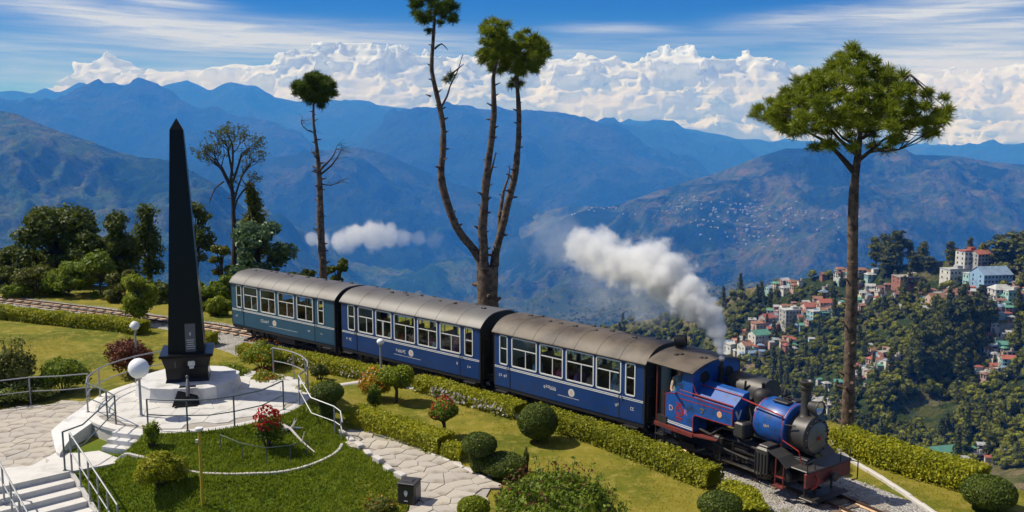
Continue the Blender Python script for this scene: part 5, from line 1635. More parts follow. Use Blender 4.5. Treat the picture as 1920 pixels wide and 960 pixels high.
for k in range(6):
    q_ = at(127, 886, 0)[:2] + sv * .08 + dn * (.1 + .62 * k)
    st.append(np.array([q_[0], q_[1], 1.12 - .15 / .43 * (.62 * k)]))
railing('silver hand railing down the right side of the stairs', st, [1.07 - (0 if k else .0) + .03 for k in range(6)], 'railgrey')
st = []
for k in range(5):
    q_ = at(127, 886, 0)[:2] - sv * 1.72 + dn * (-.1 + .62 * k)
    st.append(np.array([q_[0], q_[1], .95 - .15 / .43 * max(0, .62 * k - .1)]))
railing('pale hand railing at the left edge of the stairs', st, [.92] * 5, 'railgrey')
pr = [np.array([*at(x, y, 0)[:2], .95]) for x, y in ((-120, 778), (-40, 772), (10, 766), (58, 760), (118, 757), (168, 752))]
railing('straight grey railing along the far edge of the plaza', pr, [.95] * 6, 'railgrey', [0, 1, 3, 5])
pth = [bk2[0], np.array([*at(585, 800, .2)[:2], 1.10]), np.array([*at(628, 818, 0)[:2], .92]), np.array([*at(640, 824, 0)[:2], .86]), np.array([*at(643, 830, 0)[:2], .62])]
railing('bent grey railing descending from the terrace to the path', pth, [.92, .95, .92, .88, .65], 'railgrey', [2, 3])
wire = [np.array([*at(x, y, 0)[:2], float(gz(*at(x, y, 0)[:2])) + .42]) for x, y in ((415, 858), (455, 866), (500, 868), (545, 862), (575, 852))]
railing('low thin wire fence on the grassy mound', wire, [.42] * 5, 'raildark', None, (), .010)

# ------------------------------------------------------------------ path on the right of the mound
le = [(596, 782), (618, 800), (650, 822), (690, 852), (728, 882), (762, 905), (772, 935), (760, 990)]
ri = [(622, 779), (652, 796), (700, 815), (760, 834), (810, 854), (860, 876), (925, 908), (880, 990)]
path_poly = [at(*p)[:2] for p in le] + [at(*p)[:2] for p in ri[::-1]]
mb = MB(); mb.prism([tuple(p) for p in path_poly], -.3, .03)
pa = link('garden_path', mb, M['mortar']); tag(pa, 'pale stone garden path descending beside the mound', kind='structure')
crazy_paving(pa, path_poly, .50, lambda x, y: 0.015, 8, .014, .045, convex=False)
pe = catmull([at(*p)[:2] for p in le[:6]], .3)
KB = thing('kerb', 'row of white kerb blocks between the mound and the path', 'kerb', (*pe[0], 0))
kme = []
for k in range(3):
    kme.append(MB().bevel_box(-.19, .19, -.09, .09, -.05, .09 + .025 * k, .02).mesh('kerb_block')); kme[-1].materials.append(M['kerb'])
rg = random.Random(9)
for k in range(0, len(pe) - 1, 2):
    p = pe[k]; d = pe[k + 1] - p
    o = bpy.data.objects.new('kerb_block', rg.choice(kme)); COL.objects.link(o); o.parent = KB
    o.location = (p[0] - pe[0][0], p[1] - pe[0][1], rg.uniform(0, .03)); o.rotation_euler = (0, 0, math.atan2(d[1], d[0]) + rg.uniform(-.15, .15))
pe = catmull([at(*p)[:2] for p in ri[:7]], .45)
KB = thing('kerb', 'low pale edging stones between the path and the clipped hedge', 'kerb', (*pe[0], 0))
eme = MB().bevel_box(-.22, .22, -.05, .05, -.05, .085, .015).mesh('edging_stone'); eme.materials.append(M['kerb'])
for k in range(len(pe) - 1):
    p = pe[k]; d = pe[k + 1] - p
    o = bpy.data.objects.new('edging_stone', eme); COL.objects.link(o); o.parent = KB
    o.location = (p[0] - pe[0][0], p[1] - pe[0][1], 0); o.rotation_euler = (rg.uniform(-.05, .05), 0, math.atan2(d[1], d[0]) + rg.uniform(-.06, .06))
# curved kerb ring on the mound
rp = catmull([at(*p, 0)[:2] for p in ((215, 858), (250, 872), (330, 884), (395, 889), (460, 888), (530, 882), (585, 874), (620, 862), (637, 846), (632, 832))], .42)
po_ = np.array([[math.atan2(p[1] - TC[1], p[0] - TC[0]), math.hypot(p[0] - TC[0], p[1] - TC[1])] for p in rp]); po_[:, 0] = np.unwrap(po_[:, 0])
fit = np.polyfit(po_[:, 0], po_[:, 1], 3); th_ = np.linspace(po_[0, 0], po_[-1, 0], 48)
rp = np.stack([TC[0] + np.polyval(fit, th_) * np.cos(th_), TC[1] + np.polyval(fit, th_) * np.sin(th_)], 1)
seg_ = float(np.mean(np.linalg.norm(np.diff(rp, axis=0), axis=1)))
KB = thing('kerb', 'thin curved white kerb ring round the planted mound', 'kerb', (*rp[0], 0))
eme = MB().bevel_box(-seg_ * .5, seg_ * .5, -.045, .045, -.15, .06, .010).mesh('edging_stone'); eme.materials.append(M['kerb'])
for k in range(len(rp) - 1):
    p = rp[k]; d = rp[k + 1] - p
    o = bpy.data.objects.new('edging_stone', eme); COL.objects.link(o); o.parent = KB
    z0_, z1_ = float(gz(*p)), float(gz(*rp[k + 1])); o.location = (p[0] - rp[0][0] + d[0] / 2, p[1] - rp[0][1] + d[1] / 2, (z0_ + z1_) / 2); o.rotation_euler = (0, -math.atan2(z1_ - z0_, seg_), math.atan2(d[1], d[0]))
# kerb on the far side of the gravel at the right, and the pale concrete edge along the track
kp = catmull([at(*p, 0)[:2] for p in ((1568, 838), (1590, 862), (1640, 892), (1690, 924), (1745, 962), (1800, 1003))], .8)
KB = thing('kerb', 'whitewashed kerb between the gravel and the right hand lawn strip', 'kerb', (*kp[0], 0))
eme = MB().bevel_box(-.41, .41, -.06, .06, -.1, .09, .02).mesh('kerb_block'); eme.materials.append(M['kerb'])
for k in range(len(kp) - 1):
    p = kp[k]; d = kp[k + 1] - p
    o = bpy.data.objects.new('kerb_block', eme); COL.objects.link(o); o.parent = KB
    o.location = (p[0] - kp[0][0], p[1] - kp[0][1], rg.uniform(-.01, .015)); o.rotation_euler = (rg.uniform(-.04, .04), 0, math.atan2(d[1], d[0]) + rg.uniform(-.03, .03))
i0, i1 = track_frame((-8, 38.5)), track_frame((5.0, 26.6))
tp = offset(TRACK[i0:i1], -1.42)
V, F = sheet_strip(tp, .16, .16, .06, .05, 3)
tag(link('track_edge_kerb', mesh_np('track_edge_kerb', V, F), M['concrete']), 'pale concrete edge strip along the near side of the track', kind='structure')
V, F = sheet_strip(catmull([at(390, 640)[:2], at(420, 640)[:2], at(470, 655)[:2], at(500, 670)[:2]], .3), .9, 1.0, .035, .3, 8)
tag(link('gravel_patch', mesh_np('gravel_patch', V, F), M['gravel']), 'pale gravel patch beside the track behind the monument', kind='structure')
ws = catmull([at(630, 724)[:2], at(652, 720)[:2], at(680, 716)[:2]], .3)
V, F = sheet_strip(ws, .12, .14, .05, .02, 8)
tag(link('lawn_edging', mesh_np('lawn_edging', V, F), M['kerb']), 'short pale slab path on the lawn', kind='structure')


# ------------------------------------------------------------------ lamps, bin, post
def globe_lamp(label, base, h, r, squash=1.0, m='railgrey', cap=False):
    root = thing('garden_lamp', label, 'lamp', base)
    mb = MB(); mb.smooth = True
    mb.lathe((0, 0, 0), (0, 0, 1), [(-.05, .10), (.03, .10), (.05, .05), (.10, .042), (h - r * squash - .04, .036), (h - r * squash - .03, .07), (h - r * squash + .02, .085)], 12)
    link('pole', mb, M[m], root)
    mb = MB(); mb.smooth = True; mb.ball((0, 0, h), (r, r, r * squash), 24, 14)
    link('globe', mb, M['globe'], root)
    if cap:
        mb = MB(); mb.smooth = True; mb.lathe((0, 0, h + r * squash * .3), (0, 0, 1), [(0, r * 1.25), (.05, r * 1.2), (.16, r * .7), (.20, .02)], 16)
        link('hood', mb, M['white'], root)
    return root


lb = at(265, 781, .48)
globe_lamp('large white globe lamp on a grey pole in front of the obelisk', (lb[0], lb[1], .48), 1.50, .305)
l2 = at(258, 706, 0)
globe_lamp('small white hooded lamp behind the reddish bush', (l2[0], l2[1], 0), 1.85, .15, .7, 'railgrey', True)
l3 = at(715, 722, 0)
globe_lamp('small white globe lamp in the hedge before the middle carriage', (l3[0], l3[1], 0), 1.58, .135, .82)
yp = at(381, 968, -.62)
YP = thing('yellow_post', 'thin yellow post with a white cap in the foreground grass', 'post', (yp[0], yp[1], float(gz(yp[0], yp[1]))))
hh = 1.95
mb = MB(); mb.smooth = True; mb.tube([(0, 0, -.1), (0, 0, hh)], .038, 10); link('pole', mb, M['pole_yellow'], YP)
mb = MB(); mb.smooth = True; mb.lathe((0, 0, hh), (0, 0, 1), [(0, .05), (.02, .085), (.06, .11), (.09, .10), (.10, .001)], 14, False); link('cap', mb, M['white'], YP)
mb = MB(); mb.box(-.10, -.03, -.03, .03, hh - .30, hh - .22); link('bracket', mb, M['dullwhite'], YP)
bp = at(768, 940, .03)
BN = thing('litter_bin', 'square black litter bin with a white mark beside the path', 'litter bin', (bp[0], bp[1], .03), R(-18))
mb = MB(); mb.bevel_box(-.22, .22, -.22, .22, .0, .50, .02); link('body', mb, M['binblack'], BN)
mb = MB(); mb.bevel_box(-.24, .24, -.24, .24, .50, .545, .015); mb.bevel_box(-.12, .12, -.10, .10, .545, .56, .01); link('lid', mb, M['smokebox'], BN)
mb = MB(); mb.prism([(-.04, .26), (-.05, .33), (0, .37), (.05, .33), (.04, .26), (.015, .21), (-.015, .21)], -.226, -.219, 'y'); mb.box(-.05, .05, -.226, -.219, .08, .10); link('white_mark', mb, M['dullwhite'], BN)
mb = MB(); mb.box(.219, .226, -.12, .14, .08, .42); link('side_panel', mb, M['granite2'], BN)
# bleached branches lying on the mound
for k, (pts_, lab) in enumerate(((((522, 808), (545, 815), (566, 825), (590, 838)), 'bleached fallen branch on the mound below the red flowers'), (((528, 818), (548, 812), (568, 808)), 'short pale forked branch on the mound beside the path'))):
    P3 = []
    for j, p in enumerate(pts_):
        g_ = at(*p, .2); P3.append(np.array([g_[0], g_[1], float(gz(g_[0], g_[1])) + .07 + .05 * math.sin(j * 2 + k)]))
    o0_ = P3[0]
    mb = MB(); mb.smooth = True; mb.tube([p - o0_ for p in P3], [.05, .04, .03, .015][:len(P3)], 6)
    mb.tube([P3[1] - o0_, P3[1] - o0_ + np.array([.12, .1, .22])], [.025, .01], 5); mb.tube([P3[-2] - o0_, P3[-2] - o0_ + np.array([.05, .15, .25])], [.02, .008], 5)
    tag(link('fallen_branch', mb, M['deadwood'], None, tuple(o0_)), lab, 'branch')

# ------------------------------------------------------------------ foliage
def ico(sub):
    import bmesh
    bm = bmesh.new(); bmesh.ops.create_icosphere(bm, subdivisions=sub, radius=1)
    V = np.array([v.co[:] for v in bm.verts]); F = np.array([[v.index for v in f.verts] for f in bm.faces]); bm.free()
    return V, F


def leaf_quads(C, N, size, rg, asp=.55, jit=.7):
    """one pointed leaf (4 corners) per centre, tilted loosely round its outward direction N"""
    n = len(C)
    size = np.asarray(size) * np.ones(n)
    d = N + rg.normal(0, jit, (n, 3)); d /= np.linalg.norm(d, axis=1)[:, None] + 1e-9
    u = np.cross(d, rg.normal(0, 1, (n, 3))); u /= np.linalg.norm(u, axis=1)[:, None] + 1e-9
    v = np.cross(d, u)
    s = (size * rg.uniform(.7, 1.3, n))[:, None]
    P = np.stack([C - u * s, C - v * s * asp + d * s * .15, C + u * s, C + v * s * asp + d * s * .15], 1)
    return P.reshape(-1, 3), (np.arange(n * 4).reshape(-1, 4))


def join(parts):
    Vs, Fs, o = [], [], 0
    for V, F in parts:
        Vs.append(V); Fs.append(F + o); o += len(V)
    return np.concatenate(Vs), np.concatenate(Fs)


def ellipsoid_leaves(c, r, n, size, rg, shell=.72, lump=.25, seed=0, flat=1.0, cut=-1.0):
    d = rg.normal(0, 1, (n, 3)); d /= np.linalg.norm(d, axis=1)[:, None]
    d = d[d[:, 2] > cut]
    k = 1 + lump * 2 * (fbm(d[:, 0] * 2.2 + seed, d[:, 1] * 2.2, d[:, 2] * 2.2 + 9, oct=3, seed=seed) - .5)
    rad = k * (shell + (1 - shell) * rg.random(len(d)) ** .6)
    P = np.asarray(c) + d * rad[:, None] * np.asarray(r)
    return leaf_quads(P, d, size, rg)


def core_mesh(c, r, seed=0, k=.8, lump=.25):
    V, F = ico(3)
    s = 1 + lump * 2 * (fbm(V[:, 0] * 2.2 + seed, V[:, 1] * 2.2, V[:, 2] * 2.2 + 9, oct=3, seed=seed) - .5)
    return np.asarray(c) + V * s[:, None] * np.asarray(r) * k, F


def foliage_obj(name, parts, m, parent, cores=()):
    V, F = join(parts)
    Fs = [F]
    if cores:
        Vc, Fc = join(list(cores)); Fs.append(Fc + len(V)); V = np.concatenate([V, Vc])
    return link(name, mesh_np(name, V, Fs), M[m], parent)


def bark_tube(mb, pts, rad, n=8, rough=.12, rg=random):
    mb.smooth = True
    mb.tube(pts, [r * (1 + rg.uniform(-rough, rough)) for r in rad], n)


# ---- clipped hedges
def hedge(label, path, w, h, m, leaf=.045, dens=900, seed=1, lean=0.0, name='clipped_hedge', flowers=None):
    """a clipped hedge along a ground line: leaves all over a lumpy box section"""
    rg = np.random.default_rng(seed)
    path = np.asarray(path, float); o = path[0]
    T = np.gradient(path, axis=0); T /= np.linalg.norm(T, axis=1)[:, None] + 1e-9; Nn = np.stack([-T[:, 1], T[:, 0]], 1)
    S = np.concatenate([[0], np.cumsum(np.linalg.norm(np.diff(path, axis=0), axis=1))]); L = S[-1]
    root = thing(name, label, 'hedge', (o[0], o[1], float(gz(*o))))
    base = float(gz(*o))

    def pos(s, y, z):
        x_ = np.interp(s, S, path[:, 0]); y_ = np.interp(s, S, path[:, 1]); nx = np.interp(s, S, Nn[:, 0]); ny = np.interp(s, S, Nn[:, 1])
        g_ = gz(x_, y_)
        hh = 1 + .14 * (fbm(s * 1.1, s * 0 + seed, oct=3, seed=seed) - .5) * 2
        ww = 1 + .22 * (fbm(s * 1.6, z * 2 + seed, oct=3, seed=seed + 2) - .5) * 2
        return np.stack([x_ + nx * y * ww - o[0], y_ + ny * y * ww - o[1], g_ - base + z * hh], -1)
    n = int(dens * L * (w + 2 * h))
    s = rg.uniform(-.02, L + .02, n)
    q_ = rg.uniform(0, w + 2 * h, n)
    y = np.where(q_ < h, -w / 2, np.where(q_ < h + w, -w / 2 + (q_ - h), w / 2)); z = np.where(q_ < h, q_, np.where(q_ < h + w, h, w + 2 * h - q_))
    rnd = np.minimum(np.abs(np.abs(y) - w / 2) + np.abs(z - h), .12)
    y = y * (1 - .10 * (1 - rnd / .12)); z = z - .04 * (1 - rnd / .12)
    P = pos(s, y + rg.normal(0, .028, n), np.maximum(z + rg.normal(0, .028, n), .02))
    N_ = np.where((z > h - .05)[:, None], np.array([0, 0, 1.]), np.stack([np.interp(s, S, Nn[:, 0]) * np.sign(y), np.interp(s, S, Nn[:, 1]) * np.sign(y), np.full(n, .35)], -1))
    keep = rg.random(n) < np.where(z < h * .35, .55, 1.0)
    parts = [leaf_quads(P[keep], N_[keep], leaf, rg)]
    # inner mass of twigs and leaves
    k = max(3, int(L / .4)); ss = np.linspace(.04, L - .04, k)
    sec = [(-w * .40, h * .12), (-w * .42, h * .86), (-w * .30, h * .93), (w * .30, h * .93), (w * .42, h * .86), (w * .40, h * .12)]
    Vc = np.stack([pos(ss, np.full(k, a), np.full(k, b_)) for a, b_ in sec], 1).reshape(-1, 3)
    Fc = []
    for i in range(k - 1):
        for j in range(6):
            Fc.append((i * 6 + j, i * 6 + (j + 1) % 6, (i + 1) * 6 + (j + 1) % 6, (i + 1) * 6 + j))
    Fc = np.array(Fc)
    foliage_obj('foliage', parts, m, root, [(Vc, Fc)])
    mb = MB(); ns = max(2, int(L / .55))
    for i in range(ns):
        p = pos(np.array([(i + .5) * L / ns]), np.array([rg.uniform(-.1, .1)]), np.array([0.]))[0]
        mb.tube([p - np.array([0, 0, .1]), p + np.array([rg.uniform(-.06, .06), rg.uniform(-.06, .06), h * .55])], [.022, .014], 5)
    so = link('stems', mb, M['barkdark'], root); so['kind'] = 'stuff'
    if flowers:
        fm, nf, s_lo, s_hi = flowers
        sf = rg.uniform(min(s_lo, L * .3), min(s_hi, L - .15), nf); zf_ = rg.uniform(.08, h * .8, nf)
        Pf = pos(sf, np.full(nf, -w / 2 - .05) + rg.normal(0, .05, nf), zf_)
        Nf = np.stack([-np.interp(sf, S, Nn[:, 0]), -np.interp(sf, S, Nn[:, 1]), np.full(nf, .5)], -1)
        fo = foliage_obj('flowers', [leaf_quads(Pf, Nf, .05, rg, .8)], fm, root); fo['kind'] = 'stuff'
    return root


def gpath(pts, step=.25, off=0.0):
    c = catmull([at(*p)[:2] for p in pts], step)
    return offset(c, off) if off else c


HA = gpath([(440, 672), (500, 681), (560, 690), (620, 703), (690, 716), (760, 732), (820, 748), (880, 766), (930, 779), (985, 796), (1060, 820), (1113, 838), (1187, 866), (1260, 897), (1322, 922)], .25, .36)
nA = len(HA)
hedge('long clipped hedge on the near side of the train, rear stretch by the teal carriage', HA[:int(nA * .40)], .60, .50, 'hedge', .040, 950, 3, flowers=('flower_white', 90, 5, 9.5))
hedge('long clipped hedge on the near side of the train, stretch below the middle carriage', HA[int(nA * .40) + 1:int(nA * .66)], .60, .52, 'hedge', .040, 950, 4, flowers=('flower_white', 190, 1, 8))
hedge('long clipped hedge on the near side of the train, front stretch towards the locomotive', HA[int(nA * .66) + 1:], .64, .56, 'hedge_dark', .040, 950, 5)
hedge('stepped yellow green hedge block beside the gravel at its end', gpath([(1352, 935), (1385, 948), (1408, 985)], .2, .1), .62, .42, 'hedge', .042, 1000, 6)
hedge('clipped hedge along the right side of the stone path', gpath([(648, 802), (690, 815), (735, 830), (780, 846), (818, 858)], .2, .40), .72, .54, 'hedge', .040, 950, 7)
hedge('short low yellow hedge block between path and lawn', gpath([(826, 862), (862, 868)], .15, .3), .6, .40, 'hedge', .040, 950, 8)
hedge('far clipped hedge along the track at the left edge', gpath([(-90, 592), (0, 600), (60, 606), (130, 614), (200, 621), (258, 630)], .4, .35), .7, .55, 'hedge', .055, 520, 9)
hedge('clipped hedge on the right beyond the gravel', gpath([(1556, 842), (1600, 862), (1660, 883), (1720, 902), (1790, 922), (1826, 933)], .2, .42), .80, .66, 'hedge', .042, 950, 10)
hedge('low yellow green hedge behind the terrace railing', gpath([(545, 752), (580, 762), (605, 775)], .2, .3), .6, .42, 'hedge', .042, 800, 12)
hedge('small clipped hedge by the track right of the obelisk', gpath([(352, 648), (372, 650), (396, 652)], .2, .3), .7, .55, 'hedge', .045, 800, 14)


# ---- shrubs and small trees of the garden
def shrub(label, px, py, wpx, hpx, m, kind='ball', z=None, leaf=.04, n=2600, seed=1, name='shrub', cat='shrub', extra=None, Y=None):
    """bush standing at the photo's ground point, wpx x hpx picture pixels in size"""
    rg = np.random.default_rng(seed)
    if Y is None:
        b = at(px, py, 0 if z is None else z)
        zc = 0.0 if z is None else z
        for _ in range(14):
            zc = .6 * zc + .4 * float(gz(b[0], b[1])); b = at(px, py, zc)
        b[2] = float(gz(b[0], b[1]))
    else:
        b = pp(px, py, Y); b[2] = float(gz(b[0], b[1]))
    k = b[1] / FOC; w, h = wpx * k, hpx * k / .96
    root = thing(name, label, cat, tuple(b), rg.uniform(-.3, .3))
    mb = MB(); ml = m if isinstance(m, (list, tuple)) else [m]
    if kind == 'ball':                      # clipped ball close to the ground
        r = (w / 2, w / 2, h * .46); c = (0, 0, h * .53)
        foliage_obj('foliage', [ellipsoid_leaves(c, r, n, leaf, rg, .90, .06, seed, cut=-.92)], ml[0], root, [core_mesh(c, r, seed, .88, .06)])
        bark_tube(mb, [(0, 0, -.1), (.02, 0, h * .3)], [.05, .04], 6)
    elif kind == 'mushroom':                # clipped cap on a leafy stem
        r = (w / 2, w / 2, h * .27); c = (0, 0, h * .72)
        parts = [ellipsoid_leaves(c, r, n, leaf, rg, .90, .06, seed)]
        cores = [core_mesh(c, r, seed, .88, .06)]
        r2 = (w * .28, w * .28, h * .33); c2 = (.0, 0, h * .34)
        parts.append(ellipsoid_leaves(c2, r2, n // 3, leaf, rg, .8, .15, seed + 1)); cores.append(core_mesh(c2, r2, seed + 1, .8, .15))
        foliage_obj('foliage', parts, ml[0], root, cores)
        bark_tube(mb, [(0, 0, -.1), (.02, 0, h * .5)], [.06, .05], 6)
    elif kind == 'round_tree':              # lumpy head on a short trunk
        c = (0, 0, h * .64); r = (w / 2, w / 2, h * .37)
        parts, cores = [], []
        for q in range(7):
            a = q * 2.4; cc = (math.cos(a) * w * .20, math.sin(a) * w * .20, h * (.58 + .14 * rg.random())); rr = np.array([.30, .30, .24]) * w * rg.uniform(.9, 1.1)
            parts.append(ellipsoid_leaves(cc, rr, n // 7, leaf, rg, .75, .25, seed + q)); cores.append(core_mesh(cc, rr, seed + q, .72, .25))
        foliage_obj('foliage', parts, ml[0], root, cores)
        bark_tube(mb, [(0, 0, -.1), (.02, .01, h * .25), (.0, 0, h * .6)], [.055, .05, .035], 7)
        mb.tube([(0, 0, h * .3), (w * .15, 0, h * .55)], [.03, .015], 5); mb.tube([(0, 0, h * .3), (-w * .15, w * .05, h * .55)], [.03, .015], 5)
    else:                                   # loose bush of several leafy clumps
        parts, cores = [], []
        ncl = 9 if kind == 'loose' else 16
        for q in range(ncl):
            a = q * 2.4 + rg.uniform(-.4, .4); d = math.sqrt((q + .5) / ncl)
            cc = (math.cos(a) * d * w * .34, math.sin(a) * d * w * .34, h * (.28 + .42 * (1 - d * .75) * rg.uniform(.7, 1.15)))
            rr = np.array([.24, .24, .26 * h / w]) * w * rg.uniform(.8, 1.15)
            parts.append(ellipsoid_leaves(cc, rr, n // ncl, leaf, rg, .55, .45, seed + q, cut=-.9)); cores.append(core_mesh(cc, rr, seed + q, .55, .3))
            mb.tube([(math.cos(a) * .05, math.sin(a) * .05, -.05), cc], [.02, .008], 5)
        if kind == 'wild':                  # shoots standing out of the mass
            for q in range(46):
                a = rg.uniform(0, 6.28); d = rg.uniform(.1, .46) * w
                p0 = np.array([math.cos(a) * d * .6, math.sin(a) * d * .6, h * .45]); p1 = np.array([math.cos(a) * d, math.sin(a) * d, h * rg.uniform(.75, 1.12) * (1 - .25 * d / w)])
                mb.tube([p0, p1], [.010, .004], 4)
                t_ = rg.uniform(.3, 1, 16)[:, None]
                parts.append(leaf_quads(p0 + (p1 - p0) * t_ + rg.normal(0, .03, (16, 3)), np.tile([0, 0, 1.], (16, 1)), leaf * 1.1, rg))
        foliage_obj('foliage', parts, ml[0], root, cores)
    so = link('stems', mb, M['barkdark'], root)
    if len(mb.f) > 30 and kind not in ('ball', 'mushroom'):
        so['kind'] = 'stuff'
    if extra:                               # flowers or tinted tips: (material, name, count, size, lowest height share)
        em, en, ec, es, lo = extra
        d = rg.normal(0, 1, (ec, 3)); d /= np.linalg.norm(d, axis=1)[:, None]; d[:, 2] = np.abs(d[:, 2]) * (1 if lo > .3 else rg.choice([1, -.4], ec))
        P = np.array([0, 0, h * .52]) + d * np.array([w * .47, w * .47, h * .50])
        P = P[P[:, 2] > lo * h]
        eo = foliage_obj(en, [leaf_quads(P + rg.normal(0, .02, P.shape), d[:len(P)], es, rg, .8)], em, root); eo['kind'] = 'stuff'
    return root


shrub('dark green clipped ball bush on the lawn before the train', 1008, 828, 78, 74, 'topiary', 'ball', leaf=.030, n=7500, seed=11)
shrub('clipped dark mushroom shaped bush at the near end of the path hedge', 899, 890, 68, 82, 'topiary', 'mushroom', leaf=.030, n=6000, seed=12)
shrub('low dark clipped mound beside the mushroom shaped bush', 943, 893, 92, 44, 'topiary', 'ball', leaf=.030, n=5200, seed=13)
shrub('dark clipped drum shaped bush right of the terrace', 615, 786, 64, 72, 'topiary', 'mushroom', leaf=.032, n=5200, seed=14)
shrub('light green round headed small tree beside the white globe lamp', 743, 755, 70, 80, 'leaf_bright', 'round_tree', leaf=.042, n=6500, seed=15, name='small_tree', cat='small tree')
shrub('yellow and orange leaved croton bush on the lawn', 700, 748, 62, 58, 'leaf_yellow', 'loose', leaf=.045, n=2600, seed=16, extra=('flower_orange', 'red_leaves', 160, .045, .05))
shrub('slender dark leaved sapling leaning on the lawn near the croton', 702, 776, 30, 72, 'leaf_mid', 'loose', leaf=.045, n=700, seed=17, name='sapling', cat='sapling')
shrub('small lawn tree with reddish flowering tips', 832, 820, 58, 78, 'leaf_mid', 'round_tree', leaf=.042, n=4200, seed=18, name='small_tree', cat='small tree', extra=('flower_red', 'red_tips', 150, .035, .55))
shrub('round dark green bush on the far lawn at the left', 118, 735, 88, 78, 'leaf_mid', 'loose', leaf=.05, n=6500, seed=19)
shrub('tall mixed green shrub at the left edge of the plaza', 22, 742, 100, 108, 'leaf_olive', 'wild', leaf=.05, n=5200, seed=20)
shrub('rounded yellow green bush on the mound beside the white steps', 302, 912, 94, 82, 'hedge', 'loose', z=0, leaf=.042, n=7500, seed=21)
shrub('bush of bright red flowers on the mound below the terrace', 503, 838, 56, 78, 'leaf_mid', 'loose', z=.2, leaf=.045, n=2200, seed=22, name='flowering_bush', extra=('flower_red', 'red_flowers', 230, .05, .5))
shrub('reddish purple leaved shrub behind the white globe lamp', 243, 702, 88, 82, 'leaf_red', 'loose', leaf=.055, n=5200, seed=23)
shrub('small dark shrub beside the far hedge on the lawn', 598, 712, 36, 36, 'leaf_dark', 'loose', leaf=.04, n=1500, seed=24)
shrub('green garden shrub with orange flowers behind the terrace', 492, 690, 84, 56, 'leaf_bright', 'loose', leaf=.045, n=4200, seed=25, extra=('flower_orange', 'orange_flowers', 120, .035, .1))
shrub('yellow green leafy shrub right behind the obelisk pedestal', 428, 725, 84, 56, 'leaf_bright', 'loose', leaf=.045, n=4200, seed=26)
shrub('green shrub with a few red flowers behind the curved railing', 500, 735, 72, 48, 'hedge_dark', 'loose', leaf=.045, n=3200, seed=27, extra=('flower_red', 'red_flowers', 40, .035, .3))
shrub('large wild shrub with many leafy shoots in the front foreground', 1040, 1000, 250, 128, 'leaf_mid', 'wild', leaf=.050, n=15000, seed=28, extra=('leaf_red', 'reddish_tips', 260, .035, .5))
shrub('small bright green ball bush at the lower end of the path', 888, 972, 64, 42, 'leaf_bright', 'ball', leaf=.035, n=3200, seed=29)
shrub('dark green ball bush at the bottom before the gravel', 1350, 972, 90, 50, 'topiary', 'ball', leaf=.035, n=5000, seed=30)
shrub('dark flattened clipped bush at the right end of the far hedge', 1852, 956, 104, 66, 'topiary', 'ball', leaf=.034, n=7500, seed=31)
shrub('low dry tuft with orange flowers at the foot of the mound by the bin', 712, 957, 66, 26, 'leaf_olive', 'loose', leaf=.035, n=900, seed=36, name='plant', cat='plant', extra=('flower_orange', 'orange_flowers', 26, .035, .2))
shrub('thin leafy plant beside the small white steps', 285, 838, 32, 46, 'leaf_bright', 'wild', z=.3, leaf=.04, n=500, seed=32, name='plant', cat='plant')
shrub('bare twiggy sapling standing on the lawn behind the front shrub', 986, 884, 16, 62, 'leaf_olive', 'loose', leaf=.025, n=70, seed=33, name='sapling', cat='sapling')
shrub('low plants with dry stalks by the far lawn edge', 222, 668, 22, 20, 'leaf_mid', 'loose', leaf=.05, n=300, seed=34, name='plant', cat='plant')
shrub('dark low hedge shrub below the plaza railing', 30, 780, 150, 44, 'leaf_dark', 'loose', leaf=.05, n=3000, seed=35, Y=31.4)


# ---- trees
def needle_tuft(c, axis, L, n, rg, w=.012):
    """spray of thin needles round a twig end"""
    d = rg.normal(0, .75, (n, 3)) + np.asarray(axis) * .75; d /= np.linalg.norm(d, axis=1)[:, None]
    s = np.cross(d, rg.normal(0, 1, (n, 3))); s /= np.linalg.norm(s, axis=1)[:, None] + 1e-9
    l = L * rg.uniform(.7, 1.15, n)[:, None]
    P = np.stack([c - s * w, c + s * w, c + d * l + s * w * .3, c + d * l - s * w * .3], 1)
    return P.reshape(-1, 3), np.arange(n * 4).reshape(-1, 4)


def stubs(mb, line, rad, n, rg, ln=.22):
    """broken branch stubs along a trunk"""
    line = np.asarray(line); S = np.concatenate([[0], np.cumsum(np.linalg.norm(np.diff(line, axis=0), axis=1))])
    for k in range(n):
        s = S[-1] * (k + rg.uniform(.1, .9)) / n
        p = np.array([np.interp(s, S, line[:, j]) for j in range(3)]); r = np.interp(s, np.linspace(0, S[-1], len(rad)), rad)
        a = rg.uniform(0, 6.283); d = np.array([math.cos(a), math.sin(a), rg.uniform(.0, .5)]); l = ln * rg.uniform(.35, 1.0) + r
        mb.tube([p + d * r * .3, p + d * l], [r * .42 + .008, r * .12 + .006], 5)


def smooth_line(P, step=.35):
    P = [np.asarray(p, float) for p in P]
    return catmull(P, step)


def pine_clumps(cen, axis, rg, tufts=7, spread=.24, L=.2, n=26, w=.011):
    out = []
    for k in range(tufts):
        o = rg.normal(0, spread, 3); o[2] *= .6
        a = np.asarray(axis) * .6 + o / (np.linalg.norm(o) + 1e-6) * .7 + np.array([0, 0, .3])
        out.append(needle_tuft(np.asarray(cen) + o, a / np.linalg.norm(a), L, n, rg, w))
    return out


def tree_root(name, label, p, cat='tree', group=None):
    z = float(gz(p[0], p[1]))
    return thing(name, label, cat, (p[0], p[1], z), 0, group), np.array([p[0], p[1], z])


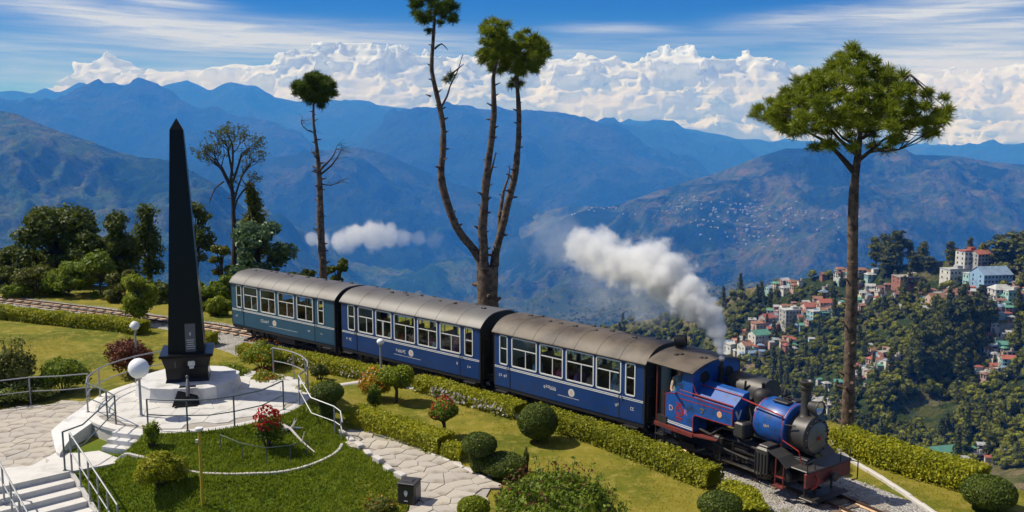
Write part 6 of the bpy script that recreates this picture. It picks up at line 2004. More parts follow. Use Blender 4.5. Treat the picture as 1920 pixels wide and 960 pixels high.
def pompon(c, rg, L, n, w):
    """rounded cluster of needles at a twig end, fuller towards the top"""
    d = rg.normal(0, 1, (n, 3)); d[:, 2] = d[:, 2] * .8 + .35; d /= np.linalg.norm(d, axis=1)[:, None]
    s_ = np.cross(d, rg.normal(0, 1, (n, 3))); s_ /= np.linalg.norm(s_, axis=1)[:, None] + 1e-9
    l = L * rg.uniform(.65, 1.1, n)[:, None]; b0 = np.asarray(c) + d * .04 + rg.normal(0, .05, (n, 3)) * np.array([1, 1, .5])
    P = np.stack([b0 - s_ * w, b0 + s_ * w, b0 + d * l + s_ * w * .3, b0 + d * l - s_ * w * .3], 1)
    return P.reshape(-1, 3), np.arange(n * 4).reshape(-1, 4)


# umbrella pine on the right
rg = np.random.default_rng(77)
pb = at(1588, 815, 0); RT, o = tree_root('umbrella_pine', 'tall pine with a wide flat umbrella crown on a bare trunk at the right', pb, 'pine tree')
Yp = pb[1]
tl_ = smooth_line([np.array([0, 0, -.3])] + [pp(x, y, Yp) - o for x, y in ((1592, 720), (1595, 620), (1598, 520), (1599, 430), (1601, 360), (1606, 310), (1611, 270), (1614, 225), (1611, 170), (1609, 120))])
rad = np.interp(np.linspace(0, 1, len(tl_)), [0, .05, .5, .66, .8, 1], [.23, .19, .155, .14, .08, .02])
mb = MB(); bark_tube(mb, tl_, rad, 12, .07, random.Random(3)); stubs(mb, tl_[: int(len(tl_) * .7)], rad, 44, rg, .17)
tk = link('trunk', mb, M['bark'], RT)
topz = pp(1609, 85, Yp)[2] - o[2]; 
kk = Yp / FOC
# crown outline read from its shape: half width at a number of heights
lev = [(88, 1608, 14), (120, 1600, 46), (150, 1588, 95), (185, 1585, 150), (215, 1588, 178), (240, 1592, 168), (262, 1600, 120), (285, 1605, 75)]
clumps = []
tries = 0
while len(clumps) < 235 and tries < 14000:
    tries += 1
    u = rg.random()
    y = np.interp(u, [0, .12, .3, .55, .8, .93, 1], [92, 126, 158, 195, 226, 250, 278])
    cx = np.interp(y, [l[0] for l in lev], [l[1] for l in lev]); hw = np.interp(y, [l[0] for l in lev], [l[2] for l in lev])
    a = rg.uniform(0, 6.283); rr = math.sqrt(rg.uniform(.30 if y < 215 else .36, 1.0))
    lobes = 1 + .22 * math.sin(3 * a + 1.3) + .20 * math.sin(7 * a + y * .05)
    if y > 236 and rg.random() < .5:
        continue
    q_ = pp(cx, y, Yp) - o + np.array([math.cos(a) * rr * hw * kk * lobes * .90, math.sin(a) * rr * hw * kk * lobes * .90, rg.normal(0, .04)])
    if clumps and np.min(np.linalg.norm((np.array(clumps) - q_) * np.array([1, 1, 1.25]), axis=1)) < .34:
        continue
    clumps.append(q_)
tips = []
limbs = []
br = MB(); br.smooth = True
limb_specs = [((1601, 322), [(1575, 290), (1545, 262), (1500, 240)], .09), ((1606, 305), [(1640, 280), (1666, 262), (1702, 246)], .06), ((1608, 290), [(1570, 262), (1534, 228), (1490, 214)], .07), ((1611, 262), [(1650, 245), (1690, 232), (1716, 226)], .06), ((1612, 245), [(1592, 216), (1570, 196), (1545, 186)], .05), ((1613, 235), [(1634, 208), (1652, 192), (1664, 186)], .05), ((1607, 300), [(1620, 285), (1640, 280), (1655, 278)], .04)]
li = 0
for (b0, ps, r0) in limb_specs:
    dy = rg.uniform(-1.2, 1.2)
    pts_ = [pp(*b0, Yp) - o] + [pp(*p, Yp) - o + np.array([0, dy * (j + 1) / 3, 0]) for j, p in enumerate(ps)]
    ln = smooth_line(pts_, .3); limbs += list(ln); tips.append(ln[-1])
    mb = MB(); bark_tube(mb, ln, np.linspace(r0, .02, len(ln)), 7, .08, random.Random(li)); link('limb', mb, M['barkdark'], RT); li += 1
for a in np.linspace(0, 6.28, 14)[:-1]:
    z0 = pp(1611, rg.uniform(190, 285), Yp)[2] - o[2]; bx = np.interp(z0, tl_[:, 2], tl_[:, 0])
    rr = rg.uniform(.7, 1.5); p1 = np.array([bx + math.cos(a) * rr, math.sin(a) * rr, z0 + rg.uniform(.3, .9)])
    ln = smooth_line([(bx, 0, z0), ((bx + p1[0]) / 2, p1[1] / 2, z0 + .15), p1], .3); limbs += list(ln)
    mb = MB(); bark_tube(mb, ln, np.linspace(.05, .015, len(ln)), 6, .08, random.Random(li)); link('limb', mb, M['barkdark'], RT); li += 1
limbs = np.array(limbs); parts = []; tw = MB()
for c in clumps:
    j = int(np.argmin(np.linalg.norm(limbs - c, axis=1))); d = c - limbs[j]
    if np.linalg.norm(d) > .15:
        tw.tube([limbs[j], limbs[j] + d * .5 + np.array([0, 0, -.04]), c], [.016, .012, .007], 4)
    ax = d / (np.linalg.norm(d) + 1e-6) + np.array([c[0] - tl_[-1][0], c[1], .8]) * .25
    parts.append(pompon(c, rg, .205 * rg.uniform(.8, 1.25), 200, .0115))
foliage_obj('crown', parts, 'needle', RT)
link('twigs', tw, M['barkdark'], RT)['kind'] = 'stuff'


def tuft_crown(root, centres, r, m, rg, name='crown', n=8, L=.24, w=.016, tuft_n=22):
    parts = []; kept = []
    for c in centres:
        if kept and min(np.linalg.norm(c - q_) for q_ in kept) < r * 1.25:
            continue
        kept.append(c); parts.append(pompon(c, rg, L * .95 * rg.uniform(.8, 1.2), n * 20, w * .9))
    return foliage_obj(name, parts, m, root)


# tree with three tall stems behind the train
Y3 = 40.0
pb = pp(915, 600, Y3); T3, o = tree_root('three_stemmed_pine', 'tall pine with three bare stems rising from one thick base behind the train', pb, 'pine tree')
Ps = lambda lst, dy=0.0, n_=None: smooth_line([pp(x, y, Y3) - o + np.array([0, dy * j / len(lst), 0]) for j, (x, y) in enumerate(lst)], .4)
rgp = random.Random(8)
base = Ps([(916, 625), (915, 590), (914, 560), (914, 530), (913, 500)])
mb = MB(); bark_tube(mb, base, np.interp(np.linspace(0, 1, len(base)), [0, .4, 1], [.56, .47, .42]), 14, .06, rgp); stubs(mb, base, np.full(len(base), .42), 6, rg, .3)
link('trunk', mb, M['bark'], T3)
stems = [([(905, 545), (898, 492), (880, 462), (855, 425), (836, 375), (826, 325), (828, 270), (826, 220), (815, 170), (806, 130), (808, 80), (811, 40), (812, 14)], [.24, .20, .12, .055], 1.0),
         ([(915, 545), (904, 480), (903, 430), (908, 380), (916, 320), (924, 260), (928, 200), (926, 150), (932, 118), (936, 95)], [.26, .20, .14, .05], -1.2),
         ([(922, 545), (928, 490), (940, 440), (952, 390), (964, 340), (972, 280), (974, 220), (971, 170), (968, 125), (964, 95)], [.24, .19, .13, .06], .6),
         ([(921, 530), (916, 470), (913, 420), (917, 370), (922, 330), (930, 285)], [.13, .11, .09, .03], -.5),
         ([(930, 500), (936, 450), (938, 405), (945, 360), (952, 338), (956, 312)], [.12, .10, .07, .02], 1.4)]
tops = []
for lst, rr, dy in stems:
    ln = Ps(lst, dy); mb = MB()
    rd = np.interp(np.linspace(0, 1, len(ln)), [0, .35, .7, 1], rr) * .84; ln = ln + np.cumsum(rg.normal(0, .03, ln.shape), 0) * np.array([1, 1, 0]) * np.minimum(1, np.linspace(1.2, 0, len(ln)))[:, None]
    bark_tube(mb, ln, rd, 10, .09, rgp); stubs(mb, ln[2:], rd, int(len(ln) * .95), rg, .22)
    link('stem', mb, M['bark'], T3); tops.append(ln[-1])
mb = MB(); mb.smooth = True
for lst, dy in (([(822, 205), (836, 180), (842, 160), (856, 132), (866, 100)], .7), ([(812, 90), (826, 80), (838, 92)], .6), ([(842, 140), (868, 118)], .7), ([(806, 180), (795, 176)], .6)):
    ln = Ps(lst, 0) + np.array([0, dy, 0]); mb.tube(ln, np.linspace(.055, .012, len(ln)), 6)
link('side_branch', mb, M['barkdark'], T3)['kind'] = 'stuff'
P1 = lambda x, y, dy=0.0: pp(x, y, Y3) - o + np.array([0, dy, 0])
tuft_crown(T3, [P1(812 + rg.uniform(-42, 40), 14 + rg.uniform(-34, 26), 1 + rg.uniform(-.9, .9)) for _ in range(60)] + [P1(770, 10, 1), P1(776, 22, 1), P1(850, 8, 1), P1(800, 55, 1)], .20, 'needle_dark', rg)
cc_ = []
for _ in range(150):
    a = rg.uniform(0, 6.28); d = math.sqrt(rg.random())
    cc_.append(P1(968 + math.cos(a) * d * 62, 100 + math.sin(a) * d * 42 - .16 * 0, rg.uniform(-1.2, 1.2) + .4))
cc_ += [P1(930 + rg.uniform(-24, 20), 80 + rg.uniform(-38, 34), -1 + rg.uniform(-.6, .6)) for _ in range(50)] + [P1(965, 150, .6), P1(958, 160, .6), P1(975, 158, .5), P1(900, 105, -1), P1(905, 118, -1)]
tuft_crown(T3, cc_, .21, 'needle', rg)
tuft_crown(T3, [P1(840, 146, .7), P1(846, 140, .7), P1(836, 150, .6)], .10, 'needle_dark', rg, n=5)

# thin pine left of it
Y4 = 50.0
pb = pp(608, 560, Y4); T4, o = tree_root('thin_pine', 'thin bare pine with a small dark tuft of a crown behind the teal carriage', pb, 'pine tree')
P4 = lambda x, y, dy=0.0: pp(x, y, Y4) - o + np.array([0, dy, 0])
ln = smooth_line([P4(x, y) for x, y in ((609, 575), (607, 525), (604, 470), (601, 420), (600, 370), (598, 320), (593, 270), (588, 230), (588, 200), (590, 165))], .4)
rd = np.interp(np.linspace(0, 1, len(ln)), [0, .1, .5, .75, 1], [.27, .22, .17, .09, .04])
mb = MB(); bark_tube(mb, ln, rd, 9, .09, rgp); stubs(mb, ln[3:], rd, 40, rg, .26); link('trunk', mb, M['bark'], T4)
mb = MB(); mb.smooth = True
for lst, r in (([(602, 318), (618, 300), (628, 288), (633, 272)], .07), ([(602, 326), (622, 310), (634, 290), (640, 276)], .06), ([(600, 300), (590, 290), (584, 286)], .04), ([(590, 250), (578, 244), (566, 232), (566, 220)], .04), ([(603, 345), (622, 347), (640, 340)], .04), ([(596, 318), (584, 322)], .03)):
    l_ = smooth_line([P4(x, y, rg.uniform(-.3, .3)) for x, y in lst], .25); mb.tube(l_, np.linspace(r, .012, len(l_)), 5)
    for k in range(14):
        p = l_[rg.integers(len(l_) // 3, len(l_))]; d = np.array([rg.uniform(-.2, 1.0), rg.normal(0, .5), rg.uniform(-.2, .5)])
        mb.tube([p, p + d * .5, p + d * .9 + np.array([0, 0, -.1])], [.010, .007, .003], 3)
link('bare_branch', mb, M['barkdark'], T4)['kind'] = 'stuff'
cl = []
for _ in range(120):
    a = rg.uniform(0, 6.28); d = math.sqrt(rg.random()); cl.append(P4(591 + math.cos(a) * d * 38, 165 + math.sin(a) * d * 24 + 3, rg.uniform(-.9, .9)))
cl += [P4(585, 142, 0), P4(592, 140, .2), P4(602, 146, 0), P4(556, 166, 0), P4(560, 174, 0), P4(626, 178, 0), P4(615, 195, 0), P4(600, 200, .3)]
tuft_crown(T4, cl, .20, 'needle_dark', rg, L=.28, w=.02)


def branchy(mb, p, d, L, r, depth, rg, tips, gravity=.05, spread=.55, nch=(2, 3)):
    """recursive limbs; collects the twig ends"""
    n = 3; pts_ = [p]; q = p.copy(); dd = d / np.linalg.norm(d)
    for k in range(n):
        dd = dd + rg.normal(0, .13, 3) + np.array([0, 0, gravity]); dd /= np.linalg.norm(dd); q = q + dd * L / n; pts_.append(q.copy())
    mb.tube(pts_, np.linspace(r, r * .62, n + 1), 6 if r > .03 else 4, r > .03)
    if depth == 0:
        tips.append(q); tips.append(pts_[-2]); return
    for k in range(rg.integers(nch[0], nch[1] + 1)):
        nd = dd + rg.normal(0, spread, 3); nd[2] = nd[2] * .8 + .12
        st_ = pts_[rg.integers(max(1, n - 1), n + 1)]
        branchy(mb, st_, nd, L * rg.uniform(.6, .85), r * .58, depth - 1, rg, tips, gravity, spread, nch)


# bare tree with a thin round crown
Y5 = 52.0
pb = pp(437, 560, Y5); T5, o = tree_root('bare_tree', 'nearly leafless dark tree with fine twigs left of the teal carriage', pb)
P5 = lambda x, y, dy=0.0: pp(x, y, Y5) - o + np.array([0, dy, 0])
ln = smooth_line([P5(x, y) for x, y in ((438, 570), (438, 515), (440, 460), (438, 410), (436, 370), (433, 330))], .4)
mb = MB(); bark_tube(mb, ln, np.linspace(.20, .09, len(ln)), 8, .08, rgp); stubs(mb, ln, np.linspace(.2, .09, len(ln)), 14, rg, .3); link('trunk', mb, M['barkdark'], T5)
mb = MB(); tips = []
for lst in ([(433, 335), (434, 300), (437, 275)], [(436, 365), (424, 330), (412, 312)], [(437, 385), (452, 345), (458, 315)], [(434, 345), (446, 305), (456, 288)], [(435, 355), (418, 320), (405, 302)], [(438, 400), (450, 372), (462, 350)], [(434, 330), (424, 290), (426, 278)]):
    l_ = smooth_line([P5(x, y, rg.uniform(-.5, .5)) for x, y in lst], .4); mb.tube(l_, np.linspace(.07, .045, len(l_)), 6)
    for k in range(4):
        branchy(mb, l_[-1 - k % 2], np.array([(l_[-1] - l_[0])[0] * .6 + rg.normal(0, .5), rg.normal(0, .6), .8]), .62, .034, 3, rg, tips, .02, .6)
link('branches', mb, M['barkdark'], T5)['kind'] = 'stuff'
tips = np.array(tips); tips = tips[rg.random(len(tips)) < .95]
foliage_obj('sparse_leaves', [leaf_quads(np.repeat(tips, 3, 0) + rg.normal(0, .09, (len(tips) * 3, 3)), rg.normal(0, 1, (len(tips) * 3, 3)), .055, rg)], 'leaf_dark', T5)
mb = MB(); mb.tube([P5(392, 382), P5(395, 372), P5(404, 352), P5(420, 340)], [.02, .03, .04, .05], 5); link('hanging_branch', mb, M['barkdark'], T5)


def leafy_tree(label, px, py, Y, wpx, top, m, clumps=26, n=5200, leaf=.10, seed=1, low=.25, name='leafy_tree', shape='round', trunk_r=.16, lean=0.0, group=None, cat='tree', core=.55):
    """broad tree: trunk, limbs to every leaf clump, ragged clumps with gaps"""
    rg = np.random.default_rng(seed)
    p = pp(px, py, Y); root, o = tree_root(name, label, p, cat, group)
    k = Y / FOC; w = wpx * k; h = (py - top) * k
    o2 = float(p[2] - o[2])
    parts, cores = [], []; mb = MB(); mb.smooth = True
    th = max(h * low, .3)
    bark_tube(mb, smooth_line([(0, 0, min(o2, 0) - .6), (lean * .3, 0, o2 + th * .5), (lean, .05, o2 + h * .55), (lean * 1.2, 0, o2 + h * .82)], .5), np.linspace(trunk_r, trunk_r * .3, len(smooth_line([(0, 0, min(o2, 0) - .6), (lean * .3, 0, o2 + th * .5), (lean, .05, o2 + h * .55), (lean * 1.2, 0, o2 + h * .82)], .5))), 8, .08, random.Random(seed))
    for q in range(clumps):
        u = rg.random(); a = rg.uniform(0, 6.283)
        if shape == 'round':
            f = math.sin(math.pi * (.12 + .80 * u)) ** .7
        elif shape == 'cone':
            f = (1 - u) * .95 + .10
        else:
            f = .35 + .65 * math.sin(math.pi * min(1, .15 + u)) * .9
        d = math.sqrt(rg.uniform(.25, 1)) * f * w * .40
        z = o2 + th + (h - th) * (.06 + .86 * u)
        c = np.array([lean * u + math.cos(a) * d, math.sin(a) * d * .9, z])
        rr = np.array([1, 1, .72 if shape == 'round' else min(1.6, .45 * h / w)]) * w * (rg.uniform(.12, .19) if shape == 'round' else rg.uniform(.15, .27)) * (1.0 if shape != 'cone' else .55 + .6 * (1 - u)) * (26 / clumps) ** .33
        parts.append(ellipsoid_leaves(c, rr, n // clumps, leaf, rg, .5, .5, seed + q))
        if core:
            cores.append(core_mesh(c, rr, seed + q, core, .35))
        bz = o2 + th + (z - o2 - th) * .55
        mb.tube([(lean * u * .6, 0, bz * .9), (c[0] * .5, c[1] * .5, (bz + z) / 2), c], [trunk_r * .3, trunk_r * .2, .02], 5)
    foliage_obj('crown', parts, m, root, cores)
    link('trunk', mb, M['barkdark'], root)
    return root


leafy_tree('large dark dense tree at the far left', 112, 560, 55, 205, 382, 'leaf_dark', 46, 16000, .11, 51, .12, trunk_r=.3)
leafy_tree('dark bushy tree filling the gap beside the large dark tree', 172, 566, 54, 110, 430, 'leaf_dark', 26, 8000, .10, 61, .06)
leafy_tree('low dark tree left of and below the large dark tree', 40, 566, 54.5, 120, 462, 'leaf_dark', 26, 8000, .10, 62, .06)
leafy_tree('dark columnar tree right of the large dark tree', 228, 560, 54, 72, 396, 'leaf_dark', 22, 6500, .10, 52, .2, shape='col')
leafy_tree('open dark conifer half hidden behind the left of the obelisk', 284, 560, 56, 62, 372, 'leaf_dark', 24, 3600, .10, 53, .25, shape='col', core=.3)
leafy_tree('open branched dark tree behind the right of the obelisk', 366, 550, 54, 82, 376, 'leaf_dark', 24, 3400, .10, 54, .3, lean=.3, core=.3)
leafy_tree('pale green bushy tree with glossy leaves beside the teal carriage', 488, 560, 50, 128, 408, 'leaf_blue', 26, 6500, .12, 55, .18)
leafy_tree('olive green conifer with a slender tip above the glossy tree', 478, 560, 53, 74, 336, 'leaf_olive', 26, 3600, .10, 56, .35, shape='cone')
leafy_tree('olive leaved small tree left of the teal carriage', 418, 570, 51, 46, 452, 'leaf_olive', 12, 1600, .10, 57, .2)
leafy_tree('small dark shrub tree between the teal carriage roof and the thin pine', 577, 560, 47, 34, 490, 'leaf_dark', 9, 1400, .09, 58, .2)
leafy_tree('small dark tree right behind the thin pine trunk', 636, 560, 48, 38, 472, 'leaf_dark', 11, 1700, .10, 59, .3)
leafy_tree('young light green tree beside the far track left of the obelisk', 262, 612, 43.5, 84, 512, 'leaf_bright', 18, 4200, .08, 60, .22, trunk_r=.08, name='young_tree')
for k, (px, py, w, top, m, Y, lab) in enumerate([(70, 572, 110, 500, 'leaf_olive', 51, 'olive green shrub under the large dark tree'), (130, 575, 100, 492, 'leaf_mid', 50.5, 'yellow green shrub in the row before the large dark tree'), (190, 578, 90, 472, 'leaf_mid', 50, 'tall light green shrub in the row behind the far track'),
                                                (236, 582, 70, 505, 'leaf_olive', 49, 'olive shrub behind the young light green tree'), (300, 585, 70, 520, 'leaf_dark', 49, 'dark shrub behind the obelisk'), (6, 570, 50, 512, 'leaf_dark', 52, 'small dark shrub at the left picture edge'),
                                                (380, 590, 66, 532, 'leaf_mid', 47, 'green shrub behind the track right of the obelisk'), (412, 600, 50, 556, 'leaf_bright', 45.5, 'bright low shrub close behind the teal carriage end'), (30, 572, 60, 535, 'leaf_mid', 50, 'low pale shrub behind the far track'), (425, 575, 60, 515, 'leaf_mid', 48.5, 'broad leaved shrub left of the teal carriage'), (-60, 575, 120, 470, 'leaf_olive', 52, 'wide olive shrub outside the left edge'), (555, 560, 70, 515, 'leaf_dark', 46.5, 'dark shrub behind the teal carriage roof')]):
    leafy_tree(lab, px, py, Y, w, top, m, 16, 3600, .09, 80 + k, .05, name='shrub', trunk_r=.06, cat='shrub')

# ---- grass
rg = np.random.default_rng(5)


def grass(name, label, pts, m, size, seed, h=1.0):
    rg = np.random.default_rng(seed); n = len(pts)
    a = rg.uniform(0, 6.283, n); s = size * rg.uniform(.5, 1.4, n); w = .16 * s + .004
    b = np.stack([pts[:, 0], pts[:, 1], gz(pts[:, 0], pts[:, 1]) - .01], -1)
    sx = np.stack([np.cos(a), np.sin(a), np.zeros(n)], -1); tipv = np.stack([rg.normal(0, .5, n) * s, rg.normal(0, .5, n) * s, s * h], -1)
    V = np.stack([b - sx * w[:, None], b + sx * w[:, None], b + tipv], 1).reshape(-1, 3)
    o = link(name, mesh_np(name, V, np.arange(n * 3).reshape(-1, 3)), M[m]); tag(o, label, 'grass', kind='stuff')


P = np.stack([rg.uniform(-13.5, -1.5, 150000), rg.uniform(20.5, 30.5, 150000)], -1)
r = np.hypot(P[:, 0] - TC[0], P[:, 1] - TC[1]); an = np.degrees(np.arctan2(P[:, 1] - TC[1], P[:, 0] - TC[0]))
sl = (P[:, 0] - ST.location.x) * sv[0] + (P[:, 1] - ST.location.y) * sv[1]
ok = (r > TR + .1) & ((an > -100) | ((an > -150) & (r > 4.3) & (sl > .2) & (P[:, 1] < 26.2))) & (an < -8) & ~inside(P[:, 0], P[:, 1], [tuple(q) for q in walk]) & ~inside(P[:, 0], P[:, 1], [tuple(q) for q in path_poly])
ld = (P[:, 0] - at(700, 860)[0]) * 1.0
ok &= (r < 5.9) | ((P[:, 0] + (P[:, 1] - 24.1) * .72) < -2.75)
ok &= fbm(P[:, 0] * 1.1, P[:, 1] * 1.1, oct=3, seed=3) > .12
grass('grass', 'thick green grass on the mound', P[ok], 'grass_green', .085, 2)
P = np.stack([rg.uniform(-24, 13, 300000), rg.uniform(21, 48, 300000)], -1)
r = np.hypot(P[:, 0] - TC[0], P[:, 1] - TC[1]); an = np.degrees(np.arctan2(P[:, 1] - TC[1], P[:, 0] - TC[0]))
td = seg_dist(P[:, 0], P[:, 1], TRACK[::4])
ok = (r > 6.2) & ~inside(P[:, 0], P[:, 1], [tuple(q) for q in path_poly]) & ~inside(P[:, 0], P[:, 1], [tuple(q) for q in plaza]) & ~inside(P[:, 0], P[:, 1], [tuple(q) for q in walk])
ok &= (td > np.where(P[:, 0] > 5, 2.0, 1.5)) & ~((an < -118) & (r < 14)) & (fbm(P[:, 0] * .8, P[:, 1] * .8, oct=4, seed=13) > .45) & (P[:, 1] > 21) & (np.hypot(P[:, 0], P[:, 1]) < 46)
grass('grass', 'short dry grass on the lawns', P[ok], 'grass_dry', .05, 4, .7)
# loose ballast
P = TRACK[rg.integers(60, len(TRACK) - 12, 9000)] + rg.normal(0, 1, (9000, 2)) * np.array([.85, .85])
sz = rg.uniform(.015, .04, 9000)
tet = np.array([(-1, -.6, -.3), (1, -.7, -.3), (.1, 1, -.3), (0, 0, .8)])
td = seg_dist(P[:, 0], P[:, 1], TRACK[::3]); P = P[td < np.where(P[:, 0] > 5.5, 1.75, 1.1)]; sz = sz[:len(P)]
ang_ = rg.uniform(0, 6.28, len(P)); ca, sa = np.cos(ang_), np.sin(ang_)
V = np.stack([P[:, None, 0] + sz[:, None] * (tet[None, :, 0] * ca[:, None] - tet[None, :, 1] * sa[:, None]), P[:, None, 1] + sz[:, None] * (tet[None, :, 0] * sa[:, None] + tet[None, :, 1] * ca[:, None]), gz(P[:, 0], P[:, 1])[:, None] + .045 + sz[:, None] * tet[None, :, 2] * rg.uniform(.6, 1.2, (len(P), 1))], -1).reshape(-1, 3)
F = (np.array([(0, 1, 3), (1, 2, 3), (2, 0, 3), (0, 2, 1)])[None] + 4 * np.arange(len(P))[:, None, None]).reshape(-1, 3)
tag(link('ballast', mesh_np('ballast', V, F), M['pebble']), 'loose pale ballast stones along the track', 'gravel', kind='stuff')

# ------------------------------------------------------------------ the town hill: forest and houses
rg = np.random.default_rng(42)


def far_tree_meshes(kind, k, seed):
    """crown and trunk meshes of a hillside tree, about 1 unit = 1 m"""
    rg = np.random.default_rng(seed)
    parts, cores = [], []
    if kind == 'broad':
        for q in range(5):
            a = q * 2.4 + seed; c = (math.cos(a) * 1.15, math.sin(a) * 1.15, 3.6 + rg.uniform(-.9, 1.5)); r = np.array([1.55, 1.55, 1.35]) * rg.uniform(.8, 1.15)
            parts.append(ellipsoid_leaves(c, r, 46, .55, rg, .8, .5, seed + q, cut=-.6)); cores.append(core_mesh(c, r, seed + q, .74, .4))
    elif kind == 'conifer':
        for q in range(8):
            z = 2.0 + q * 1.35; r = (1.0 - q / 9.0) * 2.3 + .25
            parts.append(ellipsoid_leaves((rg.uniform(-.2, .2), rg.uniform(-.2, .2), z), (r, r, 1.1), 46, .55, rg, .7, .5, seed + q)); cores.append(core_mesh((0, 0, z), (r * .75, r * .75, .95), seed + q, .72, .5))
    else:   # tall rounded cedar
        for q in range(7):
            z = 5 + q * 1.5; r = 2.4 * math.sin(math.pi * (.2 + .72 * q / 7)) + .3; a = q * 2.4
            c = (math.cos(a) * .7, math.sin(a) * .7, z)
            parts.append(ellipsoid_leaves(c, (r, r, 1.5), 60, .6, rg, .7, .5, seed + q)); cores.append(core_mesh(c, (r * .8, r * .8, 1.25), seed + q, .74, .5))
    V, F = join(parts); Vc, Fc = join([(v, f) for v, f in cores])
    me = mesh_np('crown', np.concatenate([V, Vc]), [F, Fc + len(V)]); me.materials.append(M['forest' if kind == 'broad' else 'conifer'])
    tb = MB(); h = {'broad': 3.2, 'conifer': 10.5, 'cedar': 12.5}[kind]; tb.tube([(0, 0, -2.5), (.1, 0, h * .5), (0, 0, h)], [.28, .22, .08], 6)
    tm = tb.mesh('trunk'); tm.materials.append(M['barkdark'])
    return me, tm


FT = {k: [far_tree_meshes(k, i, 7 * i + 3) for i in range(3)] for k in ('broad', 'conifer', 'cedar')}

# where the town stands (photo px of the hillside): cluster centre, spread, number, width range
TOWN = [((1437, 640), (26, 20), 15), ((1500, 605), (40, 16), 15), ((1545, 590), (28, 14), 10), ((1400, 664), (26, 12), 10), ((1640, 560), (48, 22), 22), ((1720, 525), (60, 18), 26), ((1800, 525), (55, 22), 24), ((1880, 560), (45, 26), 18),
        ((1800, 575), (60, 14), 16), ((1895, 600), (24, 22), 10), ((1900, 660), (20, 26), 10), ((1672, 690), (22, 15), 14), ((1640, 715), (18, 9), 6), ((1552, 790), (30, 20), 8), ((1890, 715), (24, 16), 7), ((1630, 735), (14, 10), 3), ((1500, 660), (26, 12), 5), ((1480, 540), (60, 12), 6), ((1600, 515), (50, 10), 5), ((1880, 885), (30, 24), 8), ((1560, 745), (24, 16), 4)]


def clear_of_town(x, y):
    v = 0
    for (cx, cy_), (sx, sy), n in TOWN:
        v = max(v, math.exp(-(((x - cx) / sx / 1.35) ** 2 + ((y - cy_ ) / sy / 1.5) ** 2)))
    return v


cand = []
while len(cand) < 4600:
    x = rg.uniform(1000, 2250); u = rg.random() ** .9
    y0, y1 = float(HR(x, 1)), 905.0
    y = y0 + (y1 - y0) * u
    if rg.random() < clear_of_town(x, y) * .97:
        continue
    if ((x - 1760) / 78) ** 2 + ((y - 792) / 34) ** 2 < 1:      # scrubby clearing
        continue
    cand.append((x, y))
cand = np.array(cand); PT = hill_point(cand[:, 0], cand[:, 1])
kinds = np.where(rg.random(len(cand)) < .09, 1, 0)
dark = (np.abs(cand[:, 0] - (1840 - (cand[:, 1] - 600) * .5)) < 60) & (cand[:, 1] > 590) & (cand[:, 1] < 740)
kinds[dark & (rg.random(len(cand)) < .8)] = 2
kinds[(cand[:, 0] > 1655) & (cand[:, 0] < 1720) & (cand[:, 1] < 520)] = 2
vis = (cand[:, 0] > 1060) & (cand[:, 0] < 1935) & (cand[:, 1] < 890) & ~((cand[:, 0] < 1420) & (cand[:, 1] > 600 + (cand[:, 0] - 1060) * .25))
scl = .50 + .85 * rg.random(len(cand)) ** 1.2
size = np.where(kinds == 0, 6.5, 12.0) * scl / PT[:, 1] * vis
order = np.argsort(-size)
ind = []; cnt = {0: 0, 1: 0, 2: 0}
for i in order:
    if not vis[i]:
        break
    if cnt[kinds[i]] < (300 if kinds[i] == 0 else 140):
        ind.append(i); cnt[kinds[i]] += 1
indset = set(int(i) for i in ind)
LBL = {0: ('forest_tree', 'dark green broadleaf tree in the forest on the town hillside', 'broadleaf trees of the hillside forest', 'broad'),
       1: ('conifer_tree', 'dark pointed conifer among the forest trees on the town hillside', 'conifers of the hillside forest', 'conifer'),
       2: ('tall_cedar', 'tall dark rounded cedar in the dense stands of the town hillside', 'tall cedars of the hillside', 'cedar')}
for i in ind:
    nm, lab, grp, kd = LBL[int(kinds[i])]
    s = float(scl[i]); cm_, tm_ = FT[kd][int(rg.integers(3))]
    o = thing(nm, lab, 'tree', tuple(PT[i] + np.array([0, 0, -.3])), rg.uniform(0, 6.28), grp); o.scale = (s, s, s * rg.uniform(.85, 1.2))
    for n_, me in (('crown', cm_), ('trunk', tm_)):
        c = bpy.data.objects.new(n_, me); COL.objects.link(c); c.parent = o


